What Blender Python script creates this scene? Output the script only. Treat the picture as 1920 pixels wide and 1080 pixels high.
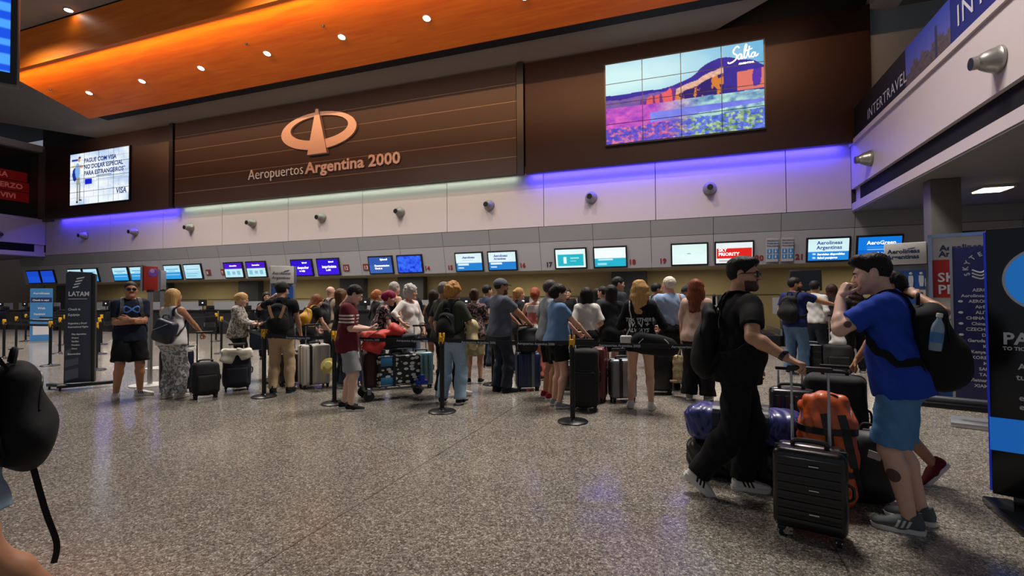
import bpy, bmesh, math, random
import numpy as np
from mathutils import Vector, Matrix
from mathutils.bvhtree import BVHTree

for _o in list(bpy.data.objects): bpy.data.objects.remove(_o, do_unlink=True)
SC = bpy.context.scene
COL = SC.collection

# ------------------------------------------------------------------ camera, exposure, world, large lights
FPX, CAM_H = 936.0, 1.45
CAM_YAW, CAM_PITCH, CAM_ROLL = math.radians(19.6), math.radians(1.22), math.radians(-0.44)
CAM_R = Matrix.Rotation(CAM_YAW, 3, 'Z') @ Matrix.Rotation(math.pi/2 + CAM_PITCH, 3, 'X') @ Matrix.Rotation(CAM_ROLL, 3, 'Z')
_cd = bpy.data.cameras.new('camera'); _cam = bpy.data.objects.new('camera', _cd); COL.objects.link(_cam)
_cd.sensor_width = 36.0; _cd.lens = 36.0*FPX/1920.0; _cd.clip_start = 0.05; _cd.clip_end = 300
_cam.matrix_world = Matrix.Translation((0, 0, CAM_H)) @ CAM_R.to_4x4()
SC.camera = _cam
SC.view_settings.view_transform = 'Standard'; SC.view_settings.look = 'None'
SC.view_settings.gamma = 1.0; SC.view_settings.use_curve_mapping = False
SC.view_settings.exposure = 0.0
SC.cycles.max_bounces = 6; SC.cycles.diffuse_bounces = 3; SC.cycles.glossy_bounces = 3
SC.cycles.sample_clamp_indirect = 6.0; SC.cycles.caustics_reflective = False; SC.cycles.caustics_refractive = False
_w = bpy.data.worlds.new('hall_daylight'); SC.world = _w; _w.use_nodes = True
_w.node_tree.nodes['Background'].inputs['Color'].default_value = (0.80, 0.86, 1.0, 1)
_w.node_tree.nodes['Background'].inputs['Strength'].default_value = 0.22

def area_light(name, loc, size, size_y, power, color, rot=(0, 0, 0), spread=math.pi):
    l = bpy.data.lights.new(name, 'AREA'); l.shape = 'RECTANGLE'; l.size = size; l.size_y = size_y
    l.energy = power; l.color = color; l.spread = spread
    o = bpy.data.objects.new(name, l); COL.objects.link(o); o.location = loc; o.rotation_euler = rot
    return o
# added fill lights under the hall ceiling, put in to brighten the queue
for _x in (-24, -12, 0):
    for _y in (8.4, 10.4):
        area_light('hall_fill_light', (_x, _y, 12.5), 2.4, 1.2, 540, (1.0, 0.95, 0.89), spread=math.radians(130))
# area lights under the mezzanine soffit and over the counters
area_light('mezzanine_area_light', (9.5, 8.0, 4.15), 1.2, 1.2, 60, (1.0, 0.95, 0.88))
area_light('mezzanine_area_light', (-40.5, 12.0, 4.1), 1.2, 1.2, 110, (1.0, 0.93, 0.84))  # added fill, lightens the beige wall under the far mezzanine
for _x in (-34, -27, -20.5, -14, -7, 0, 6):
    area_light('counter_lamp', (_x, 20.6, 2.5), 2.6, 0.25, 46, (1.0, 0.87, 0.62))
# LED lines behind the lower edge of the dark panels, washing the white wall
area_light('led_line_blue', (-30.4, 18.83, 6.41), 9.6, 0.05, 190, (0.045, 0.03, 1.0))
area_light('led_line_white', (-15.8, 18.83, 6.41), 18.6, 0.05, 62, (0.75, 1.0, 0.78))
area_light('led_line_blue', (-0.6, 18.83, 6.41), 10.6, 0.05, 300, (0.045, 0.035, 1.0))
# warm cove line behind the fascia of the orange ceiling wing
area_light('cove_line_warm', (-12, 12.72, 11.22), 33, 0.06, 430, (1.0, 0.52, 0.24), rot=(math.radians(78), 0, 0), spread=math.radians(80))

# added light line behind the orange wing, brightens the top of the dark panels
area_light('panel_fill_line', (-14, 16.85, 10.62), 36, 0.06, 75, (1.0, 0.62, 0.42), rot=(math.radians(66), 0, 0), spread=math.radians(120))

# ------------------------------------------------------------------ small helpers
def ray(x, y):
    return CAM_R @ Vector(((x-960)/FPX, (540-y)/FPX, -1))
def onZ(x, y, z=0.0):
    d = ray(x, y); t = (z-CAM_H)/d.z
    return Vector((d.x*t, d.y*t, z))
def at(x, depth):
    """floor point seen in column x at the given distance along the lens axis"""
    d = ray(x, 560); k = depth
    return Vector((d.x*k, d.y*k, 0))
def onY(x, y, Y):
    d = ray(x, y); t = Y/d.y
    return Vector((d.x*t, Y, CAM_H+d.z*t))
def view_yaw(p): return math.atan2(-p[0], p[1])

def srgb(h):
    if isinstance(h, str):
        h = h.lstrip('#'); c = [int(h[i:i+2], 16)/255 for i in (0, 2, 4)]
    else: c = [v/255 for v in h]
    return tuple(x/12.92 if x <= .04045 else ((x+.055)/1.055)**2.4 for x in c)

MATS = {}
def mat(name, col, rough=0.6, metal=0.0, spec=0.5, noise=0.0, nscale=30, bump=0.0, bscale=200, emit=None, estr=1.0, alpha=1.0, trans=0.0, coat=0.0):
    if name in MATS: return MATS[name]
    m = bpy.data.materials.new(name); m.use_nodes = True; nt = m.node_tree; b = nt.nodes['Principled BSDF']
    c = srgb(col) if not (isinstance(col, tuple) and max(col) <= 1.0) else col
    b.inputs['Base Color'].default_value = (*c[:3], 1); b.inputs['Roughness'].default_value = rough
    b.inputs['Metallic'].default_value = metal; b.inputs['Specular IOR Level'].default_value = spec
    b.inputs['Alpha'].default_value = alpha; b.inputs['Transmission Weight'].default_value = trans; b.inputs['Coat Weight'].default_value = coat
    if emit is not None:
        e = srgb(emit); b.inputs['Emission Color'].default_value = (*e, 1); b.inputs['Emission Strength'].default_value = estr
    if noise or bump:
        tc = nt.nodes.new('ShaderNodeTexCoord')
    if noise:
        n = nt.nodes.new('ShaderNodeTexNoise'); n.inputs['Scale'].default_value = nscale; n.inputs['Detail'].default_value = 4
        nt.links.new(tc.outputs['Object'], n.inputs['Vector'])
        mx = nt.nodes.new('ShaderNodeMix'); mx.data_type = 'RGBA'
        mx.inputs['A'].default_value = (*[v*(1-noise) for v in c[:3]], 1); mx.inputs['B'].default_value = (*[min(1, v*(1+noise)) for v in c[:3]], 1)
        nt.links.new(n.outputs['Fac'], mx.inputs['Factor']); nt.links.new(mx.outputs['Result'], b.inputs['Base Color'])
    if bump:
        n2 = nt.nodes.new('ShaderNodeTexNoise'); n2.inputs['Scale'].default_value = bscale; n2.inputs['Detail'].default_value = 3
        nt.links.new(tc.outputs['Object'], n2.inputs['Vector'])
        bp = nt.nodes.new('ShaderNodeBump'); bp.inputs['Strength'].default_value = bump; bp.inputs['Distance'].default_value = 0.01
        nt.links.new(n2.outputs['Fac'], bp.inputs['Height']); nt.links.new(bp.outputs['Normal'], b.inputs['Normal'])
    MATS[name] = m
    return m

def tag(o, label=None, cat=None, group=None, kind=None):
    if label: o['label'] = label
    if cat: o['category'] = cat
    if group: o['group'] = group
    if kind: o['kind'] = kind
    return o
def empty(name, loc=(0, 0, 0), rz=0.0, label=None, cat=None, group=None, kind=None):
    o = bpy.data.objects.new(name, None); COL.objects.link(o); o.location = loc; o.rotation_euler = (0, 0, rz)
    o.empty_display_size = 0.1
    return tag(o, label, cat, group, kind)
def link(name, me, m=None, parent=None, loc=None, rot=None, label=None):
    o = bpy.data.objects.new(name, me); COL.objects.link(o)
    if m is not None and not me.materials:
        for mm in (m if isinstance(m, (list, tuple)) else [m]): me.materials.append(mm)
    if parent: o.parent = parent
    if loc is not None: o.location = loc
    if rot is not None: o.rotation_euler = rot
    if label: o['label'] = label
    return o
def copy_tree(o, parent=None):
    c = o.copy(); COL.objects.link(c)
    if parent: c.parent = parent
    for ch in list(o.children): copy_tree(ch, c)
    return c

class MB:
    """collects simple shapes into one mesh"""
    def __init__(s): s.v = []; s.f = []; s.mi = []
    def add(s, vs, fs, mi=0):
        n = len(s.v); s.v += [tuple(p) for p in vs]; s.f += [tuple(i+n for i in f) for f in fs]; s.mi += [mi]*len(fs); return s
    def box(s, c, size, rot=None, mi=0):
        hx, hy, hz = size[0]/2, size[1]/2, size[2]/2
        vs = [Vector((x, y, z)) for x in (-hx, hx) for y in (-hy, hy) for z in (-hz, hz)]
        if rot is not None:
            R = rot if isinstance(rot, Matrix) else Matrix.Rotation(rot, 3, 'Z')
            vs = [R @ p for p in vs]
        vs = [p+Vector(c) for p in vs]
        return s.add(vs, [(0, 1, 3, 2), (4, 6, 7, 5), (0, 4, 5, 1), (2, 3, 7, 6), (0, 2, 6, 4), (1, 5, 7, 3)], mi)
    def span(s, a, b, mi=0):
        return s.box([(a[i]+b[i])/2 for i in range(3)], [abs(b[i]-a[i]) for i in range(3)], None, mi)
    def cyl(s, a, b, r, r2=None, n=12, mi=0, cap=True):
        a = Vector(a); b = Vector(b); r2 = r if r2 is None else r2
        d = (b-a).normalized(); u = d.orthogonal().normalized(); w = d.cross(u)
        vs = []
        for p, rr in ((a, r), (b, r2)):
            for i in range(n):
                t = 2*math.pi*i/n; vs.append(p+u*(math.cos(t)*rr)+w*(math.sin(t)*rr))
        fs = [(i, (i+1) % n, n+(i+1) % n, n+i) for i in range(n)]
        if cap: fs += [tuple(range(n-1, -1, -1)), tuple(range(n, 2*n))]
        return s.add(vs, fs, mi)
    def tube(s, pts, r, n=8, mi=0, flat=1.0, closed=False):
        pts = [Vector(p) for p in pts]; m = len(pts); vs = []; up = None
        for i, p in enumerate(pts):
            if closed: d = (pts[(i+1) % m]-pts[i-1]).normalized()
            else: d = (pts[min(i+1, m-1)]-pts[max(i-1, 0)]).normalized()
            if up is None: up = d.orthogonal().normalized()
            up = (up-d*up.dot(d))
            up = up.normalized() if up.length > 1e-5 else d.orthogonal().normalized()
            w = d.cross(up); rr = r[i] if isinstance(r, (list, tuple)) else r
            for k in range(n):
                t = 2*math.pi*k/n; vs.append(p+up*(math.cos(t)*rr)+w*(math.sin(t)*rr*flat))
        fs = []
        for i in range(m if closed else m-1):
            j = (i+1) % m
            for k in range(n): fs.append((i*n+k, i*n+(k+1) % n, j*n+(k+1) % n, j*n+k))
        if not closed: fs += [tuple(range(n-1, -1, -1)), tuple((m-1)*n+k for k in range(n))]
        return s.add(vs, fs, mi)
    def ribbon(s, pts, wdir, w, th, mi=0):
        """flat strap along pts, width w along wdir, thickness th"""
        pts = [Vector(p) for p in pts]; m = len(pts); vs = []; fs = []
        for i, p in enumerate(pts):
            d = (pts[min(i+1, m-1)]-pts[max(i-1, 0)]).normalized(); wd = Vector(wdir[i] if isinstance(wdir, list) else wdir)
            wd = (wd-d*wd.dot(d)).normalized(); nn = d.cross(wd)
            for a, b in ((-1, -1), (1, -1), (1, 1), (-1, 1)): vs.append(p+wd*(a*w/2)+nn*(b*th/2))
        for i in range(m-1):
            for k in range(4): fs.append((i*4+k, i*4+(k+1) % 4, i*4+4+(k+1) % 4, i*4+4+k))
        fs += [(3, 2, 1, 0), tuple((m-1)*4+k for k in range(4))]
        return s.add(vs, fs, mi)
    def lathe(s, prof, c=(0, 0, 0), n=20, axis='Z', mi=0):
        vs = []; fs = []; c = Vector(c)
        for r, h in prof:
            for k in range(n):
                t = 2*math.pi*k/n; p = (math.cos(t)*r, math.sin(t)*r, h)
                if axis == 'Y': p = (p[0], p[2], p[1])
                if axis == 'X': p = (p[2], p[0], p[1])
                vs.append(c+Vector(p))
        m = len(prof)
        for i in range(m-1):
            for k in range(n): fs.append((i*n+k, i*n+(k+1) % n, (i+1)*n+(k+1) % n, (i+1)*n+k))
        fs += [tuple(range(n-1, -1, -1)), tuple((m-1)*n+k for k in range(n))]
        return s.add(vs, fs, mi)
    def prism(s, poly, a, b, axis='Y', mi=0):
        """polygon in the two other axes extruded from a to b along axis"""
        n = len(poly); vs = []
        for h in (a, b):
            for p in poly:
                vs.append({'Y': (p[0], h, p[1]), 'X': (h, p[0], p[1]), 'Z': (p[0], p[1], h)}[axis])
        fs = [tuple(range(n-1, -1, -1)), tuple(range(n, 2*n))]+[(i, (i+1) % n, n+(i+1) % n, n+i) for i in range(n)]
        return s.add(vs, fs, mi)
    def mesh(s, name, bevel=0.0, seg=2, smooth=False, fix=True):
        me = bpy.data.meshes.new(name); me.from_pydata(s.v, [], s.f)
        if any(s.mi): me.polygons.foreach_set('material_index', s.mi)
        if bevel or fix:
            bm = bmesh.new(); bm.from_mesh(me)
            if fix: bmesh.ops.recalc_face_normals(bm, faces=bm.faces)
            if bevel:
                es = [e for e in bm.edges if len(e.link_faces) == 2 and e.calc_face_angle() > 0.6]
                bmesh.ops.bevel(bm, geom=es, offset=bevel, segments=seg, affect='EDGES', profile=0.5, clamp_overlap=True)
            bm.to_mesh(me); bm.free()
        if smooth:
            me.polygons.foreach_set('use_smooth', [True]*len(me.polygons))
            try: me.set_sharp_from_angle(angle=math.radians(40))
            except Exception: pass
        return me
    def build(s, name, m, parent=None, bevel=0.0, seg=2, smooth=False, loc=None, rot=None, label=None, fix=True):
        return link(name, s.mesh(name, bevel, seg, smooth or bevel > 0, fix), m, parent, loc, rot, label)

_TXT = {}
def text_mesh(s, size=1.0, bold=0.0, extrude=0.0, shear=0.0, align='LEFT', space=1.0, res=2):
    key = (s, size, bold, extrude, shear, align, space, res)
    if key in _TXT: return _TXT[key]
    c = bpy.data.curves.new('lettering', 'FONT'); c.body = s; c.size = size; c.offset = bold; c.extrude = extrude; c.shear = shear
    c.align_x = align; c.space_character = space; c.resolution_u = res
    o = bpy.data.objects.new('lettering', c); COL.objects.link(o)
    me = bpy.data.meshes.new_from_object(o)
    bpy.data.objects.remove(o, do_unlink=True); bpy.data.curves.remove(c)
    _TXT[key] = me
    return me
FACE_CAM = Matrix(((1, 0, 0), (0, 0, -1), (0, 1, 0)))   # text plane -> XZ plane facing -Y
def text_obj(name, s, m, loc, size, parent=None, bold=0.0, extrude=0.0, shear=0.0, align='LEFT', space=1.0, R=None, label=None, width=None):
    me = text_mesh(s, size, bold, extrude, shear, align, space)
    o = bpy.data.objects.new(name, me); COL.objects.link(o)
    if not me.materials: me.materials.append(m)
    elif me.materials[0] != m:
        me = me.copy(); me.materials.clear(); me.materials.append(m); o.data = me
    M = (R if R is not None else FACE_CAM).to_4x4(); M.translation = Vector(loc)
    if width:
        xs = [v.co.x for v in me.vertices]; k = width/max(1e-6, max(xs)-min(xs)); M = M @ Matrix.Diagonal((k, 1, 1, 1))
    o.matrix_world = M
    if parent: o.parent = parent
    if label: o['label'] = label
    return o

# ------------------------------------------------------------------ value noise and painted (printed / displayed) pictures
_rng = np.random.RandomState(7)
_NT = _rng.rand(256, 256)
def vnoise(x, y):
    xi = np.floor(x).astype(int); yi = np.floor(y).astype(int); fx = x-xi; fy = y-yi
    fx = fx*fx*(3-2*fx); fy = fy*fy*(3-2*fy); g = lambda a, b: _NT[a % 256, b % 256]
    return (g(xi, yi)*(1-fx)+g(xi+1, yi)*fx)*(1-fy)+(g(xi, yi+1)*(1-fx)+g(xi+1, yi+1)*fx)*fy
def fbm(x, y, o=4):
    s = 0; a = .5
    for i in range(o): s = s+a*vnoise(x*2**i+17*i, y*2**i+5*i); a *= .5
    return s
def lin(c): return np.array(srgb(c))
def picture_mat(name, strength, emissive=True):
    if name in MATS: return MATS[name]
    m = bpy.data.materials.new(name); m.use_nodes = True; nt = m.node_tree; b = nt.nodes['Principled BSDF']
    a = nt.nodes.new('ShaderNodeVertexColor'); a.layer_name = 'picture'
    b.inputs['Roughness'].default_value = 0.5
    if emissive:
        b.inputs['Specular IOR Level'].default_value = 0.0
        b.inputs['Base Color'].default_value = (0.01, 0.01, 0.012, 1)
        nt.links.new(a.outputs['Color'], b.inputs['Emission Color']); b.inputs['Emission Strength'].default_value = strength
    else: nt.links.new(a.outputs['Color'], b.inputs['Base Color'])
    MATS[name] = m
    return m
def picture_mesh(name, w, h, nx, ny, fn, u0=0, u1=1, v0=0, v1=1):
    """flat grid in the XZ plane (facing -Y), origin at the lower left corner; fn(u, v) -> rgb, v from the top"""
    uu, vv = np.meshgrid(np.linspace(0, 1, nx+1), np.linspace(0, 1, ny+1))
    co = np.stack([uu*w, uu*0, (1-vv)*h], -1).reshape(-1, 3)
    idx = np.arange((nx+1)*(ny+1)).reshape(ny+1, nx+1)
    q = np.stack([idx[:-1, :-1], idx[1:, :-1], idx[1:, 1:], idx[:-1, 1:]], -1).reshape(-1, 4)
    me = bpy.data.meshes.new(name); me.from_pydata(co.tolist(), [], q.tolist())
    rgb = fn(u0+(u1-u0)*uu.ravel(), v0+(v1-v0)*vv.ravel())
    ca = me.color_attributes.new('picture', 'FLOAT_COLOR', 'POINT')
    ca.data.foreach_set('color', np.concatenate([np.clip(rgb, 0, 1), np.ones((len(rgb), 1))], 1).astype(np.float32).ravel())
    return me
# ================================================================== THE SETTING
def struct(o): o['kind'] = 'structure'; return o

def terrazzo():
    m = bpy.data.materials.new('polished_granite_floor'); m.use_nodes = True; nt = m.node_tree; b = nt.nodes['Principled BSDF']; L = nt.links.new
    tc = nt.nodes.new('ShaderNodeTexCoord')
    def vor(scale, feat='F1'):
        v = nt.nodes.new('ShaderNodeTexVoronoi'); v.inputs['Scale'].default_value = scale; v.feature = feat; L(tc.outputs['Object'], v.inputs['Vector']); return v
    def ramp(src, stops):
        r = nt.nodes.new('ShaderNodeValToRGB'); r.color_ramp.elements.remove(r.color_ramp.elements[0])
        r.color_ramp.elements[0].position = stops[0][0]; r.color_ramp.elements[0].color = (*srgb(stops[0][1]), 1)
        for p, c in stops[1:]:
            e = r.color_ramp.elements.new(p); e.color = (*srgb(c), 1)
        L(src, r.inputs['Fac']); return r
    v1 = vor(80); sep = nt.nodes.new('ShaderNodeSeparateColor'); L(v1.outputs['Color'], sep.inputs['Color'])
    r1 = ramp(sep.outputs['Red'], [(0.0, '#48413a'), (0.22, '#6c6358'), (0.45, '#8d8477'), (0.7, '#a89f91'), (0.9, '#c4bcae'), (1.0, '#dfd9ce')])
    v2 = vor(190); sep2 = nt.nodes.new('ShaderNodeSeparateColor'); L(v2.outputs['Color'], sep2.inputs['Color'])
    r2 = ramp(sep2.outputs['Green'], [(0.0, '#2d2824'), (0.3, '#686056'), (0.7, '#938a7f'), (1.0, '#c9c1b5')])
    mx = nt.nodes.new('ShaderNodeMix'); mx.data_type = 'RGBA'; mx.inputs['Factor'].default_value = 0.4
    L(r1.outputs['Color'], mx.inputs['A']); L(r2.outputs['Color'], mx.inputs['B'])
    ve = vor(80, 'DISTANCE_TO_EDGE'); re = nt.nodes.new('ShaderNodeMapRange'); re.inputs['From Min'].default_value = 0.0; re.inputs['From Max'].default_value = 0.14
    re.inputs['To Min'].default_value = 0.36; re.inputs['To Max'].default_value = 1.0; L(ve.outputs['Distance'], re.inputs['Value'])
    n = nt.nodes.new('ShaderNodeTexNoise'); n.inputs['Scale'].default_value = 0.9; n.inputs['Detail'].default_value = 5; L(tc.outputs['Object'], n.inputs['Vector'])
    rn = nt.nodes.new('ShaderNodeMapRange'); rn.inputs['From Min'].default_value = 0.3; rn.inputs['From Max'].default_value = 0.7; rn.inputs['To Min'].default_value = 0.82; rn.inputs['To Max'].default_value = 1.08
    L(n.outputs['Fac'], rn.inputs['Value'])
    # hairline joints of the slabs
    bt = nt.nodes.new('ShaderNodeTexBrick'); bt.offset = 0; bt.inputs['Scale'].default_value = 1.0; bt.inputs['Mortar Size'].default_value = 0.006
    bt.inputs['Brick Width'].default_value = 3.0; bt.inputs['Row Height'].default_value = 60.0; bt.inputs['Mortar Smooth'].default_value = 0.0
    bt.inputs['Color1'].default_value = (1, 1, 1, 1); bt.inputs['Color2'].default_value = (1, 1, 1, 1); bt.inputs['Mortar'].default_value = (0.45, 0.42, 0.4, 1)
    mpj = nt.nodes.new('ShaderNodeMapping'); mpj.inputs['Location'].default_value = (2.235, 17.0, 0); L(tc.outputs['Object'], mpj.inputs['Vector']); L(mpj.outputs['Vector'], bt.inputs['Vector'])
    m1 = nt.nodes.new('ShaderNodeMath'); m1.operation = 'MULTIPLY'; L(re.outputs['Result'], m1.inputs[0]); L(rn.outputs['Result'], m1.inputs[1])
    mm = nt.nodes.new('ShaderNodeMix'); mm.data_type = 'RGBA'; mm.blend_type = 'MULTIPLY'; mm.inputs['Factor'].default_value = 1
    L(mx.outputs['Result'], mm.inputs['A']); L(m1.outputs['Value'], mm.inputs['B'])
    m3 = nt.nodes.new('ShaderNodeMix'); m3.data_type = 'RGBA'; m3.blend_type = 'MULTIPLY'; m3.inputs['Factor'].default_value = 1
    L(mm.outputs['Result'], m3.inputs['A']); L(bt.outputs['Color'], m3.inputs['B'])
    L(m3.outputs['Result'], b.inputs['Base Color'])
    b.inputs['Roughness'].default_value = 0.17; b.inputs['Specular IOR Level'].default_value = 0.55
    bp = nt.nodes.new('ShaderNodeBump'); bp.inputs['Strength'].default_value = 0.05; bp.inputs['Distance'].default_value = 0.01
    L(sep.outputs['Blue'], bp.inputs['Height']); L(bp.outputs['Normal'], b.inputs['Normal'])
    return m

M_WHITE = mat('white_wall_panel', '#bfb4b3', 0.5, noise=0.03, nscale=3)
M_GAP = mat('dark_joint', '#2a2828', 0.8)
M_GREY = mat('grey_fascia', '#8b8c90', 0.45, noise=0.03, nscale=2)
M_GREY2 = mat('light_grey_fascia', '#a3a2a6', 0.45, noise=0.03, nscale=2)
M_SOFF = mat('grey_ceiling_paint', '#7d7671', 0.7, noise=0.04, nscale=1)
M_DARK = mat('dark_void', '#15151a', 0.9)
M_BEIGE = mat('beige_counter_wall', '#b0a077', 0.6, noise=0.04, nscale=1.5)
M_SLATE = mat('slate_column', '#4b5157', 0.5, noise=0.05)
M_CONC = mat('concrete_grey', '#5f5d58', 0.6, noise=0.15, nscale=4, bump=0.05, bscale=20)
M_BLACK = mat('black_plastic', '#0d0d0f', 0.45)
M_BLACKM = mat('black_metal', '#101113', 0.35, metal=0.3)
M_STEEL = mat('brushed_steel', '#a9a8a6', 0.3, metal=1.0)
M_ALU = mat('silver_aluminium', '#b9babd', 0.35, metal=0.8)
M_WOODB = mat('dark_brown_veneer', '#30190f', 0.5, noise=0.10, nscale=6)
M_JOINT = mat('bronze_joint_strip', '#8a7464', 0.5, metal=0.3)
M_BRONZE = mat('copper_lettering', '#d6b3a2', 0.4, metal=0.3)
M_SILVERL = mat('silver_lettering', '#e4e2e0', 0.35, metal=0.1)

def orange_wood():
    m = bpy.data.materials.new('orange_wood_panel'); m.use_nodes = True; nt = m.node_tree; b = nt.nodes['Principled BSDF']; L = nt.links.new
    tc = nt.nodes.new('ShaderNodeTexCoord'); mp = nt.nodes.new('ShaderNodeMapping'); mp.inputs['Scale'].default_value = (0.35, 3.2, 3.2); L(tc.outputs['Object'], mp.inputs['Vector'])
    n = nt.nodes.new('ShaderNodeTexNoise'); n.inputs['Scale'].default_value = 1.6; n.inputs['Detail'].default_value = 3; n.inputs['Distortion'].default_value = 0.6; L(mp.outputs['Vector'], n.inputs['Vector'])
    r = nt.nodes.new('ShaderNodeValToRGB'); r.color_ramp.elements[0].position = 0.3; r.color_ramp.elements[0].color = (*srgb('#e06a08'), 1)
    r.color_ramp.elements[1].position = 0.7; r.color_ramp.elements[1].color = (*srgb('#f28212'), 1); L(n.outputs['Fac'], r.inputs['Fac']); L(r.outputs['Color'], b.inputs['Base Color'])
    b.inputs['Roughness'].default_value = 0.5
    return m
M_ORANGE = orange_wood()

# floor
_f = MB(); _f.add([(-48, -8, 0), (18, -8, 0), (18, 24, 0), (-48, 24, 0)], [(0, 1, 2, 3)])
struct(_f.build('floor', terrazzo(), fix=False))

# white band of the back wall: panels with recessed joints on a backing
wb = struct(MB().span((-37.3, 19.06, 4.2), (14, 19.3, 13)).build('wall_back', M_GAP))
seams = [-36.8]+[-35.26+4.265*i for i in range(0, 10)]+[5.02]
seams = [s for s in seams if s <= 5.02]
for a, b in zip(seams[:-1], seams[1:]):
    if b-a > 0.05: MB().span((a+0.012, 19.0, 4.30), (b-0.012, 19.08, 6.75)).build('panel', M_WHITE, wb)
# grey sloping fascia over the counters
TILT = math.atan(0.4/1.71)
def fy(z): return 19.0+(4.28-z)/1.71*0.4
fa = struct(MB().prism([(19.1, 4.28), (19.5, 2.62), (19.9, 2.62), (19.9, 4.28)], -39.5, 14, 'X').build('wall_fascia', M_GAP))
x = -39.5
while x < 13.9:
    x2 = min(x+2.15 if x > -39.5 else -37.88, 14)
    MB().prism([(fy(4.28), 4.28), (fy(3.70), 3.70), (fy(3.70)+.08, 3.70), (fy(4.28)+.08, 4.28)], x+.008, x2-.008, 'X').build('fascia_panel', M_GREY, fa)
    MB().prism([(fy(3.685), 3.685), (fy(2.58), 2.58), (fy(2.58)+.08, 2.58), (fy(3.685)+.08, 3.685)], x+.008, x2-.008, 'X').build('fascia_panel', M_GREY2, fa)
    x = x2
struct(MB().span((-39.5, 19.42, 2.60), (14, 23, 2.75)).build('ceiling_counter', mat('counter_soffit', '#a8a08c', 0.7)))
wc = struct(MB().span((-44, 22.6, 0), (16, 22.8, 2.7)).build('wall_counter', M_BEIGE))
for xx in (-41.0, -31.5, -24.2, -17.0, -13.4, -2.5, 7.5): MB().span((xx-.75, 22.2, 0), (xx+.75, 22.59, 2.6)).build('wall_column', M_SLATE, wc)
MB().span((-44, 22.56, 1.52), (16, 22.6, 1.55)).build('wall_strip', M_SLATE, wc)
# dark cladding above the white band
def cladding(name, x0, x1):
    return struct(MB().span((x0, 18.52, 6.34), (x1, 18.72, 10.70)).build(name, M_WOODB, bevel=0.02))
cladding('wall_cladding_1', -36.0, -25.62)
cl = struct(MB().span((-25.2, 18.62, 6.36), (-6.36, 18.74, 10.68)).build('wall_cladding_2', M_GAP))
zs = [6.34, 7.065, 7.81, 8.53, 9.265, 9.99, 10.70]
for i in range(6): MB().span((-25.2, 18.5, zs[i]+.022), (-6.36, 18.63, zs[i+1]-.022)).build('plank', M_WOODB, cl)
for z in zs[1:-1]: MB().span((-25.2, 18.515, z-.014), (-6.36, 18.62, z+.014)).build('joint_strip', M_JOINT, cl)
cladding('wall_cladding_3', -6.0, 5.5)
for i, xx in enumerate((-25.42, -6.18)):
    struct(MB().span((xx-.14, 18.44, 6.3), (xx+.14, 18.6, 10.75)).build('trim_%d' % (i+1), mat('dark_trim', '#1b1210', 0.4)))
struct(MB().span((-36.4, 18.71, 6.42), (5.4, 19.02, 6.50)).build('trim_cove', mat('cove_shelf', '#8d8888', 0.6)))

# ceilings
_s = MB(); _s.add([(-31.4, 18.75, 10.72), (0.75, 18.75, 10.72), (12.2, 12.55, 12.7), (-43.6, 12.55, 12.7)], [(0, 1, 2, 3)])
_s.add([(-31.4, 18.75, 10.80), (0.75, 18.75, 10.80), (12.2, 12.55, 12.78), (-43.6, 12.55, 12.78)], [(3, 2, 1, 0)])
struct(_s.build('ceiling_slope', M_SOFF, fix=False))
struct(MB().span((-46, 12.5, 12.95), (16, 22, 13.1)).build('ceiling_void', M_DARK))
struct(MB().span((-46, -8, 12.72), (16, 12.45, 12.9)).build('ceiling_hall', mat('hall_ceiling', '#8f8d8c', 0.7)))
# the orange wing: sloping soffit, hanging fascia in front of it
W0, W1 = -27.7, 7.0
wg = struct(MB().prism([(16.0, 10.45), (12.64, 11.395), (12.64, 11.515), (16.0, 10.57)], W0, W1, 'X').build('ceiling_wing', M_ORANGE))
struct(MB().span((W0-.3, 12.45, 11.12), (W1, 12.6, 12.66)).build('trim_wing_fascia', M_ORANGE))
struct(MB().prism([(15.9, 10.60), (16.75, 10.60), (16.75, 11.0), (12.64, 12.3), (12.64, 11.54)], W0+.15, W1, 'X').build('trim_wing_shadow', M_DARK))  # near-black body standing in for the shadow band below the orange edge

# ------------- side mezzanines
def side_beam(x, side, y0, soff_to):
    s = side  # +1: hall lies towards -X (right mezzanine); -1: left mezzanine
    nm = 'right' if s > 0 else 'left'
    b = MB().span((x, y0, 4.92), (x+s*.5, 19.0, 6.42)).span((x, y0, 4.22), (x+s*.5, 19.0, 4.46)).span((x+s*.12, y0, 4.4), (x+s*.5, 19, 5.0))
    b.span((x-s*.06, y0, 6.30), (x+s*.5, 19.0, 6.44))
    struct(b.build('wall_mezzanine_'+nm, M_WHITE))
    struct(MB().span((x+s*.10, y0, 4.44), (x+s*.125, 18.5, 4.94)).build('trim_slot_'+nm, mat('slot_dark', '#121217', 0.85, spec=.2)))
    struct(MB().span((x+s*.02, y0, 4.18), (soff_to, 19.3, 4.23)).build('ceiling_mezzanine_'+nm, mat('mezzanine_soffit', '#86847f', 0.65)))
side_beam(5.02, 1, 4.0, 16)
side_beam(-36.82, -1, 8.0, -44)
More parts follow.
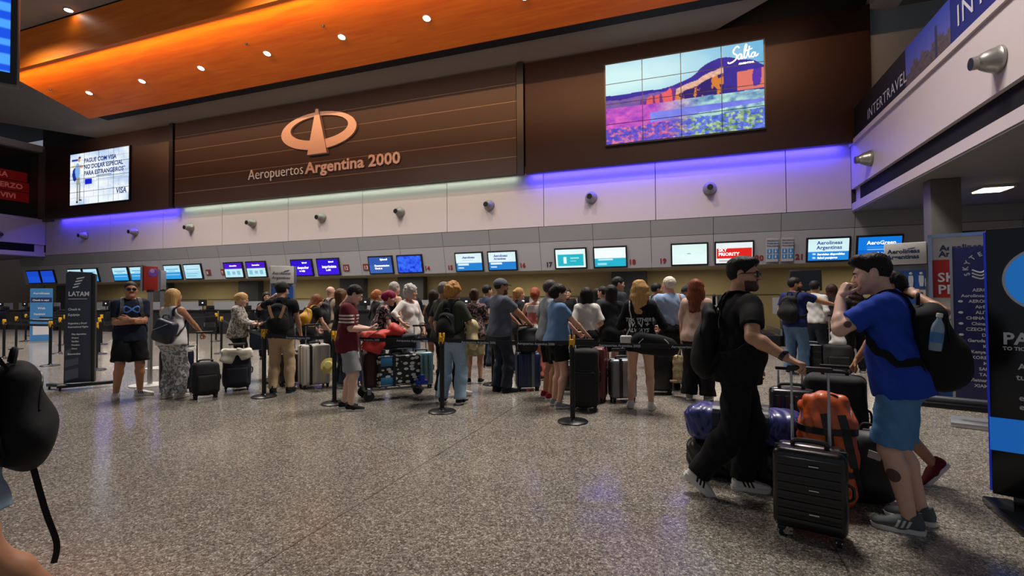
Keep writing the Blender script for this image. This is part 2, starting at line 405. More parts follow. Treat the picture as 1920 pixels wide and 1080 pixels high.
# upper level edges and walls
struct(MB().span((5.5, 4, 10.55), (6.3, 18.9, 10.95)).build('trim_upper_right', M_WHITE))
struct(MB().span((5.8, 4, 10.60), (16, 18.9, 10.66)).build('ceiling_upper_right', M_SOFF))
struct(MB().span((5.5, 18.8, 6.3), (16, 19.0, 10.7)).build('wall_upper_right', mat('upper_wall_grey', '#8f989e', 0.6)))
struct(MB().span((15.8, 2, 0), (16, 23, 10.7)).build('wall_right', mat('side_wall_grey', '#5b5957', 0.6)))
struct(MB().span((-37.6, 8, 10.55), (-36.8, 18.9, 10.9)).build('trim_upper_left', M_WHITE))
struct(MB().span((-44, 8, 10.60), (-37, 18.9, 10.66)).build('ceiling_upper_left', M_SOFF))
struct(MB().span((-44, 18.8, 6.3), (-36.0, 19.0, 10.7)).build('wall_upper_left', mat('upper_wall_beige', '#4d4843', 0.6)))
struct(MB().span((-44, 0, 0), (-43.8, 23, 10.7)).build('wall_left', mat('side_wall_beige', '#8a7d72', 0.6)))
gl = empty('window_1', kind='structure')
MB().span((-37.05, 8, 6.44), (-37.02, 18.7, 10.56)).build('pane', mat('mezzanine_glass', '#1c2422', 0.05, alpha=0.35), gl)
MB().span((-37.10, 8, 6.44), (-36.98, 18.7, 6.52)).span((-37.10, 8, 10.5), (-36.98, 18.7, 10.56)).span((-37.1, 14.9, 6.44), (-36.98, 14.98, 10.56)).build('frame', M_ALU, gl)
# square column under the mezzanine
struct(MB().span((5.35, 14.3, 0), (5.95, 14.7, 4.18)).build('column_1', M_CONC, bevel=0.03))
struct(MB().span((9.0, 19.4, 0), (16, 19.6, 4.2)).build('wall_under_mezzanine', mat('back_shop_grey', '#5d5b59', 0.6)))

# downlights set into the orange soffit and the hall ceiling
M_LAMP = mat('lamp_glow', '#ffffff', emit='#fff1dc', estr=22)
def wing_z(y): return 10.45+(16.0-y)*0.281
ORD = ['first', 'second', 'third', 'fourth', 'fifth', 'sixth', 'seventh', 'eighth', 'ninth', 'tenth', 'eleventh']
for i in range(8):
    x = -25.3+3.43*i; y = 14.6; z = wing_z(y)
    e = empty('downlight', (x, y, z), label='round recessed downlight in the orange ceiling, %s from its far corner' % ORD[i], cat='light', group='downlights in the orange ceiling')
    MB().lathe([(0.12, -0.01), (0.13, -0.02), (0.15, -0.005), (0.15, 0.01)], n=14).build('trim_ring', M_ALU, e, rot=(-0.274, 0, 0))
    MB().lathe([(0.02, -0.03), (0.10, -0.028), (0.115, -0.01)], n=14).build('lamp_lens', M_LAMP, e, rot=(-0.274, 0, 0))
    l = bpy.data.lights.new('downlight_beam', 'SPOT'); l.energy = 800; l.spot_size = 1.9; l.spot_blend = 0.6; l.color = (1, 0.93, 0.83); l.shadow_soft_size = 0.12
    lo = bpy.data.objects.new('downlight_beam', l); COL.objects.link(lo); lo.parent = e; lo.location = (0, -0.02, -0.08)
for (x, y, z, lab) in ((-29.2, 14.2, 11.9, None),):
    pass
def simple_downlight(p, lab, r=0.14):
    e = empty('downlight', p, label=lab, cat='light')
    MB().lathe([(r, -0.02), (r*1.2, -0.01), (r*1.2, 0.0)], n=14).build('trim_ring', M_ALU, e)
    MB().lathe([(0.02, -0.03), (r*.95, -0.026)], n=14).build('lamp_lens', M_LAMP, e)
simple_downlight((-22.4, 12.2, 12.71), 'small downlight in the grey hall ceiling beside the orange fascia')
_sq = empty('square_downlight', (7.3, 16.05, 4.18), label='square warm ceiling lamp under the mezzanine near the concrete column', cat='light')
MB().span((-.34, -.34, -.05), (.34, .34, 0)).build('housing', M_ALU, _sq)
MB().span((-.29, -.29, -.07), (.29, .29, -.04)).build('diffuser', mat('warm_lamp', '#ffffff', emit='#ffe9b8', estr=9), _sq)
# small sprinkler heads beside the downlights
for i, x in enumerate((-26.9, -15.4, -11.9)):
    y = 14.0; e = MB().lathe([(0.03, -.06), (0.05, -.05), (0.02, -.03), (0.06, 0.0)], n=10).build('sprinkler_head', M_STEEL, loc=(x, y, wing_z(y)))
    tag(e, 'tiny sprinkler head on the orange ceiling, %s from its far corner' % ORD[i], 'sprinkler', 'sprinkler heads')

# ------------- jet nozzles of the air conditioning
_nz = None
M_NOZ = mat('nozzle_silver', '#9c9893', 0.35, metal=0.7)
def nozzle(p, rz, tilt, lab, tilt_z=0.0):
    global _nz
    if _nz is None:
        a = MB().lathe([(0.27, 0.0), (0.27, -0.05), (0.25, -0.07), (0.235, -0.13), (0.20, -0.22), (0.16, -0.30), (0.125, -0.34), (0.12, -0.38)], axis='Y', n=24).mesh('nozzle_shell', smooth=True)
        a.materials.append(M_NOZ)
        t = MB().lathe([(0.125, -0.36), (0.13, -0.46), (0.12, -0.46), (0.105, -0.40)], axis='Y', n=20).mesh('nozzle_tube', smooth=True); t.materials.append(M_NOZ)
        k = MB().lathe([(0.118, -0.44), (0.118, -0.465)], axis='Y', n=20).mesh('nozzle_mouth'); k.materials.append(M_BLACK)
        _nz = (a, t, k)
    e = empty('air_nozzle', p, rz, lab, 'air nozzle', 'round silver air nozzles')
    link('shell', _nz[0], parent=e); e.scale = (.85, .85, .85)
    for n_, me in (('tube', _nz[1]), ('mouth', _nz[2])):
        o = link(n_, me, parent=e); o.rotation_euler = (tilt, 0, tilt_z)
for i in range(9):
    nozzle((-33.08+4.225*i, 18.99, 5.3), 0, 0.06, 'silver air nozzle on the long white wall, %s counted from the far mezzanine' % ORD[i], tilt_z=0)
for i, y in enumerate((17.1, 10.7)):
    nozzle((5.01, y, 5.45), -math.pi/2, 0.05, ['silver air nozzle on the near mezzanine front beside the blue lit corner', 'large silver air nozzle on the mezzanine front over the banner stands'][i])
nozzle((-36.81, 16.75, 5.3), math.pi/2, 0.05, 'silver air nozzle on the far mezzanine front below the glass')

# ------------- wall lettering and emblem
def smooth_path(pts, n=8, closed=False):
    P = [Vector(p) for p in pts]; out = []; m = len(P)
    for i in range(m if closed else m-1):
        p0 = P[(i-1) % m] if closed or i > 0 else P[0]; p1 = P[i]; p2 = P[(i+1) % m]; p3 = P[(i+2) % m] if closed or i+2 < m else P[-1]
        for k in range(n):
            t = k/n; out.append(0.5*((2*p1)+(p2-p0)*t+(2*p0-5*p1+4*p2-p3)*t*t+(3*p1-p0-3*p2+p3)*t**3))
    if not closed: out.append(P[-1])
    return out
em = empty('emblem', (-15.92, 18.45, 9.2), label='copper emblem of an ellipse crossed by a tall tapered tower', cat='emblem')
o_ = [(2.12*math.cos(t)+.0, 0.86*math.sin(t)) for t in np.linspace(0, 2*math.pi, 49)[:-1]]
i_ = [(1.62*math.cos(t)+.05, 0.56*math.sin(t)+.12) for t in np.linspace(0, 2*math.pi, 49)[:-1]]
_m = MB(); n = 48; vs = [(p[0], y, p[1]) for y in (-.06, .045) for p in o_+i_]
fs = []
for k in range(n):
    j = (k+1) % n; fs += [(k, j, n+j, n+k), (2*n+k, 3*n+k, 3*n+j, 2*n+j), (k, 2*n+k, 2*n+j, j), (n+k, n+j, 3*n+j, 3*n+k)]
_m.add(vs, fs).build('ring', M_BRONZE, em)
MB().prism([(-.07, .98), (.07, .98), (.55, -1.08), (-.55, -1.08)], -.12, .045, 'Y').build('tower', M_BRONZE, em)
sg = empty('wall_sign', (-20.0, 18.46, 7.3), label='silver and copper metal lettering on the dark brown planks', cat='sign')
def sign_text(s, x, w, size, bold, m):
    o = text_obj('lettering', s, m, (0, 0, 0), size, None, bold=bold, extrude=0.03)
    xs = [v.co.x for v in o.data.vertices]; k = w/(max(xs)-min(xs)); o.matrix_world = Matrix.Identity(4)
    o.parent = sg; M = FACE_CAM.to_4x4() @ Matrix.Diagonal((k, 1, 1, 1)); M.translation = Vector((x-min(xs)*k, 0, 0)); o.matrix_local = M
    return o
sign_text('Aeropuertos', -0.12, 3.32, 0.72, -0.010, M_SILVERL)
sign_text('Argentina 2000', 3.3, 5.1, 0.72, 0.018, M_BRONZE)
# ================================================================== SCREENS
M_BEZEL = mat('screen_bezel', '#101216', 0.35)
M_INK_W = mat('display_white', '#ffffff', 0.5, emit='#ffffff', estr=1.0)
M_INK_B = mat('display_blue_ink', '#1a3aa0', 0.5, emit='#1438a8', estr=0.35)
M_INK_K = mat('display_dark_ink', '#20303c', 0.5, emit='#223040', estr=0.3)
M_SHOW = picture_mat('lit_display', 1.0)
M_SHOWV = picture_mat('lit_video_wall', 1.0)

def lerp3(a, b, t): return a+(b-a)*t[:, None]
def salta_scene(u, v):
    n = fbm(u*7, v*5); n2 = fbm(u*26+3, v*22+9); n3 = fbm(u*60, v*40)
    sky = lerp3(lin('#2f9fd8'), lin('#d4f6f6'), np.clip(1.2-1.1*np.hypot((u-.12)*1.0, (v-.22)*1.8)-.25*(n-.5), 0, 1))
    out = sky
    # dark mountain behind
    ridge = .40-.27*np.exp(-((u-.76)/.2)**2)-.06*np.exp(-((u-.98)/.1)**2)+.02*(vnoise(u*14, v*0)-.5)
    mtn = lerp3(lin('#2c2470'), lin('#4a3ab0'), n); out = np.where((v > ridge)[:, None], mtn, out)
    # far low hills on the left
    hill = .47-.10*u+.03*(vnoise(u*9+4, v*0)-.5); out = np.where(((v > hill) & (u < .42))[:, None], lerp3(lin('#4a4fa8'), lin('#a06a9c'), n2), out)
    # red cliffs
    top1 = .52-.5*np.clip(u-.22, 0, .24)+.03*(vnoise(u*30, v*0)-.5)
    c1 = (u > .235) & (u < .47) & (v > top1) & (v < .585)
    col = vnoise(u*46, v*3); cliff = np.where((col > .45)[:, None], lin('#f0666c'), lin('#7a3a90')); cliff = cliff*(.75+.4*n2[:, None]); out = np.where(c1[:, None], cliff, out)
    top2 = .44-.75*np.clip(u-.47, 0, .26)+.03*(vnoise(u*25+7, v*0)-.5)
    c2 = (u > .47) & (u < .76) & (v > top2) & (v < .56)
    cl2 = np.where((fbm(u*34, v*12) > .50)[:, None], lin('#d8803c'), lin('#33246e')); cl2 = np.where((v < top2+.07)[:, None], lin('#e8b7a0')*(.6+.7*n3[:, None]), cl2)
    out = np.where(c2[:, None], cl2, out)
    c3 = (u > .84) & (v > .31+.1*(1-u)) & (v < .54); cl3 = np.where((vnoise(u*38, v*5) > .5)[:, None], lin('#e0786a'), lin('#5a35a8')); out = np.where(c3[:, None], cl3, out)
    # plain
    pl = v > .555+.03*(n-.5)
    left = lerp3(lin('#7a35c0'), lin('#e267c2'), np.clip(n2*1.5-.1, 0, 1)); right = lerp3(lin('#3f6fae'), lin('#b9e6dc'), np.clip(n2*1.7-.2, 0, 1))
    k = np.clip((u-.35)*4+.6*(n-.5), 0, 1); ground = left*(1-k)[:, None]+right*k[:, None]
    out = np.where(pl[:, None], ground, out)
    riv = pl & (v > .66+.02*(n-.5)) & (v < .78-.1*u+.05*n) & (u > .3); out = np.where(riv[:, None], lerp3(lin('#4a4fd0'), lin('#9fa8ff'), n), out)
    fg = v > .80-.03*u+.06*(n-.5); n4 = fbm(u*44+1, v*38+2); fgc = np.where((n4 > .50)[:, None], lerp3(lin('#2f6a48'), lin('#cfe6b0'), np.clip(n3*1.6-.3, 0, 1)), lerp3(lin('#2638b8'), lin('#7f9cf8'), n3))
    fgl = np.where((n4 > .53)[:, None], lerp3(lin('#8a3a90'), lin('#f08aa8'), np.clip(n3*1.6-.3, 0, 1)), lerp3(lin('#3238b0'), lin('#8a6ae0'), n3))
    kk = np.clip((u-.42)*6, 0, 1)[:, None]; out = np.where(fg[:, None], fgl*(1-kk)+fgc*kk, out)
    return out
def visa_scene(u, v):
    n = fbm(u*5, v*5); base = lerp3(lin('#8fb4e8'), lin('#f4fbff'), np.clip(n*1.6, 0, 1))
    g = (np.abs((v*7) % 1-.5) > .46) | (np.abs((u*6+.5*np.floor(v*7)) % 1-.5) > .47); base = np.where(g[:, None], base*.72, base)
    def box(a, b, c, d, col): nonlocal base; base = np.where(((u > a) & (u < b) & (v > c) & (v < d))[:, None], lin(col), base)
    box(.03, .17, .1, .145, '#2b3ea8'); box(.02, .10, .225, .26, '#d8cf6a'); box(.26, .39, .50, .62, '#1420d0')
    box(.46, .72, .47, .49, '#7fa0c8'); box(.46, .9, .53, .55, '#8fb0d4')
    # traveller with a backpack
    def ell(cx, cy, rx, ry, col): nonlocal base; base = np.where((((u-cx)/rx)**2+((v-cy)/ry)**2 < 1)[:, None], lin(col), base)
    ell(.085, .40, .045, .13, '#1b2f96'); ell(.135, .34, .045, .15, '#7fb0e6'); ell(.16, .12, .022, .05, '#c99c86'); ell(.17, .085, .022, .025, '#5a3a28'); ell(.19, .26, .05, .025, '#c99c86')
    box(.115, .18, .46, .6, '#9aa09a'); box(.12, .145, .58, .93, '#8b918c'); box(.165, .19, .58, .90, '#8b918c'); box(.11, .15, .92, .96, '#4a2a22'); box(.165, .215, .89, .925, '#4a2a22')
    return base
def video_wall(name, x0, z0, w, h, fn, lab, nx=4, ny=4, res=(30, 18)):
    e = empty(name, (x0, 18.42, z0), label=lab, cat='video wall')
    MB().span((-.04, .0, -.04), (w+.04, .1, h+.04)).build('mount', M_BEZEL, e)
    tw, th = w/nx, h/ny; g = 0.012
    for j in range(ny):
        for i in range(nx):
            me = picture_mesh('display_panel', tw-2*g, th-2*g, *res, fn, i/nx, (i+1)/nx, j/ny, (j+1)/ny)
            link('display_panel', me, M_SHOWV, e, loc=(i*tw+g, -.012, h-(j+1)*th+g))
    return e
vw = video_wall('video_wall', -2.83, 7.08, 5.28, 2.98, salta_scene, 'large video wall showing red cliffs and the word Salta', res=(64, 36))
def stroke(mb, pts, w):
    P = smooth_path([(x, y, 0) for x, y in pts], 7)
    mb.ribbon([(p.x, -.02, p.y) for p in P], (.5, 0, 1), w, .004)
st = MB()
stroke(st, [(.62, .98), (.52, 1.1), (.36, 1.02), (.24, .82), (.3, .66), (.44, .55), (.42, .34), (.24, .18), (.0, .1), (-.12, .18)], .085)
stroke(st, [(.74, .52), (.66, .6), (.54, .48), (.54, .3), (.66, .3), (.76, .56), (.74, .3), (.82, .28)], .07)
stroke(st, [(.82, .28), (.98, .7), (1.08, 1.08), (1.0, 1.12), (.92, .7), (.94, .32), (1.04, .32)], .07)
stroke(st, [(1.04, .32), (1.2, .8), (1.24, 1.0), (1.18, .5), (1.24, .3), (1.34, .38)], .07)
stroke(st, [(1.02, .74), (1.2, .78), (1.42, .84)], .06)
stroke(st, [(1.58, .52), (1.48, .58), (1.36, .46), (1.38, .3), (1.5, .32), (1.6, .56), (1.58, .34), (1.68, .34), (1.78, .46)], .07)
st.build('script_lettering', M_INK_W, vw, loc=(4.22, -.01, 2.28)).scale = (.50, 1, .54)
text_obj('small_lettering', 'ARGENTINA', M_INK_W, (0, 0, 0), .085, None, bold=.004)
_t = bpy.data.objects['small_lettering']; _t.parent = vw; _t.matrix_local = Matrix.Translation((4.50, -.03, 2.24)) @ FACE_CAM.to_4x4()
vw2 = video_wall('video_wall', -33.5, 6.97, 4.95, 2.95, visa_scene, 'smaller video wall advertising card payment beside the far mezzanine')
for s, x, z, sz in (('PAGUE COM VISA', 1.25, 2.36, .34), ('NO DOLAR ESPECIAL', 1.25, 2.0, .34), ('PARA ESTRANGEIROS*', 1.25, 1.64, .34), ('VISA', 3.95, .42, .42)):
    t = text_obj('lettering', s, M_INK_B, (0, 0, 0), sz, None, bold=.01, shear=.1 if s == 'VISA' else 0); t.parent = vw2; t.matrix_local = Matrix.Translation((x, -.03, z)) @ FACE_CAM.to_4x4()

def two_tone(c1, c2, f=.52, extra=()):
    def fn(u, v):
        o = np.where((v < f)[:, None], lin(c1), lin(c2)); o = o*(.92+.16*fbm(u*3, v*3))[:, None]
        for (a, b, c, d, col) in extra: o = np.where(((u > a) & (u < b) & (v > c) & (v < d))[:, None], lin(col), o)
        return o
    return fn
def mosaic(u, v):
    k = vnoise(np.floor(u*14)*7.3, np.floor(v*9)*3.1); return lerp3(lin('#0a1fd8'), lin('#3f7cff'), np.clip(fbm(u*9, v*7)*1.5-.2+.25*(k-.5), 0, 1))
AZ = two_tone('#dff4f6', '#1f7fd0', .55, [(.06, .5, .60, .68, '#e8f6ff'), (.06, .3, .82, .88, '#cfe8ff'), (.2, .7, .22, .27, '#a8c8d8'), (.24, .66, .36, .40, '#b8d4e0')])
SKYB = two_tone('#b9e8f6', '#2f9be0', .5, [(.1, .9, .24, .30, '#5aa8d8'), (.25, .7, .36, .42, '#3f8fd0'), (.05, .95, .66, .70, '#bfe6fa')])
PUR = two_tone('#4a10c8', '#bfeaf2', .4, [(.12, .3, .55, .85, '#7fc4dc'), (.42, .58, .58, .82, '#8fb8d8'), (.7, .86, .55, .85, '#86c0d0')])
PUR2 = two_tone('#2a08d0', '#3a12e0', .5)
TEAL = two_tone('#e8fbfb', '#e8fbfb', .5, [(.06, .94, .26, .92, '#22b4c4'), (.27, .36, .42, .78, '#eafcff'), (.48, .78, .46, .52, '#9fe4ea'), (.48, .70, .62, .67, '#9fe4ea')])
TEAL2 = two_tone('#f4ffff', '#25b2cc', .55, [(.1, .6, .60, .66, '#d8f6fa'), (.08, .4, .82, .90, '#9fe2ee')])
PLAIN = two_tone('#dff8f4', '#e6fbf6', .5, [(.43, .55, .45, .50, '#3f9a8a'), (.47, .58, .5, .53, '#2a8070')])
REDP = two_tone('#e9f4f6', '#e9f4f6', .5, [(0, 1, .28, .78, '#e0221c'), (.08, .6, .86, .90, '#c04a44')])
SLATEB = two_tone('#2f55a8', '#3a62b4', .5)
DKBL = two_tone('#1848c8', '#1a50d0', .5)
AERO = two_tone('#1078e0', '#0c64d0', .6, [(.2, .8, .56, .59, '#9fd0ff'), (.2, .7, .44, .5, '#3f98f0')])
# (x from, picture, words [(text, x, z, size, ink)], label)
SCR = [
 (-39.0, DKBL, [], 'dark blue wall screen farthest along the counter row, outermost of its pair'),
 (-37.6, DKBL, [], 'dark blue wall screen of the farthest pair, next to the sky blue banner'),
 (-35.0, SKYB, [], 'pale blue wall screen half hidden behind the dark airline totem'),
 (-33.6, SKYB, [], 'pale blue wall screen just beside the edge of the dark airline totem'),
 (-31.05, SKYB, [], 'sky blue wall screen above the man with crossed arms'),
 (-29.6, SKYB, [], 'sky blue wall screen partly behind the red sign on a pole'),
 (-26.9, SKYB, [], 'sky blue two-tone wall screen above the blonde woman'),
 (-25.4, two_tone('#bfe8f4', '#a8dcf0', .5, [(.1, .9, .3, .34, '#4a90b8'), (.1, .8, .62, .65, '#6aa8c8'), (.1, .7, .8, .83, '#6aa8c8')]), [], 'light blue wall screen with thin lines above the black cabin trolley'),
 (-22.55, PUR, [('bienvenidos', .40, .58, .10, 'w')], 'violet and pale blue wall screen, first of the violet pair'),
 (-21.05, PUR, [('bienvenidos', .40, .58, .10, 'w')], 'violet and pale blue wall screen beside the white information pillar'),
 (-18.2, PUR2, [('flybondi', .68, .60, .09, 'w'), ('despachar', .36, .34, .17, 'w'), ('tu valija', .46, .20, .11, 'w')], 'deep violet wall screen right beside the white information pillar'),
 (-16.65, PUR2, [('flybondi', .68, .60, .09, 'w'), ('imprimiste', .28, .34, .19, 'w'), ('tu BP?', .48, .20, .11, 'w')], 'deep violet wall screen before counter sign twelve'),
 (-13.75, SLATEB, [('flybondi', .62, .60, .12, 'w'), ('Documentacion', .30, .32, .12, 'w'), ('Check in', .30, .20, .11, 'w')], 'slate blue wall screen beside counter sign thirteen'),
 (-12.25, mosaic, [], 'bright blue wall screen with a mottled pattern beside number fourteen'),
 (-9.38, AZ, [('Aerolineas', .34, .54, .13, 'b')], 'white and blue airline wall screen beside number fifteen'),
 (-7.88, AZ, [('Aerolineas', .26, .56, .14, 'b'), ('Argentinas', .26, .44, .12, 'b')], 'white and blue airline wall screen beside number sixteen'),
 (-5.01, TEAL, [], 'turquoise wall screen with a white border beside number seventeen'),
 (-3.47, TEAL2, [], 'white and turquoise wall screen beside number eighteen'),
 (-.61, PLAIN, [], 'almost blank pale wall screen beside number nineteen'),
 (.88, REDP, [('SKY', .10, .44, .16, 'w'), ('PRIORITY', .10, .29, .16, 'w')], 'red and white wall screen beside number twenty'),
 (3.76, two_tone('#d4f2f6', '#1f86d8', .58, [(.1, .2, .66, .74, '#cfeaff'), (.1, .2, .84, .92, '#cfeaff')]), [('Aerolineas', .28, .56, .17, 'b'), ('Argentinas', .27, .40, .17, 'b'), ('Servicios disponibles', .30, .20, .095, 'w'), ('Salud pasajeros', .30, .08, .095, 'w')], 'white over blue airline wall screen beside number twenty-one'),
 (5.2, AERO, [('AeroGreen', .26, .50, .17, 'w'), ('Caja', .50, .14, .15, 'w')], 'bright blue wall screen above the head of the man in blue'),
 (7.6, mosaic, [], 'deep blue wall screen showing behind the tall black totem'),
]
_frame_me = None
ROT_F = Matrix.Rotation(-TILT, 4, 'X')
for (x0, fn, words_, lab) in SCR:
    W, Hh = 1.23, .77; zc = 3.03
    e = empty('wall_screen', (x0, fy(zc-Hh/2)-.03, zc-Hh/2), label=lab, cat='screen', group='flight screens on the fascia')
    e.rotation_euler = (TILT, 0, 0)
    if _frame_me is None:
        _frame_me = MB().span((-.03, -.05, -.03), (W+.03, .04, Hh+.03)).mesh('screen_frame', bevel=.008); _frame_me.materials.append(M_BEZEL)
    link('frame', _frame_me, parent=e)
    link('display', picture_mesh('display', W-.05, Hh-.05, 40, 28, fn), M_SHOW, e, loc=(.025, -.054, .025))
    for (s, tx, tz, sz, ink) in words_:
        t = text_obj('lettering', s, M_INK_W if ink == 'w' else M_INK_B, (0, 0, 0), sz, None, bold=.004); t.parent = e; t.matrix_local = Matrix.Translation((tx, -.058, tz)) @ FACE_CAM.to_4x4()
# counter numbers and notices on the fascia
NUMW = {'12': 'twelve', '13': 'thirteen', '14': 'fourteen', '15': 'fifteen', '16': 'sixteen', '17': 'seventeen', '18': 'eighteen', '19': 'nineteen', '20': 'twenty', '21': 'twenty-one', '10': 'ten', '9': 'nine', '8': 'eight', '7': 'seven'}
M_NUM = mat('red_number', '#8e2420', 0.6); M_NUMK = mat('dark_number', '#3a2420', 0.6); M_NOTE = mat('notice_blue', '#2f86c8', 0.5); M_NOTEG = mat('notice_grey_ink', '#5b6472', 0.6)
def fascia_text(s, x, z, size, m, lab, cat='number', bold=.01):
    o = text_obj('counter_number', s, m, (x, fy(z)-.012, z), size, None, bold=bold, extrude=.004, R=Matrix.Rotation(TILT, 3, 'X') @ FACE_CAM)
    return tag(o, lab, cat, 'counter numbers')
for s, x in (('15', -9.83), ('16', -6.55), ('17', -5.43), ('18', -2.17), ('19', -1.06), ('20', 2.18), ('21', 3.42), ('14', -10.95)):
    fascia_text(s, x, 2.72, .26, M_NUM if s != '17' else M_NUMK, 'red counter number %s on the grey fascia' % NUMW[s])
for s, x in (('12', -15.2), ('13', -14.1), ('10', -19.6), ('9', -22.85), ('8', -23.9), ('7', -27.2)):
    e = empty('number_plate', (x, fy(2.85)-.02, 2.85), label='small red number plate %s on the grey fascia' % NUMW[s], cat='number', group='counter number plates'); e.rotation_euler = (TILT, 0, 0)
    MB().span((-.02, -.01, -.05), (.3, .02, .25)).build('plate', mat('plate_red', '#7c3a38', .5), e)
    t = text_obj('digits', s, mat('plate_white', '#e8e0dc', .5), (0, 0, 0), .24, None, bold=.004); t.parent = e; t.matrix_local = Matrix.Translation((.02, -.016, 0)) @ FACE_CAM.to_4x4()
for k, x in enumerate((2.55, 3.0)[:2]):
    x = (2.50, 2.96)[k]
    e = empty('notice', (x, fy(3.05)-.02, 2.66), label=['priority notice with four blue pictograms beside number twenty', 'priority notice with four blue pictograms beside number twenty-one'][k], cat='notice'); e.rotation_euler = (TILT, 0, 0)
    MB().span((0, .0, 0), (.38, .015, .82)).build('sheet', mat('notice_sheet', '#b6b4bb', .5), e)
    for q in range(4):
        a = MB(); px = .04+.19*(q % 2); pz = .10+.19*(q//2); a.span((px, -.006, pz), (px+.15, .004, pz+.15)).build('pictogram_tile', M_NOTE, e)
        MB().span((px+.05, -.010, pz+.03), (px+.09, -.004, pz+.09)).box((px+.07, -.007, pz+.115), (.03, .006, .03)).build('pictogram', M_INK_W if False else mat('plate_white', '#e8e0dc', .5), e)
    for q, (s_, zz) in enumerate((('PRIORIDAD', .70), ('Preference', .61), ('Prioridade', .52))):
        t = text_obj('lettering', s_, M_NOTEG, (0, 0, 0), .085 if q else .075, None, bold=.003); t.parent = e; t.matrix_local = Matrix.Translation((.03, -.008, zz)) @ FACE_CAM.to_4x4()

# near hanging display at the upper left
fd = empty('flight_display', (0, 0, 0), label='hanging flight display with blue stripes at the upper corner', cat='display')
def stripes(u, v):
    k = np.floor(v*14).astype(int) % 2; return np.where((k == 0)[:, None], lin('#4fa6ff'), lin('#1c55e8'))
A = Vector((-5.06, 2.41, 3.19)); fdir = Vector((.235, .36, 0)).normalized()
_yw = math.atan2(fdir.y, fdir.x)
MB().span((-1.5, 0, 0), (0, .12, 1.1)).build('casing', M_BEZEL, fd, bevel=.01)
link('display', picture_mesh('display', 1.44, .96, 4, 56, stripes), M_SHOW, fd, loc=(-1.48, -.006, .09))
MB().cyl((-.5, .06, 1.1), (-.5, .06, 9.4), .03, n=10).cyl((-1.1, .06, 1.1), (-1.1, .06, 9.4), .03, n=10).build('hanger', M_BLACKM, fd)
fd.location = A; fd.rotation_euler = (0, 0, _yw)

# mezzanine banner facing the hall
bn = empty('travel_banner', (4.99, 0, 6.45), label='long black and blue travel banner on the mezzanine rail', cat='banner')
M_BNK = mat('banner_black', '#0b0b10', .5); M_BNB = mat('banner_blue', '#15206a', .5)
MB().span((0, 14.45, 0), (.08, 18.45, .95)).build('black_section', M_BNK, bn)
def skyline(u, v):
    o = lerp3(lin('#5a5aa0'), lin('#2a3c9a'), np.clip(1-v, 0, 1)); hgt = .45+.35*vnoise(np.floor(u*16)*3.7, u*0)-.15*np.abs(u-.4); o = np.where((v > 1-hgt*.7)[:, None], lerp3(lin('#1c1c2c'), lin('#6a5a58'), fbm(u*40, v*30)), o)
    o = np.where(((np.abs(u-.72) < .03) & (v > .25))[:, None], lin('#2a2a48'), o); return o
_pm = picture_mesh('skyline_photo', 2.2, .95, 60, 26, skyline); _o = link('skyline_photo', _pm, picture_mat('printed_photo', 1, False), bn); _o.rotation_euler = (0, 0, -math.pi/2); _o.location = (-.004, 14.45, 0)
MB().span((0, 4.2, 0), (.08, 14.449, .95)).build('blue_section', M_BNB, bn)
M_BNT = mat('banner_ink', '#b9b9c4', .5)
for s, y, z, sz in (('INTERTRAVEL', 17.2, .16, .42), ('INTERTRAVEL', 12.0, .22, .6)):
    t = text_obj('lettering', s, M_BNT, (0, 0, 0), sz, None, space=1.1); t.parent = bn; t.matrix_local = Matrix.Translation((-.012, y, z)) @ Matrix.Rotation(-math.pi/2, 4, 'Z') @ FACE_CAM.to_4x4()
# red lunch sign behind the far glass
rs = empty('red_sign', (-38.2, 17.6, 7.3), label='red three-line illuminated sign behind the far mezzanine glass', cat='sign')
for k, (s, w) in enumerate((('SATERA', 2.6), ('ALMUERZO', 3.2), ('PA DI VIVI', 3.6))):
    z = 1.5-.62*k; MB().span((0, -1.5, z), (.1, -1.5+w, z+.55)).build('red_bar', mat('sign_red', '#a01418', .5, emit='#b0181c', estr=.25), rs)
    t = text_obj('lettering', s, mat('sign_pale_ink', '#e08a80', .5, emit='#e07a70', estr=.4), (0, 0, 0), .42, None, bold=.01); t.parent = rs
    t.matrix_local = Matrix.Translation((.112, -1.3, z+.13)) @ Matrix.Rotation(math.pi/2, 4, 'Z') @ FACE_CAM.to_4x4()

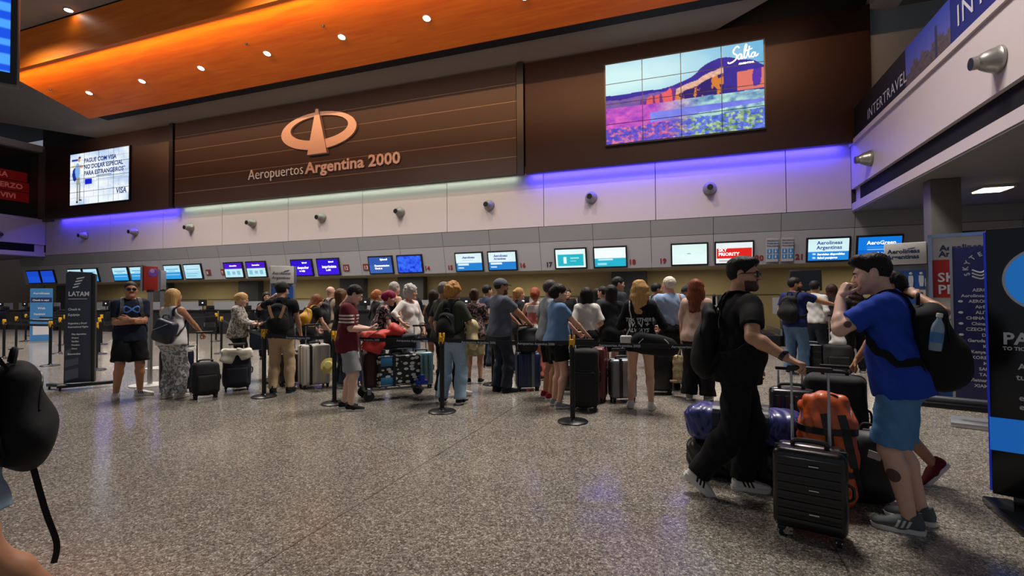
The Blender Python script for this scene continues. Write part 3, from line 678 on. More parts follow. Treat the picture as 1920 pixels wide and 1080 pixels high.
# ================================================================== CHECK-IN COUNTERS
M_DESK = mat('counter_dark_laminate', '#17181b', .4); M_DESKF = mat('counter_grey_panel', '#8f9093', .45); M_TOPK = mat('counter_top_black', '#0c0c0e', .25); M_WARMW = mat('desk_white', '#c5c5c4', .4)
def counter_proto():
    r = empty('check_in_counter', (0, 0, 0))
    MB().span((-.95, 0, 0), (.45, .62, 1.0)).build('body', M_DESK, r, bevel=.01)
    MB().span((-1.0, -.08, 1.0), (.5, .66, 1.06)).build('counter_top', M_TOPK, r, bevel=.012)
    MB().span((-.9, -.015, .2), (.4, .0, .92)).build('front_panel', M_DESK, r)
    MB().span((-1.0, 1.6, .9), (.5, 1.66, 1.42)).build('back_screen_panel', M_DESKF, r)
    MB().span((.55, -.1, 0), (1.15, 3.0, .32)).build('baggage_conveyor', M_BLACKM, r, bevel=.02)
    MB().span((.5, -.1, .32), (.55, 2.8, .5)).span((1.15, -.1, .32), (1.2, 2.8, .5)).build('conveyor_rail', M_STEEL, r)
    mo = empty('monitor', (0, 0, 0)); mo.parent = r
    MB().span((-.5, .42, 1.22), (-.02, .46, 1.52)).build('monitor_shell', M_BLACK, mo, bevel=.01)
    MB().cyl((-.26, .45, 1.06), (-.26, .45, 1.25), .02, n=8).span((-.38, .38, 1.06), (-.14, .54, 1.075)).build('monitor_stand', M_BLACK, mo)
    MB().span((-.28, .412, 1.34), (-.2, .42, 1.39)).build('status_logo', mat('monitor_logo', '#dfe8ff', emit='#dfe8ff', estr=1.2), mo)
    MB().span((.12, .3, 1.06), (.34, .55, 1.24)).build('label_printer', M_BLACK, r, bevel=.01)
    return r
_cp = counter_proto()
CX = [-38.3+2.2*i for i in range(0, 21)]
for i, x in enumerate(CX):
    r = _cp if i == 0 else copy_tree(_cp)
    r.location = (x, 16.3, 0)
    if i < 9: lab = 'black check-in counter, %s from the far end of the row' % (ORD+['x'])[i]
    elif i >= 16: lab = 'black check-in counter, %s from the concrete column end of the row' % ORD[20-i]
    else: lab = 'black check-in counter hidden behind the queue, %s after the first nine' % ORD[i-9]
    tag(r, lab, 'counter', 'check-in counters')
# wall mounted dark monitor at the beige wall
tv = empty('wall_monitor', (3.50, 18.2, 1.63), label='switched-off black monitor on the beige wall behind the man in navy', cat='monitor')
MB().span((-.45, 0, 0), (.45, .06, .66)).build('casing', M_BEZEL, tv, bevel=.01); MB().span((-.42, -.006, .03), (.42, .002, .63)).build('panel_glass', mat('dark_glass', '#101417', .15), tv)
MB().cyl((0, .05, -1.62), (0, .05, .1), .03, n=10).span((-.3, -.1, -1.62), (.3, .25, -1.59)).build('stand', M_BLACKM, tv)
# ================================================================== SMOOTH SOLIDS (blended distance fields meshed on a grid)
_EDG = [(0, 1), (2, 3), (4, 5), (6, 7), (0, 2), (1, 3), (4, 6), (5, 7), (0, 4), (1, 5), (2, 6), (3, 7)]
_COR = np.array([[i & 1, (i >> 1) & 1, (i >> 2) & 1] for i in range(8)])
def surface_nets(d, org, vox):
    s = d < 0
    n = d.shape
    c = np.zeros(tuple(k-1 for k in n), np.uint8)
    for o in _COR: c += s[o[0]:n[0]-1+o[0], o[1]:n[1]-1+o[1], o[2]:n[2]-1+o[2]]
    act = (c > 0) & (c < 8); idx = np.argwhere(act)
    if len(idx) == 0: return np.zeros((0, 3)), np.zeros((0, 4), int)
    vals = np.stack([d[idx[:, 0]+o[0], idx[:, 1]+o[1], idx[:, 2]+o[2]] for o in _COR], 1)
    acc = np.zeros((len(idx), 3)); cnt = np.zeros(len(idx))
    for a, b in _EDG:
        va, vb = vals[:, a], vals[:, b]; mk = (va < 0) != (vb < 0)
        t = np.where(mk, va/np.where(va == vb, 1, va-vb), 0)
        p = _COR[a][None]+t[:, None]*(_COR[b]-_COR[a])[None]
        acc += p*mk[:, None]; cnt += mk
    V = (idx+acc/cnt[:, None])*vox+org
    vid = -np.ones(c.shape, int); vid[tuple(idx.T)] = np.arange(len(idx))
    Q = []
    for ax in range(3):
        sl0 = [slice(1, -1)]*3; sl1 = [slice(1, -1)]*3; sl0[ax] = slice(0, -1); sl1[ax] = slice(1, None)
        a, b = s[tuple(sl0)], s[tuple(sl1)]
        for flip in (0, 1):
            e = np.argwhere((a & ~b) if flip == 0 else (~a & b))
            if len(e) == 0: continue
            e = e+1; e[:, ax] -= 1
            u, w = [(1, 2), (2, 0), (0, 1)][ax]
            du = np.zeros(3, int); du[u] = 1; dw = np.zeros(3, int); dw[w] = 1
            q = [vid[tuple((e-k).T)] for k in (du+dw, dw, np.zeros(3, int), du)]
            q = np.stack(q, 1)
            Q.append(q if flip == 0 else q[:, ::-1])
    Q = np.concatenate(Q); Q = Q[(Q >= 0).all(1)]
    return V, Q

class Solid:
    """round cones, ellipsoids and boxes blended together; each only touches its own neighbourhood of the grid"""
    def __init__(s, lo, hi, vox):
        s.vox = vox; s.org = np.array(lo, float)-vox*1.5; n = np.ceil((np.array(hi)-s.org)/vox).astype(int)+3
        s.d = np.full(tuple(n), 0.5, np.float32); s.n = n
    def _sub(s, lo, hi):
        a = np.clip(np.floor((np.array(lo)-s.org)/s.vox).astype(int), 0, s.n); b = np.clip(np.ceil((np.array(hi)-s.org)/s.vox).astype(int)+1, 0, s.n)
        if (b <= a).any(): return None
        g = [s.org[i]+s.vox*np.arange(a[i], b[i], dtype=np.float32) for i in range(3)]
        return tuple(slice(a[i], b[i]) for i in range(3)), g[0].reshape(-1, 1, 1).astype(np.float32), g[1].reshape(1, -1, 1).astype(np.float32), g[2].reshape(1, 1, -1).astype(np.float32)
    def _mix(s, sl, d, k, sub):
        a = s.d[sl]
        if sub:
            d = -d; h = np.clip(k-np.abs(a-d), 0, None)/k; s.d[sl] = np.maximum(a, d)+h*h*k*.25
        else:
            h = np.clip(k-np.abs(a-d), 0, None)/k; s.d[sl] = np.minimum(a, d)-h*h*k*.25
    def cone(s, a, b, ra, rb=None, k=.02, sc=(1, 1, 1), sub=False, clips=()):
        rb = ra if rb is None else rb; a = np.array(a, float); b = np.array(b, float); r = max(ra, rb)*max(sc)
        m = r+k+2*s.vox; t = s._sub(np.minimum(a, b)-m, np.maximum(a, b)+m)
        if t is None: return s
        sl, X, Y, Z = t; e = b-a; L2 = float(e@e)
        tt = np.clip(((X-a[0])*e[0]+(Y-a[1])*e[1]+(Z-a[2])*e[2])/max(L2, 1e-9), 0, 1)
        dx = (X-a[0]-tt*e[0])/sc[0]; dy = (Y-a[1]-tt*e[1])/sc[1]; dz = (Z-a[2]-tt*e[2])/sc[2]
        d = (np.sqrt(dx*dx+dy*dy+dz*dz)-(ra+(rb-ra)*tt))*min(sc)
        for (p, nrm) in clips: d = np.maximum(d, (X-p[0])*nrm[0]+(Y-p[1])*nrm[1]+(Z-p[2])*nrm[2])
        s._mix(sl, d, k, sub); return s
    def ell(s, c, r, k=.02, sub=False):
        c = np.array(c, float); r = np.array(r, float); m = r+k+2*s.vox; t = s._sub(c-m, c+m)
        if t is None: return s
        sl, X, Y, Z = t
        q = np.sqrt(((X-c[0])/r[0])**2+((Y-c[1])/r[1])**2+((Z-c[2])/r[2])**2)
        s._mix(sl, ((q-1)*min(r)).astype(np.float32), k, sub); return s
    def box(s, c, h, rnd, k=.02, R=None, sub=False):
        c = np.array(c, float); h = np.array(h, float); m = (np.linalg.norm(h) if R is not None else h)+k+2*s.vox+rnd; t = s._sub(c-m, c+m)
        if t is None: return s
        sl, X, Y, Z = t; P = [X-c[0], Y-c[1], Z-c[2]]
        if R is not None: Ri = np.array(R).T; P = [Ri[i][0]*P[0]+Ri[i][1]*P[1]+Ri[i][2]*P[2] for i in range(3)]
        q = [np.abs(P[i])-(h[i]-rnd) for i in range(3)]
        o = np.sqrt(sum(np.maximum(v, 0)**2 for v in q)); d = o+np.minimum(np.maximum(np.maximum(q[0], q[1]), q[2]), 0)-rnd
        s._mix(sl, d.astype(np.float32), k, sub); return s
    def grid(s):
        return [(s.org[i]+s.vox*np.arange(s.n[i], dtype=np.float32)).reshape([-1 if j == i else 1 for j in range(3)]) for i in range(3)]
    def clip(s, p, nrm):
        """drop everything on the side of p the normal points to"""
        X, Y, Z = s.grid(); s.d = np.maximum(s.d, (X-p[0])*nrm[0]+(Y-p[1])*nrm[1]+(Z-p[2])*nrm[2]); return s
    def folds(s, amp, fx=14, fz=9, seed=0):
        X, Y, Z = s.grid(); p = seed*1.7
        w = np.sin(fx*X+5*np.sin(3.1*Z+p)+fz*Z*.8+p)*np.sin(fx*.8*Y-fz*Z+2*np.sin(4*X+p)+p*.6)
        w = w+.6*np.sin(fz*2.3*Z+7*X*np.sign(np.sin(p+1))+4*Y+p)
        near = np.abs(s.d) < .06
        s.d = s.d+np.where(near, amp*w, 0).astype(np.float32); return s
    def creases(s, amp, f=20, seed=0):
        X, Y, Z = s.grid(); p = seed*2.3
        a = np.abs(np.sin(f*.5*(X*.8+Z*.9+.25*np.sin(7*Y+p))+p)); b = np.abs(np.sin(f*.5*(Y-.7*Z+.3*np.sin(6*X+p))+p*1.3)); c = np.abs(np.sin(f*.36*(Z+.4*X*np.sign(np.cos(p))+.2*np.sin(9*X+p))+p))
        s.d = s.d+np.where(np.abs(s.d) < .06, amp*(1.6-a-b*.7-c*.6), 0).astype(np.float32); return s
    def strands(s, amp, freq=26, seed=0):
        X, Y, Z = s.grid(); a = np.arctan2(X, Y+.02)
        w = np.sin(freq*a+3*np.sin(9*Z+seed)+seed)+.6*np.sin(freq*1.9*a+seed*2+14*Z)
        s.d = s.d+(amp*w*(np.abs(s.d) < .04)).astype(np.float32); return s
    def get(s): return surface_nets(s.d.astype(np.float64), s.org, s.vox)

def mesh_np(name, V, Q, mats, mi=None):
    me = bpy.data.meshes.new(name); n, q = len(V), len(Q)
    me.vertices.add(n); me.vertices.foreach_set('co', np.asarray(V, np.float32).ravel())
    me.loops.add(q*4); me.loops.foreach_set('vertex_index', np.asarray(Q, np.int32).ravel())
    me.polygons.add(q); me.polygons.foreach_set('loop_start', np.arange(0, q*4, 4, dtype=np.int32))
    for m in (mats if isinstance(mats, (list, tuple)) else [mats]): me.materials.append(m)
    if mi is not None: me.polygons.foreach_set('material_index', np.asarray(mi, np.int32))
    me.polygons.foreach_set('use_smooth', np.ones(q, bool))
    me.update(calc_edges=True)
    return me

# ------------------------------------------------------------------ cloth, skin and hair materials
def skin_mat(tone):
    c = {'fair': '#c99a82', 'pale': '#d6ab95', 'tan': '#b07c5c', 'olive': '#b98a6b', 'brown': '#8d5d42', 'red': '#c98f7a'}.get(tone, tone)
    m = mat('skin_'+str(tone), c, 0.5, noise=0.06, nscale=18)
    m.node_tree.nodes['Principled BSDF'].inputs['Subsurface Weight'].default_value = 0.08
    m.node_tree.nodes['Principled BSDF'].inputs['Subsurface Radius'].default_value = (0.02, 0.008, 0.004)
    return m
def cloth(col, rough=0.85): return mat('cloth_'+str(col), col, rough, noise=0.10, nscale=26, bump=0.12, bscale=420, spec=0.25)
def hair_mat(col):
    n_ = 'hair_'+col
    if n_ in MATS: return MATS[n_]
    m = bpy.data.materials.new(n_); m.use_nodes = True; nt = m.node_tree; b = nt.nodes['Principled BSDF']; L = nt.links.new
    tc = nt.nodes.new('ShaderNodeTexCoord'); mp = nt.nodes.new('ShaderNodeMapping'); mp.inputs['Scale'].default_value = (90, 90, 7); L(tc.outputs['Object'], mp.inputs['Vector'])
    n = nt.nodes.new('ShaderNodeTexNoise'); n.inputs['Scale'].default_value = 1.0; n.inputs['Detail'].default_value = 3; L(mp.outputs['Vector'], n.inputs['Vector'])
    c = srgb(col); mx = nt.nodes.new('ShaderNodeMix'); mx.data_type = 'RGBA'; mx.inputs['A'].default_value = (*[v*.45 for v in c], 1); mx.inputs['B'].default_value = (*[min(1, v*1.6) for v in c], 1)
    L(n.outputs['Fac'], mx.inputs['Factor']); L(mx.outputs['Result'], b.inputs['Base Color']); b.inputs['Roughness'].default_value = 0.6; b.inputs['Specular IOR Level'].default_value = 0.25
    bp = nt.nodes.new('ShaderNodeBump'); bp.inputs['Strength'].default_value = 0.5; bp.inputs['Distance'].default_value = 0.006; L(n.outputs['Fac'], bp.inputs['Height']); L(bp.outputs['Normal'], b.inputs['Normal'])
    MATS[n_] = m
    return m
def pattern_mat(name, base, ink, kind='floral', scale=14, thr=.5):
    if name in MATS: return MATS[name]
    m = bpy.data.materials.new(name); m.use_nodes = True; nt = m.node_tree; b = nt.nodes['Principled BSDF']; L = nt.links.new
    tc = nt.nodes.new('ShaderNodeTexCoord'); b.inputs['Roughness'].default_value = .8
    if kind == 'floral':
        n = nt.nodes.new('ShaderNodeTexNoise'); n.inputs['Scale'].default_value = scale; n.inputs['Detail'].default_value = 3; n.inputs['Distortion'].default_value = 1.5; L(tc.outputs['Object'], n.inputs['Vector']); src = n.outputs['Fac']
    elif kind == 'stripes':
        sp = nt.nodes.new('ShaderNodeSeparateXYZ'); L(tc.outputs['Object'], sp.inputs['Vector'])
        mm = nt.nodes.new('ShaderNodeMath'); mm.operation = 'MULTIPLY'; mm.inputs[1].default_value = scale; L(sp.outputs['Z'], mm.inputs[0])
        fr = nt.nodes.new('ShaderNodeMath'); fr.operation = 'FRACT'; L(mm.outputs[0], fr.inputs[0]); src = fr.outputs[0]
    else:
        v = nt.nodes.new('ShaderNodeTexVoronoi'); v.inputs['Scale'].default_value = scale; L(tc.outputs['Object'], v.inputs['Vector']); src = v.outputs['Distance']
    r = nt.nodes.new('ShaderNodeValToRGB'); r.color_ramp.elements[0].position = thr-.02; r.color_ramp.elements[0].color = (*srgb(base), 1)
    r.color_ramp.elements[1].position = thr+.02; r.color_ramp.elements[1].color = (*srgb(ink), 1); L(src, r.inputs['Fac']); L(r.outputs['Color'], b.inputs['Base Color'])
    MATS[name] = m
    return m
M_EYEW = mat('eye_white', '#d8d0c8', .3); M_EYEK = mat('eye_dark', '#17100c', .2); M_LIP = mat('lips', '#8f5348', .5); M_STUB = mat('beard_dark', '#46322a', .75, noise=.35, nscale=150)
M_GLASSK = mat('sunglass_black', '#060607', .12); M_SHOEW = mat('shoe_white', '#c9c6c0', .6, noise=.05); M_SOLEW = mat('sole_white', '#d2cfc9', .55)

def unit(v): v = np.array(v, float); return v/max(1e-9, np.linalg.norm(v))
def rotm(ax, a):
    return np.array(Matrix.Rotation(a, 3, ax))
def ik(a, t, l1, l2, hint):
    """two-bone chain from a to target t; returns the middle joint and the reached end"""
    a = np.array(a, float); t = np.array(t, float); v = t-a; d = np.linalg.norm(v); mx = (l1+l2)*.999
    if d > mx: t = a+v/d*mx; d = mx; v = t-a
    u = v/d; x = (l1*l1-l2*l2+d*d)/(2*d); h = math.sqrt(max(0, l1*l1-x*x)); hp = np.array(hint, float); hp = hp-u*(hp@u); hp = unit(hp)
    return a+u*x+hp*h, t
# ================================================================== PEOPLE
def ball(mb, c, r, n=8, mi=0):
    r = (r, r, r) if not isinstance(r, (tuple, list)) else r; vs = []; fs = []
    for i in range(1, n):
        for k in range(n*2):
            a = math.pi*i/n; t = math.pi*k/n; vs.append((c[0]+r[0]*math.sin(a)*math.cos(t), c[1]+r[1]*math.sin(a)*math.sin(t), c[2]+r[2]*math.cos(a)))
    m = n*2
    for i in range(n-2):
        for k in range(m): fs.append((i*m+k, (i+1)*m+k, (i+1)*m+(k+1) % m, i*m+(k+1) % m))
    vs += [(c[0], c[1], c[2]+r[2]), (c[0], c[1], c[2]-r[2])]; t, b = len(vs)-2, len(vs)-1
    for k in range(m): fs += [(t, k, (k+1) % m), (b, (n-2)*m+(k+1) % m, (n-2)*m+k)]
    return mb.add(vs, fs, mi)

def hand_geom(curl, vox, spread=0.0, thumb=0.5):
    S = Solid((-.07, -.05, -.05), (.085, .11, .20), vox)
    S.cone((0, 0, -.05), (0, 0, .01), .026, .027, k=.01, sc=(1.05, .85, 1))
    roots = [(.030, .004, .088), (.010, 0, .094), (-.010, 0, .091), (-.029, .003, .082)]
    for (x, y, z) in roots: S.cone((x*.62, 0, .01), (x, y, z), .015, .0125, k=.012)
    lens = [.070, .078, .072, .056]
    for i, (x, y, z) in enumerate(roots):
        p = np.array((x, y, z)); a = 0.0; L = lens[i]; dx = (1.5-i)*spread*.12
        for j, f in enumerate((.46, .30, .24)):
            a += (curl if not isinstance(curl, (list, tuple)) else curl[i])*math.radians((78, 92, 55)[j])
            q = p+np.array((dx, math.sin(a), math.cos(a)))*L*f
            S.cone(p, q, .0098-.0008*j, .0092-.0009*j, k=.004); p = q
    t0 = np.array((.026, .006, .022)); t1 = t0+np.array((.026, .014+.014*thumb, .030)); t2 = t1+np.array((.012-.016*thumb, .012+.018*thumb, .030)); t3 = t2+np.array((-.002-.012*thumb, .004+.010*thumb, .024))
    S.cone(t0, t1, .017, .0125, k=.012).cone(t1, t2, .0115, .0105, k=.004).cone(t2, t3, .0105, .008, k=.004)
    return S.get()
_HAND = {}
def hand_cached(curl, vox, thumb):
    key = (str(curl), vox, thumb)
    if key not in _HAND: _HAND[key] = hand_geom(curl, vox, 0, thumb)
    return _HAND[key]

def head_geom(vox, sex, fat=1.0):
    S = Solid((-.11, -.14, -.22), (.11, .14, .14), vox); f = 1+.5*(fat-1)
    S.ell((0, -.016, .030), (.077, .096, .088), k=.02)
    S.ell((0, .022, -.030), (.059*f, .068, .082), k=.03)
    jw = .040 if sex == 'm' else .033
    for q in (-1, 1):
        S.cone((q*jw*1.15*f, .0, -.045), (q*.014, .066, -.092), .030*f, .020, k=.03)
        S.ell((q*.040, .052, -.022), (.028*f, .028, .028), k=.03)
        S.ell((q*.078, -.008, -.004), (.010, .019, .030), k=.008)
    S.cone((-.030, .076, .024), (.030, .076, .024), .014 if sex == 'm' else .011, k=.02)
    for q in (-1, 1): S.ell((q*.031, .101, .004), (.019, .016, .012), k=.016, sub=True)
    S.cone((0, .086, .014), (0, .104, -.022), .0085, .0125, k=.012); S.ell((-.010, .098, -.027), (.009, .009, .008), k=.008); S.ell((.010, .098, -.027), (.009, .009, .008), k=.008)
    S.cone((-.018, .083, -.050), (.018, .083, -.050), .0075, k=.008); S.cone((-.015, .083, -.061), (.015, .083, -.061), .008, k=.008)
    S.cone((-.022, .0935, -.0555), (.022, .0935, -.0555), .0025, k=.004, sub=True)
    S.ell((0, .078, -.092), (.020, .016, .016), k=.025)
    nr = .056 if sex == 'm' else .047
    S.cone((0, -.022, -.06), (0, -.048, -.215), nr*f, nr*1.12*f, k=.03)
    return S.get()
_HEADS = {}
def head_cached(*a):
    if a not in _HEADS: _HEADS[a] = head_geom(*a)
    return _HEADS[a]

def hair_geom(style, vox, length=.3, seed=0, cut=None):
    lo = (-.17, -.24, -.16-length); S = Solid(lo, (.17, .17, .23), vox); g = .012
    if style in ('short', 'buzz', 'quiff', 'swept'):
        g = {'buzz': .006, 'quiff': .0055, 'swept': .007}.get(style, .013)
        S.ell((0, -.018, .034), (.077+g, .096+g, .088+g+(.004 if style != 'buzz' else 0)), k=.01)
        if style == 'quiff': S.ell((0, .004, .088), (.070, .098, .046), k=.03); S.cone((-.034, .058, .112), (.034, .064, .110), .022, k=.04)
        if style == 'swept': S.ell((0, .0, .090), (.072, .098, .042), k=.03); S.cone((-.036, .062, .100), (.036, .066, .098), .019, k=.03)
        S.clip((0, -.06, -.075), unit((0, .72, -.70)))
        for q in (-1, 1): S.ell((q*.088, -.004, .0), (.030, .026, .036), k=.008, sub=True)
        if style == 'quiff': S.ell((0, .13, .0), (.065, .075, .062), k=.02, sub=True)
        else: S.ell((0, .13, -.0), (.062, .07, .066), k=.02, sub=True)
    elif style == 'curly':
        S.ell((0, -.02, .035), (.104, .118, .108), k=.01); S.ell((0, -.06, -.02), (.098, .08, .09), k=.03)
        rg = np.random.RandomState(seed)
        for i in range(46):
            a, b = rg.rand()*6.28, rg.rand()*2.0; S.ell((.10*math.sin(b)*math.cos(a), -.025+.11*math.sin(b)*math.sin(a), .03+.105*math.cos(b)), (.022, .022, .022), k=.012)
        S.ell((0, .125, -.02), (.062, .075, .085), k=.02, sub=True); S.clip((0, 0, -.10), (0, 0, -1))
    else:
        S.ell((0, -.020, .036), (.090, .108, .100), k=.01)
        if style in ('long', 'bob', 'wavy'):
            for q in (-1, 1): S.cone((q*.060, -.02, .02), (q*.075, -.035, -min(length, .26)), .036, .030, k=.04)
            S.cone((0, -.055, .02), (0, -.085, -length), .088, .075 if style == 'bob' else .062, k=.04, sc=(1.05, .62, 1))
            if style == 'wavy': S.cone((0, -.07, -.1), (0, -.10, -length), .10, .075, k=.05, sc=(1.1, .6, 1))
        else:
            S.ell((0, -.05, -.03), (.075, .07, .06), k=.03)
        if style == 'bun': S.ell((0, -.115, .075), (.048, .045, .045), k=.012)
        if style == 'pony': S.ell((0, -.118, .045), (.03, .03, .03), k=.02); S.cone((0, -.125, .04), (0, -.135, -length), .036, .018, k=.02)
        if style == 'updo': S.ell((0, -.11, .0), (.06, .05, .065), k=.03)
        S.ell((0, .135, -.03), (.064, .083, .092), k=.02, sub=True)
        if style in ('bun', 'pony', 'updo'): S.clip((0, -.03, -.085), unit((0, .55, -.83))) if style != 'pony' else None
        if style == 'bob': S.clip((0, 0, -length), (0, 0, -1))
    S.strands({'buzz': .0005, 'quiff': .0016, 'swept': .0016, 'short': .0022}.get(style, .0030), freq=44 if style in ('quiff', 'swept', 'short') else 26, seed=seed)
    if style == 'wavy': S.folds(.006, fx=16, fz=26, seed=seed)
    return S.get()

PEOPLE = {}
class Person: pass
def person(label, pos, face=0, yaw=None, height=1.72, sex='m', fat=1.0, skin='olive', hair=('short', '#1a1512'), hair_len=.3,
           top=None, bottom=None, shoes=None, L=None, R=None, legL=None, legR=None, lean=0.0, side=0.0, twist=0.0, head=(0, 0), vox=.0165, hvox=.009,
           group=None, beard=0, glasses=None, cap=None, seed=None, curl=(.35, .35), thumb=.5, palmL=None, palmR=None, fdirL=None, fdirR=None, hip=None, eyes=True, hem_open=None):
    P = Person(); s = height/1.75; rs_ = len(PEOPLE) if seed is None else seed
    pos = Vector(pos); yw = view_yaw(pos)-math.radians(face) if yaw is None else yaw
    P.root = empty('person', pos, yw, label, 'person', group); P.s = s; P.yaw = yw
    if yaw is None and math.cos(math.radians(face)-head[0]) > .55: eyes = False
    P.M = Matrix.Translation(pos) @ Matrix.Rotation(yw, 4, 'Z')
    P.w = lambda p: P.M @ Vector(p)
    Pi = P.M.inverted(); P.l = lambda p: np.array(Pi @ Vector(p))
    fem = sex == 'f'
    hipz = .925*s; C0 = np.array((0, 0, hipz)) if hip is None else np.array(hip, float)*s+np.array((0, 0, hipz))
    RT = rotm('X', -lean) @ rotm('Y', side)
    def T(p, tw=0.0):
        p = np.array(p, float)*s; p = p-np.array((0, 0, .925*s))
        if tw: p = rotm('Z', tw) @ p
        return RT @ p+C0
    P.T = T; P.RT = RT
    sh = (.178 if not fem else .158)*(1+.35*(fat-1)); hipx = .088 if not fem else .092
    shz = 1.415
    J = {}
    for q, n in ((-1, 'L'), (1, 'R')):
        J['sh'+n] = T((q*sh, 0, shz), twist); J['hip'+n] = C0+np.array((q*hipx*s, 0, 0))
    # legs
    for q, n, lg in ((-1, 'L', legL), (1, 'R', legR)):
        lg = dict(lg or {}); x, y = lg.get('at', (q*.10, 0.0)); z = lg.get('z', .0); pit = lg.get('pitch', 0.0); fyaw = lg.get('yaw', -q*.16)
        foot = np.array((x, y, z)); ank = foot+np.array((0, 0, .085*s))
        if 'at_m' in lg: ank = np.array(lg['at_m'], float)
        knee, ank = ik(J['hip'+n], ank, .435*s, .42*s, lg.get('knee', (q*.05, 1, 0)))
        J['kn'+n], J['an'+n] = knee, ank; J['ft'+n] = (fyaw, pit)
    # arms
    for q, n, ar in ((-1, 'L', L), (1, 'R', R)):
        ar = dict(ar or {}); S0 = J['sh'+n]
        if 'to' in ar: tgt = np.array(ar['to'], float)*(s if not ar.get('abs') else 1)
        else:
            sw = ar.get('swing', .04); tgt = S0+np.array((q*ar.get('out', .07), sw, -.50))*s
        el, wr = ik(S0, tgt, .285*s, .255*s, ar.get('elbow', (q*.5, -1, -.3)))
        J['el'+n], J['wr'+n] = el, wr
    P.J = J
    sm = skin_mat(skin); f = fat
    # --- radii
    pel, wai, che = ((.160, .138, .165) if not fem else (.172, .122, .146)); pel *= f; wai *= f*(1+.25*max(0, f-1)); che *= (1+.75*(f-1)); dep = .66*(1+.3*(f-1))
    ua, fa_, wr_ = ((.051, .042, .027) if not fem else (.042, .035, .023)); ua *= f; fa_ *= (1+.6*(f-1))
    th, kn, ca, an = ((.088, .058, .056, .039) if not fem else (.089, .055, .052, .036)); th *= f; kn *= (1+.5*(f-1)); ca *= (1+.6*(f-1))
    def torso(S, e=0.0, low=True, k=.05):
        if low:
            S.cone(T((-.055, -.01, .93)), T((.055, -.01, .93)), (pel*.70+e)*s, k=k)
            for q in (-1, 1): S.ell(T((q*.072, -.055*f, .92)), [(.085*f+e)*s]*3, k=k)
        S.cone(T((0, 0, .96)), T((0, 0, 1.10)), (pel+e)*s, (wai+e)*s, k=k, sc=(1, dep+e, 1))
        S.cone(T((0, .005, 1.10)), T((0, .005, 1.30), twist*.6), (wai+e)*s, (che+e)*s, k=k, sc=(1, dep+e, 1))
        if f > 1.05: S.ell(T((0, .06*f, 1.04)), ((.12*f+e)*s, (.10*f+e)*s, (.12*f+e)*s), k=.06)
        S.cone(T((-sh*.82, -.004, 1.385), twist), T((sh*.82, -.004, 1.385), twist), (.062*(.6+.4*f)+e)*s, k=k)
        for q in (-1, 1):
            S.cone(T((q*sh*.72, -.008, 1.408), twist), T((0, -.016, 1.455), twist), (.046+e*.8)*s, (.056+e*.5)*s, k=.04)
            if fem: S.ell(T((q*.070, .078, 1.265), twist), ((.062+e)*s, (.055+e)*s, (.060+e)*s), k=.04)
            else: S.ell(T((q*.075, .055, 1.30), twist), ((.075+e)*s, (.045+e)*s, (.06+e)*s), k=.05)
    def arm(S, n, e=0.0, t1=1.0, k=.03, flare=0.0):
        a, b, c = J['sh'+n], J['el'+n], J['wr'+n]
        if t1 <= 1.0:
            d = unit(b-a); end = a+(b-a)*t1; r1 = (ua*(1-.18*t1)+e+flare)*s
            S.cone(a, end+d*.03, (ua*1.08+e)*s, r1, k=k, clips=[(end, d)] if t1 < 1 else ())
        else:
            S.cone(a, b, (ua*1.08+e)*s, (ua*.84+e)*s, k=k)
            d = unit(c-b); end = b+(c-b)*(t1-1)
            S.cone(b, end+d*.02, (fa_+e)*s, (fa_*(2-t1)+wr_*(t1-1)+e+flare)*s, k=k, clips=[(end, d)])
    # --- body
    allp = np.array([v for kx, v in J.items() if not kx.startswith('ft')]+[T((0, 0, 1.5))]); lo = allp.min(0)-.24*s; hi = allp.max(0)+.24*s; lo[2] = max(lo[2], -.02)
    S = Solid(lo, hi, vox*1.12); torso(S, 0.0)
    for n in 'LR':
        S.cone(J['sh'+n], J['el'+n], ua*1.08*s, ua*.82*s, k=.03); m_ = J['el'+n]+(J['wr'+n]-J['el'+n])*.28
        S.cone(J['el'+n], m_, ua*.80*s, fa_*1.04*s, k=.02); S.cone(m_, J['wr'+n], fa_*1.04*s, wr_*s, k=.02)
        S.cone(J['hip'+n], J['kn'+n], th*s, kn*1.02*s, k=.05); m_ = J['kn'+n]+(J['an'+n]-J['kn'+n])*.30; bk = unit(np.cross(np.cross(J['kn'+n]-J['hip'+n]+np.array((0, .02, 0)), (0, 1, 0)), J['an'+n]-J['kn'+n]))
        S.cone(J['kn'+n], m_+np.array((0, -.012, 0)), kn*s, ca*1.04*s, k=.03); S.cone(m_+np.array((0, -.012, 0)), J['an'+n], ca*1.04*s, an*s, k=.03)
    V, Q = S.get(); parts = [(V, Q, np.zeros(len(Q), int))]
    # --- head
    hy, hp = head[0], head[1]; hroll = head[2] if len(head) > 2 else 0
    RH = RT @ rotm('Z', hy+twist*.7) @ rotm('X', -hp) @ rotm('Y', hroll); hc = T((0, .018, 1.50), twist)+RH @ np.array((0, .012, .122*s)); hs = s*(1.03 if s > .93 else 1.06)
    P.hx = lambda p: (RH @ (np.asarray(p, float).reshape(-1, 3)*hs).T).T+hc
    P.RH = RH; P.hc = hc
    V, Q = head_cached(hvox, sex, round(1+.6*(fat-1), 2)); cen = V[Q].mean(1); mi = np.zeros(len(Q), int)
    lip = (np.abs(cen[:, 0]) < .024) & (cen[:, 2] < -.045) & (cen[:, 2] > -.068) & (cen[:, 1] > .078); mi[lip] = 1
    if beard >= 1:
        bd = (cen[:, 2] < -.032-.35*np.clip(.075-cen[:, 1], 0, .03)) & (cen[:, 1] > .018) & (cen[:, 2] > -.125) & ~lip & ~((np.abs(cen[:, 0]) > .026) & (cen[:, 2] > -.046) & (cen[:, 1] > .05)); mi[bd] = 2
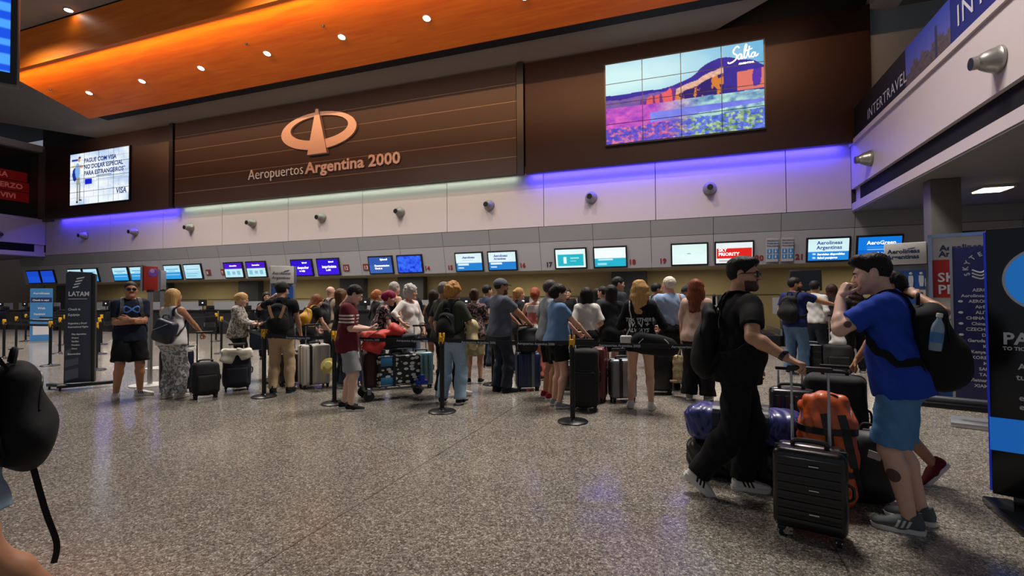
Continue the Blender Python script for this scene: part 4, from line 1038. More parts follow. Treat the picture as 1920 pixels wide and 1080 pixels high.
    if beard == .5: mi[(np.abs(cen[:, 0]) < .028) & (cen[:, 2] < -.034) & (cen[:, 2] > -.047) & (cen[:, 1] > .07)] = 2
    if hair[0] == 'shaved': pass
    parts.append((P.hx(V), Q, mi))
    # --- hands
    P.hand = {}
    for q, n, pn, fd_, cu in ((-1, 'L', palmL, fdirL, curl[0]), (1, 'R', palmR, fdirR, curl[1])):
        z = unit(J['wr'+n]-J['el'+n]) if fd_ is None else unit(fd_); y = np.array(pn if pn is not None else (-q, .25, 0), float); y = unit(y-z*(y@z)); x = np.cross(y, z)*(1 if n == 'L' else -1)
        Rm = np.stack([x, y, z], 1); V, Q = hand_cached(cu, min(.0092, hvox*1.05), thumb); V = (Rm @ (V*s*(.98 if not fem else .90)).T).T+J['wr'+n]
        P.hand[n] = (Rm, J['wr'+n])
        parts.append((V, Q if n == 'L' else Q[:, ::-1], np.zeros(len(Q), int)))
    off = 0; Vs, Qs, Ms = [], [], []
    for V, Q, m_ in parts: Vs.append(V); Qs.append(Q+off); Ms.append(m_); off += len(V)
    link('body', mesh_np('body', np.concatenate(Vs), np.concatenate(Qs), [sm, M_LIP, M_STUB], np.concatenate(Ms)), None, P.root)
    if eyes:
        hcol = hair[1] if hair[0] not in ('bald',) else '#4a3a30'
        for q in (-1, 1):
            e_ = MB(); ball(e_, (q*.031, .0830, .003), .0112, 8, 0)
            e_.mi = [1 if sum(math.hypot(e_.v[i][0]-q*.031, e_.v[i][2]-.003) for i in f_)/len(f_) < .0078 and e_.v[f_[0]][1] > .085 else 0 for f_ in e_.f]
            e_.v = [tuple(p) for p in P.hx(np.array(e_.v))]; e_.build('eye', [M_EYEW, M_EYEK], P.root, smooth=True)
            b_ = MB().tube([(q*.014, .0955, .020), (q*.030, .0955, .026), (q*.046, .084, .021)], [.0035, .004, .002], n=6)
            b_.v = [tuple(p) for p in P.hx(np.array(b_.v))]; b_.build('eyebrow', hair_mat(hcol), P.root, smooth=True)
    if hair[0] not in ('bald', 'none'):
        V, Q = hair_geom(hair[0], min(.0125, hvox*1.3), hair_len, rs_); link('hair', mesh_np('hair', P.hx(V), Q, hair_mat(hair[1])), None, P.root)
    if cap:
        c_ = Solid((-.12, -.14, -.02), (.12, .24, .16), .008); c_.ell((0, -.016, .045), (.096, .112, .092), k=.01); c_.clip((0, 0, .035), unit((0, .12, -1)))
        V, Q = c_.get(); ob = link('cap', mesh_np('cap', P.hx(V), Q, cloth(cap)), None, P.root)
        br = MB(); n_ = 12; vs = []
        for h_ in (0, .006):
            for i in range(n_+1):
                a = math.pi*i/n_; vs.append((.078*math.cos(a), .045+.01*math.sin(a), .05-h_)); vs.append((.070*math.cos(a), .075+.095*math.sin(a), .042-.012*math.sin(a)-h_))
        fs = [(2*i, 2*i+1, 2*i+3, 2*i+2) for i in range(n_)]+[(2*i+2+2*(n_+1), 2*i+3+2*(n_+1), 2*i+1+2*(n_+1), 2*i+2*(n_+1)) for i in range(n_)]+[(2*i+1, 2*i+1+2*(n_+1), 2*i+3+2*(n_+1), 2*i+3) for i in range(n_)]
        vs = [(v[0], v[1]*(-1 if isinstance(cap, tuple) else 1), v[2]) for v in vs]
        br.add([tuple(p) for p in P.hx(np.array(vs))], fs).build('brim', cloth(cap), ob, smooth=True)
    if glasses:
        g_ = MB()
        for q in (-1, 1):
            g_.prism([(q*.010, .014), (q*.054, .018), (q*.056, -.004), (q*.046, -.020), (q*.022, -.021), (q*.011, -.006)], .100, .105, 'Y')
            g_.tube([(q*.055, .101, .012), (q*.078, .06, .012), (q*.086, .0, .008), (q*.084, -.02, -.006)], .0032, n=6)
        g_.box((0, .104, .010), (.026, .004, .005)); g_.v = [tuple(p) for p in P.hx(np.array(g_.v))]; g_.build('glasses', glasses, P.root)
    P.top_bvh = None
    # --- clothing
    def garment(name, S, m, fold, seed=0):
        if fold: S.folds(fold*s, seed=seed+rs_); S.creases(fold*1.6*s, 42, seed+rs_)
        V, Q = S.get(); o = link(name, mesh_np(name, V, Q, m), None, P.root); return o, V, Q
    up = RT @ np.array((0, 0, 1.0))
    if top:
        e = top.get('e', .016); S = Solid(lo-.03, hi+.03, vox); torso(S, e, low=top.get('hem', .86) < .97)
        hem = top.get('hem', .86); fl = top.get('flare', .0)
        if hem < .93: S.cone(T((0, -.005, hem-.02)), T((0, 0, 1.06)), (pel+e+.014+fl)*s, (pel*.5+wai*.5+e+.012)*s, k=.04, sc=(1, dep+.10+e, 1))
        sl = top.get('sleeve', .55)
        if sl > 0:
            for n in 'LR': arm(S, n, e=top.get('se', .012), t1=sl, flare=top.get('sflare', .010))
        S.clip(T((0, 0, hem)), -up)
        nk = top.get('neck', 1.492); S.clip(T((0, .0, nk), twist), RT @ unit((0, top.get('vneck', .30), 1.0)))
        if sl == 0:
            for q, n in ((-1, 'L'), (1, 'R')): S.clip(T((q*(sh-.012), 0, 1.38), twist), RT @ unit((q, 0, .5)))
        o, V, Q = garment(top.get('name', 't_shirt'), S, top['mat'], top.get('fold', .0032))
        P.top = o; P.top_bvh = BVHTree.FromPolygons([Vector(v) for v in V], [tuple(int(i) for i in q) for q in Q])
    if bottom:
        kind = bottom.get('kind', 'trousers'); e = bottom.get('e', .012); S = Solid(lo-.03, hi+.03, vox); wz = bottom.get('waist', 1.03 if not top or top.get('hem', .86) > .95 else top.get('hem', .86)+.03)
        S.cone(T((-.055, -.01, .93)), T((.055, -.01, .93)), (pel*.70+e)*s, k=.05)
        for q in (-1, 1): S.ell(T((q*.072, -.055*f, .92)), [(.085*f+e)*s]*3, k=.05)
        S.cone(T((0, 0, .94)), T((0, 0, 1.10)), (pel+e)*s, (wai+e+.004)*s, k=.04, sc=(1, dep+e, 1))
        for n in 'LR':
            a, b, c = J['hip'+n], J['kn'+n], J['an'+n]
            if kind == 'trousers':
                w_ = bottom.get('w', .012); S.cone(a, b, (th+e)*s, (kn+e+w_)*s, k=.035); m_ = b+(c-b)*.35; d = unit(c-b); end = b+(c-b)*bottom.get('len', 1.02)
                S.cone(b, m_, (kn+e+w_)*s, (ca+e+w_*1.2)*s, k=.03); S.cone(m_, end+d*.03, (ca+e+w_*1.2)*s, (an+e+w_*bottom.get('cuff', 1.8)+.008)*s, k=.03, clips=[(end, d)])
            elif kind == 'shorts':
                t = bottom.get('len', .8); fl = bottom.get('flare', .03); d = unit(b-a); end = a+(b-a)*min(t, 1.0); S.cone(a, end+d*.03, (th+e)*s, (th*(1-t)+kn*t+e+fl)*s, k=.03, clips=[(end, d)])
        if kind == 'skirt':
            hz = bottom.get('hemz', .5); w_ = bottom.get('w', .24); S.cone(T((0, 0, hz-.03)), T((0, 0, .98)), w_*s, (pel+e)*s, k=.03, sc=(1, .8, 1)); S.clip(T((0, 0, hz)), -up)
        S.clip(T((0, 0, wz)), up)
        garment({'trousers': 'trousers', 'shorts': 'shorts', 'skirt': 'skirt'}[kind] if 'name' not in bottom else bottom['name'], S, bottom['mat'], bottom.get('fold', .004), 3)
    P.foot = {}
    if shoes:
        key = ('shoe', sex, shoes.get('high', 0), vox)
        if key not in _HAND:
            S = Solid((-.07, -.10, -.01), (.07, .22, .16), min(.010, vox)); S.cone((0, -.035, .05), (0, .06, .05), .040, .043, k=.02, sc=(1, 1, 1.1)); S.cone((.003, .06, .043), (.006, .158, .034), .046, .038, k=.03, sc=(1, 1, .85))
            S.cone((0, -.028, .05), (0, -.018, .105+shoes.get('high', 0)), .043, .044, k=.02); S.clip((0, 0, .014), (0, 0, -1)); S.clip((0, -.02, .098+shoes.get('high', 0)), unit((0, .25, 1))); _HAND[key] = S.get()
        V, Q = _HAND[key]
        ol = [(-.030, -.072), (-.042, -.045), (-.040, .03), (-.050, .09), (-.046, .15), (-.025, .188), (.008, .20), (.036, .182), (.050, .14), (.050, .08), (.040, .02), (.042, -.045), (.030, -.072), (0, -.084)]
        for q, n in ((-1, 'L'), (1, 'R')):
            fyaw, pit = J['ft'+n]; Rf = rotm('Z', fyaw) @ rotm('X', -pit); k_ = s*(1.0 if not fem else .92); an_ = J['an'+n]; mir = np.array((q, 1, 1))
            fx = lambda p: (Rf @ ((np.asarray(p, float)*mir-np.array((0, 0, .085)))*k_).T).T+an_
            P.foot[n] = fx
            so = link('shoe', mesh_np('shoe', fx(V), Q if q > 0 else Q[:, ::-1], shoes['mat']), None, P.root)
            sb = MB().prism(ol, .0, .030, 'Z'); sb.v = [(v[0]*(1.02 if v[2] > .01 else .97), v[1]*(1.01 if v[2] > .01 else .97), v[2]) for v in sb.v]; sb.v = [tuple(p) for p in fx(np.array(sb.v))]; sb.build('sole', shoes.get('sole', M_SOLEW), so, smooth=True)
            if shoes.get('stripes'):
                sbv = BVHTree.FromPolygons([Vector(v_) for v_ in V], [tuple(int(i_) for i_ in q_) for q_ in Q])
                for sd in (-1, 1):
                    t_ = MB()
                    for j in range(3):
                        y0 = .012+.028*j; q_ = []
                        for t4 in np.linspace(0, 1, 5):
                            for yy in (0, .014): h_ = sbv.ray_cast(Vector((sd*.2, y0+yy-.020*t4, .036+.042*t4)), Vector((-sd, 0, 0))); q_.append(((h_[0].x if h_[0] is not None else sd*.04)+sd*.0022, y0+yy-.020*t4, .036+.042*t4))
                        t_.add([tuple(p) for p in fx(np.array(q_))], [(2*k4, 2*k4+1, 2*k4+3, 2*k4+2) for k4 in range(4)])
                    t_.build('stripe', shoes['stripes'], so, fix=False)
    PEOPLE[label] = P
    return P

def on_shirt(P, p, off=.008):
    if P.top_bvh is None: return Vector(p)
    co, no, i, d = P.top_bvh.find_nearest(Vector(p)); return co+no*off if co is not None else Vector(p)
def shirt_print(P, name, mesh, m, origin, xdir, zdir, ray_d, off=.004):
    """lay a flat print (mesh in XY) on the garment by casting along ray_d"""
    me = mesh.copy(); me.materials.clear(); me.materials.append(m); o_ = Vector(origin); xd, zd, rd = Vector(xdir), Vector(zdir), Vector(ray_d).normalized()
    bm = bmesh.new(); bm.from_mesh(me); bmesh.ops.triangulate(bm, faces=bm.faces)
    for k in range(2): 
        le = [e for e in bm.edges if e.calc_length() > .03]
        if le: bmesh.ops.subdivide_edges(bm, edges=le, cuts=1)
    for v in bm.verts:
        p = o_+xd*v.co.x+zd*v.co.y; h = P.top_bvh.ray_cast(p-rd*.4, rd); v.co = (h[0]-rd*off) if h[0] is not None else p
    bm.to_mesh(me); bm.free()
    return link(name, me, None, P.top)

M_PACK = mat('pack_black', '#0d0d0f', .8, spec=.3, noise=.15, nscale=30, bump=.1, bscale=300)
def backpack(P, label, m=None, size=(.30, .17, .44), at=(0, 0, 1.20), pocket=True, one_strap=None, vox=.0135, flap=False, strap_m=None, droop=0.0, group=None, front_m=None):
    m = m or M_PACK; s = P.s; w, d, h = size; T = P.T; org = P.root.matrix_basis
    r = empty('backpack', P.root.location, P.yaw, label, 'backpack', group)
    co, no, i_, dd = P.top_bvh.ray_cast(Vector(T((at[0], -.6, at[2]))), Vector((0, 1, 0))) if P.top_bvh else (None,)*4
    by = (co.y if co is not None else -.13)
    RTm = P.RT; c = np.array(T(at)); c[1] = by-d*.40-.004
    tilt = rotm('X', droop) @ RTm
    S = Solid(c-np.array((w, d+.1, h))*.75-.05, c+np.array((w, d+.1, h))*.75+.05, vox)
    ct_ = lambda p: c+tilt @ np.array(p)
    S.cone(ct_((0, d*.08, h*.5-w*.34)), ct_((0, -d*.04, -h*.5+w*.46)), w*.34, w*.47, k=.04, sc=(1, d/w*1.06, 1))
    S.box(ct_((0, d*.22, -h*.03)), (w*.40, d*.26, h*.44), d*.24, k=.05, R=tilt)
    S.ell(ct_((0, -d*.20, -h*.20)), (w*.44, d*.46, h*.30), k=.07)
    S.folds(.006, fx=17, fz=12, seed=3); V, Q = S.get(); body = link('bag_body', mesh_np('bag_body', V, Q, m), None, r)
    pbv = BVHTree.FromPolygons([Vector(v) for v in V], [tuple(int(i) for i in q) for q in Q])
    def on_pack(p, off=.003):
        p = Vector(p); d_ = (Vector(c)-p).normalized(); h_ = pbv.ray_cast(p-d_*.4, d_); return h_[0]-d_*off if h_[0] is not None else p
    if pocket:
        S = Solid(c-.4, c+.4, vox); S.ell(ct_((0, -d*.44, -h*.22)), (w*.36, d*.22, h*.20), k=.02); V, Q = S.get(); link('front_pocket', mesh_np('front_pocket', V, Q, front_m or m), None, r)
    def X(p): return c+tilt @ np.array(p)
    z_ = MB().tube([on_pack(v) for v in smooth_path([X((-w*.40, -d*.22, h*.05)), X((-w*.30, -d*.26, h*.30)), X((0, -d*.24, h*.43)), X((w*.30, -d*.26, h*.30)), X((w*.40, -d*.22, h*.05))], 8)], .005, n=6); z_.build('zip', M_BLACKM, r)
    MB().tube(smooth_path([X((-.045, d*.32, h*.48)), X((-.03, d*.30, h*.60)), X((.03, d*.30, h*.60)), X((.045, d*.32, h*.48))], 5), .010, n=8).build('grab_handle', strap_m or m, r, smooth=True)
    sides = (-1, 1) if one_strap is None else (one_strap,)
    for q in sides:
        pts = [T((q*.06, -.13, 1.42)), T((q*.085, -.06, 1.50)), T((q*.10, .02, 1.50)), T((q*.115, .10, 1.40)), T((q*.125, .14, 1.28)), T((q*.16, .08, 1.14)), T((q*.165, -.02, 1.06)), T((q*.13, -.12, 1.02))]
        pts = smooth_path([Vector(p) for p in pts], 5); pts = [on_shirt(P, p, .007) for p in pts]
        pts[0] = Vector(X((q*.07, d*.4, h*.42))); pts[-1] = Vector(X((q*w*.42, d*.35, -h*.36)))
        MB().ribbon(pts, [tuple(Vector((1, 0, 0)) if i < len(pts)*.62 else Vector((.3, .2, 1))) for i in range(len(pts))], .048*s, .010).build('shoulder_strap', strap_m or m, r, smooth=False)
    P.pack_c = c; P.pack_R = tilt
    return r
QUEUE = 'travellers waiting in the check-in queue'
JEANS = mat('denim_mid', '#4c6a8a', .85, noise=.22, nscale=40, bump=.15, bscale=500); JEANS_L = mat('denim_light', '#8fa9bf', .85, noise=.18, nscale=40, bump=.15, bscale=500)
JEANS_D = mat('denim_dark', '#1f2838', .85, noise=.2, nscale=40, bump=.15, bscale=500); JEANS_B = mat('denim_blue', '#4a7dac', .85, noise=.25, nscale=14, bump=.15, bscale=500)
K = '#0d0d0f'
BLK = cloth(K); BLK2 = cloth('#16161a')
def sh_(c, sole=None, **k): return dict(mat=cloth(c) if isinstance(c, str) else c, sole=sole or M_SOLEW, **k)
SOLEK = mat('sole_black', '#141416', .7)

# ---- the foreground
pS = onZ(1521, 1004); YS = view_yaw(pS)+math.radians(-5); GRIP = pS+Matrix.Rotation(YS, 3, 'Z') @ Vector((-.03, .09, .995))
_pa = onZ(1387, 925); _ia = (Matrix.Translation(_pa) @ Matrix.Rotation(view_yaw(_pa)-math.pi/2, 4, 'Z')).inverted(); GA = np.array(_ia @ GRIP)+np.array((-.03, -.082, .055))
pA = person('man in black with sunglasses resting a hand on the ribbed black suitcase', onZ(1387, 925), 90, height=1.74, fat=1.13, skin='olive', hair=('swept', '#0e0c0b'), beard=1, glasses=M_GLASSK,
    top=dict(mat=BLK, hem=.83, sleeve=.72, sflare=.016, e=.020, fold=.004, vneck=.08, neck=1.497), bottom=dict(mat=cloth('#0b0b0d'), w=.022, cuff=1.2), shoes=dict(mat=M_SHOEW, sole=M_SOLEW, stripes=BLK),
    twist=.42, R=dict(to=GA, abs=True, elbow=(.6, -.5, -.7)), L=dict(swing=.14, out=.03), palmR=(.0, -.25, -1), fdirR=(.35, .85, -.30), curl=(.4, .62), lean=.04, legR=dict(at=(.11, -.27), z=.06, pitch=.68, yaw=0), legL=dict(at=(-.09, .02), yaw=.05),
    head=(-.52, -.02), vox=.0095, hvox=.0050)
_wr = pA.J['wrR']; _fd = unit(_wr-pA.J['elR']); _c = _wr-_fd*.035
wt = MB().cyl(_c-_fd*.014, _c+_fd*.014, .0335, n=16); wt.build('watch_strap', M_BLACK, pA.root, smooth=True); MB().box(_c+np.array((.02, .012, .026)), (.036, .036, .014), None).build('watch_face', M_GLASSK, pA.root, bevel=.004)
backpack(pA, 'large black backpack on the back of the man with sunglasses', size=(.34, .15, .54), at=(0, 0, 1.14), vox=.010)

pB = person('man in blue t-shirt and denim shorts with a fist at his mouth', onZ(1694, 984), 270, height=1.73, fat=1.03, skin='pale', hair=('quiff', '#15100d'),
    top=dict(mat=cloth('#1d3fa6'), hem=.83, sleeve=.74, sflare=.022, e=.032, fold=.004), bottom=dict(kind='shorts', mat=JEANS_B, len=.93, flare=.030, e=.02), shoes=dict(mat=cloth('#55585a'), sole=M_SOLEW, stripes=M_SHOEW, high=.012),
    L=dict(to=(-.080, .305, 1.462), elbow=(-.45, .75, -1.0)), R=dict(swing=-.06, out=.05), palmL=(.5, -.75, .1), fdirL=(.22, -.28, .9), curl=(.95, .4), thumb=1.0, lean=.145, legL=dict(at=(-.10, -.03), yaw=.12), legR=dict(at=(.10, -.09), yaw=-.1), head=(.16, .05), vox=.0095, hvox=.0050)
backpack(pB, 'black backpack with a water bottle in its side pocket on the man in blue', size=(.34, .24, .52), at=(0, 0, 1.16), vox=.010, droop=.10)
# bottle in the side pocket
_b = pB.pack_c+pB.pack_R @ np.array((-.175, .02, -.02))
bt_ = empty('water_bottle', pB.w(_b), 0, 'clear plastic water bottle with a white cap in the side pocket of a backpack', 'bottle')
MB().lathe([(.001, 0), (.030, .002), (.032, .02), (.032, .13), (.026, .16), (.013, .185), (.013, .20)], n=16).build('bottle_body', mat('clear_plastic', '#a8c4d8', .08, alpha=.55), bt_, smooth=True)
MB().lathe([(.015, .20), (.016, .202), (.016, .22), (.014, .223)], n=14).build('cap', M_SOLEW, bt_); MB().lathe([(.0325, .05), (.0327, .052), (.0327, .11), (.0325, .112)], n=16).build('paper_band', mat('bottle_label', '#3f78b0', .5), bt_)
bt_.rotation_euler = (.12, 0, pB.yaw)
# ankle and arm tattoos
def tattoo(P, center, normal, r, name):
    m = MB(); c = Vector(center); n_ = Vector(normal).normalized(); u = n_.orthogonal().normalized(); w = n_.cross(u)
    bd = [o for o in P.root.children if o.name.startswith('body')][0]; bv = BVHTree.FromPolygons([v.co.copy() for v in bd.data.vertices], [tuple(p.vertices) for p in bd.data.polygons])
    vs = []; fs = []
    for i in range(5):
        for k in range(16):
            a = 2*math.pi*k/16; q = c+(u*math.cos(a)+w*math.sin(a))*(r*i/4+.0005); h = bv.ray_cast(q+n_*.12, -n_); vs.append((h[0]+n_*.0025) if h[0] is not None else q)
    for i in range(4):
        for k in range(16): fs.append((i*16+k, (i+1)*16+k, (i+1)*16+(k+1) % 16, i*16+(k+1) % 16))
    m.add(vs, fs).build(name, mat('tattoo_ink', '#5a3f38', .6, noise=.6, nscale=160), P.root, fix=False)
_kn, _an = pB.J['knL'], pB.J['anL']; tattoo(pB, _kn+(_an-_kn)*.36, (-1, .35, 0), .042, 'tattoo')
_sh, _el = pB.J['shL'], pB.J['elL']; tattoo(pB, _sh+(_el-_sh)*.80, (-1, .0, .1), .021, 'tattoo')

pC = person('person in dark shirt and torn grey denim shorts half hidden behind the man in blue', onZ(1694, 893), 262, height=1.64, skin='tan', hair=('short', '#120f0d'),
    top=dict(mat=cloth('#15161a'), hem=.86, sleeve=.8), bottom=dict(kind='shorts', mat=mat('denim_grey_torn', '#3b444c', .9, noise=.5, nscale=20, bump=.3, bscale=120), len=1.0, flare=.03), shoes=dict(mat=cloth('#5b1a22'), sole=M_SOLEW),
    L=dict(to=(-.13, -.10, 1.55), elbow=(-.5, .6, -1)), R=dict(to=(.28, .34, .86), elbow=(.6, -.6, -.5)), palmR=(0, 0, -1), curl=(.45, .75), legL=dict(at=(-.14, -.16), z=.09, pitch=.85, yaw=.25), legR=dict(at=(.05, .16)), lean=.05, vox=.011, hvox=.0065)
_h = pC.hand['L']; _p = _h[1]+_h[0] @ np.array((0, .035, .09))
ph = MB().box((0, 0, 0), (.07, .012, .15), Matrix(_h[0].tolist())).build('mobile_phone', M_GLASSK, bevel=.005, loc=pC.w(_p)); ph.rotation_euler = (0, 0, pC.yaw); tag(ph, 'black mobile phone held up behind the man in blue', 'phone')
# swoosh on the burgundy shoe
_so = [o for o in pC.root.children if o.name.startswith('shoe')][0]; _fx = pC.foot['L']
for sd in (-1, 1): MB().add([tuple(p) for p in _fx(np.array([(sd*.0505, -.02, .05), (sd*.0535, .02, .042), (sd*.0535, .09, .058), (sd*.0530, .03, .052), (sd*.0500, -.005, .060)]))], [(0, 1, 3, 4), (1, 2, 3)]).build('swoosh', M_SHOEW, _so, fix=False)

pD = person('person in denim shorts carrying a black backpack, cut off by the picture edge', at(-84, 1.95), 268, height=1.66, fat=1.05, skin='tan', hair=('short', '#1a1512'),
    top=dict(mat=cloth('#17171b'), hem=.84, sleeve=.7), bottom=dict(kind='shorts', mat=mat('denim_pale', '#7d94a8', .85, noise=.2, nscale=40), len=.62, flare=.04), shoes=sh_('#c8c4bc'),
    L=dict(swing=.12), R=dict(swing=-.05), legL=dict(at=(-.09, -.33), z=.08, pitch=.75), legR=dict(at=(.09, .22)), lean=.10, vox=.010, hvox=.007)
backpack(pD, 'bulky black backpack with a dangling strap at the picture edge', size=(.36, .17, .42), at=(0, 0, 1.05), vox=.010, droop=.2)
_c = pD.pack_c; _r = empty('dangling_strap', pD.root.location, pD.yaw, 'black strap end hanging below the bulky backpack', 'strap')
MB().ribbon(smooth_path([Vector(_c+np.array((-.02, -.02, -.17))), Vector(_c+np.array((-.03, -.07, -.42))), Vector(_c+np.array((-.02, -.11, -.58))), Vector(_c+np.array((-.03, -.10, -.66)))], 5), (0, 1, 0), .022, .004).build('webbing', M_PACK, _r)

# ---- left part of the queue
p5 = person('man with crossed arms in navy t-shirt with a blue loop print and black shorts', onZ(243, 744), 172, height=1.76, fat=1.05, skin='tan', hair=('buzz', '#2a1d15'), beard=.5, glasses=M_GLASSK,
    top=dict(mat=cloth('#151c2c'), hem=.84, sleeve=.78, e=.02, se=.008, sflare=.014), bottom=dict(kind='shorts', mat=BLK, len=.90, flare=.045, e=.02), shoes=dict(mat=M_SHOEW, sole=M_SOLEW, stripes=BLK),
    R=dict(to=(-.02, .215, 1.135), elbow=(.7, -.35, -1)), L=dict(to=(.04, .255, 1.175), elbow=(-.7, -.35, -1)), palmR=(.2, -1, .0), palmL=(0, -1, .1), fdirR=(-.95, .05, .1), fdirL=(.9, -.05, .1), legR=dict(at=(.17, .04), yaw=-.15), legL=dict(at=(-.13, -.02), yaw=.9), head=(-.05, .0), group=QUEUE, vox=.013, hvox=.007)
backpack(p5, 'grey backpack behind the man with crossed arms', mat('pack_grey', '#33373d', .7, noise=.1), size=(.36, .18, .46), at=(0, 0, 1.18))
lp = MB().tube([(.10*math.sin(t), 0, .045*math.sin(2*t)) for t in np.linspace(0, 2*math.pi, 41)[:-1]], .010, n=6, closed=True); lp.v = [(v[0], v[2], 0) for v in lp.v]
shirt_print(p5, 'loop_print', lp.mesh('loop_print'), mat('print_blue', '#3f78c8', .6), p5.T((0, .2, 1.325)), (-1, 0, 0), (0, 0, 1), (0, -1, 0))
p6 = person('blonde woman in white sleeveless top and marbled grey trousers', onZ(322, 747), 42, height=1.63, sex='f', fat=1.12, skin='tan', hair=('bob', '#b28d56'), hair_len=.15,
    top=dict(mat=cloth('#cfcbc6'), hem=.86, sleeve=0, name='sleeveless_top', flare=.01, neck=1.47), bottom=dict(mat=pattern_mat('marbled_trousers', '#b9b8b4', '#6a6b6c', 'floral', 15, .50), w=.026, cuff=1.4, e=.014, fold=.004), shoes=sh_('#c4bfb6'),
    R=dict(to=(.24, .40, .97), elbow=(.6, -.6, -.4)), L=dict(swing=.18), palmR=(0, 0, -1), curl=(.3, .75), head=(-.35, .02), legR=dict(at=(.09, .03)), legL=dict(at=(-.09, .0)), group=QUEUE)
p7 = person('blonde woman in a leaf patterned shirt reading a paper', at(447, 9.3), 105, height=1.60, sex='f', fat=1.18, skin='fair', hair=('updo', '#b78f58'),
    top=dict(mat=pattern_mat('leaf_shirt', '#b7b0a4', '#5f5a52', 'floral', 22, .52), hem=.84, sleeve=1.75, name='shirt', flare=.02), bottom=dict(mat=cloth('#17221c'), w=.02), shoes=sh_('#2a2522', SOLEK),
    L=dict(to=(-.08, .33, 1.10), elbow=(-.5, -.6, -.8)), R=dict(to=(.08, .33, 1.10), elbow=(.5, -.6, -.8)), palmL=(.2, 0, 1), palmR=(-.2, 0, 1), head=(0, .35), group=QUEUE)
_p = (p7.J['wrL']+p7.J['wrR'])/2+np.array((0, .13, .03)); pp = MB().box((0, 0, 0), (.15, .21, .004), Matrix.Rotation(.5, 3, 'X')).build('paper_sheet', mat('paper_white', '#d8d6d0', .8), loc=p7.w(_p), rot=(0, 0, p7.yaw)); tag(pp, 'white paper sheet held by the woman in the leaf shirt', 'paper')
p8 = person('man in black t-shirt, cap and beige trousers with a hand at his face', onZ(527, 737), 12, height=1.74, skin='olive', hair=('short', '#191411'), cap='#2c2c26',
    top=dict(mat=BLK2, hem=.87, sleeve=.55), bottom=dict(mat=cloth('#b59a78'), w=.014, cuff=.6, e=.010, fold=.0035), shoes=sh_('#1c1a19', SOLEK, high=.03),
    L=dict(to=(-.17, .14, 1.50), elbow=(-.9, .0, -.9)), R=dict(swing=.22), head=(-.3, .05), legL=dict(at=(-.12, 0)), legR=dict(at=(.12, .02)), group=QUEUE)
backpack(p8, 'black rucksack with tan strap pads on the man in beige trousers', size=(.32, .19, .46), at=(0, 0, 1.18))
_c = p8.pack_c
for q in (-1, 1): MB().ribbon([Vector(_c+np.array((q*.11, -.105, .20))), Vector(_c+np.array((q*.085, -.118, .10))), Vector(_c+np.array((q*.05, -.125, .01)))], (1, 0, 0), .04, .008).build('strap_pad', cloth('#b08a68'), [o for o in bpy.data.objects if o.get('label') == 'black rucksack with tan strap pads on the man in beige trousers'][0])
person('dark-haired person in black by the far counters behind the woman with the paper', at(500, 12.5), 175, height=1.66, sex='f', skin='olive', hair=('long', '#1c1210'), top=dict(mat=BLK2, sleeve=1.6), bottom=dict(mat=BLK), shoes=sh_('#222222', SOLEK), group=QUEUE, vox=.018, hvox=.011)
p9 = person('auburn-haired traveller in black bending beside the white information pillar', at(574, 9.4), 50, height=1.60, sex='f', skin='fair', hair=('long', '#6b3a20'), hair_len=.2, lean=.32, head=(-.3, .25), top=dict(mat=cloth('#101012'), sleeve=.6), bottom=dict(mat=JEANS_D), shoes=sh_('#3a3230'),
    R=dict(to=(.2, .42, .95)), L=dict(to=(-.15, .42, .95)), group=QUEUE)
backpack(p9, 'mustard yellow backpack on the bending traveller', mat('pack_mustard', '#b98414', .7, noise=.12), size=(.27, .16, .34), at=(0, 0, 1.26), front_m=mat('pack_mustard', '#b98414'))
p10 = person('bald man in beige t-shirt with dark backpack straps', at(619, 10.2), 38, height=1.73, fat=1.08, skin='fair', hair=('bald', '#4a3a30'), top=dict(mat=cloth('#c0ad96'), sleeve=.6), bottom=dict(mat=JEANS_D), shoes=sh_('#33302e'), L=dict(to=(-.2, .25, 1.05)), R=dict(to=(.2, .35, 1.05)), group=QUEUE)
backpack(p10, 'dark backpack worn by the bald man', mat('pack_charcoal', '#191b20', .7), size=(.30, .17, .44))
person('woman with long brown hair in black behind the boy in burgundy', at(638, 8.3), 70, height=1.63, sex='f', skin='fair', hair=('long', '#5e3c20'), hair_len=.36, top=dict(mat=cloth('#1a1715'), sleeve=1.5), bottom=dict(mat=JEANS_D), shoes=sh_('#8a8580'), L=dict(to=(-.1, .3, 1.05)), R=dict(to=(.1, .3, 1.05)), group=QUEUE)
p12 = person('boy in burgundy striped t-shirt and grey shorts looking at a phone', onZ(652, 768), 97, height=1.66, skin='pale', hair=('short', '#1c1512'), top=dict(mat=cloth('#5c1c24'), hem=.80, sleeve=.85, sflare=.02, e=.024), bottom=dict(kind='shorts', mat=cloth('#8d8f92'), len=.93, flare=.035, e=.018), shoes=sh_('#1a1c20'),
    L=dict(to=(-.07, .29, 1.12), elbow=(-.4, -.6, -.9)), R=dict(to=(.07, .29, 1.12), elbow=(.4, -.6, -.9)), palmL=(.4, 0, 1), palmR=(-.4, 0, 1), head=(0, .48), lean=.02, legR=dict(at=(.09, .05)), legL=dict(at=(-.09, -.06)), group=QUEUE, vox=.013, hvox=.007)
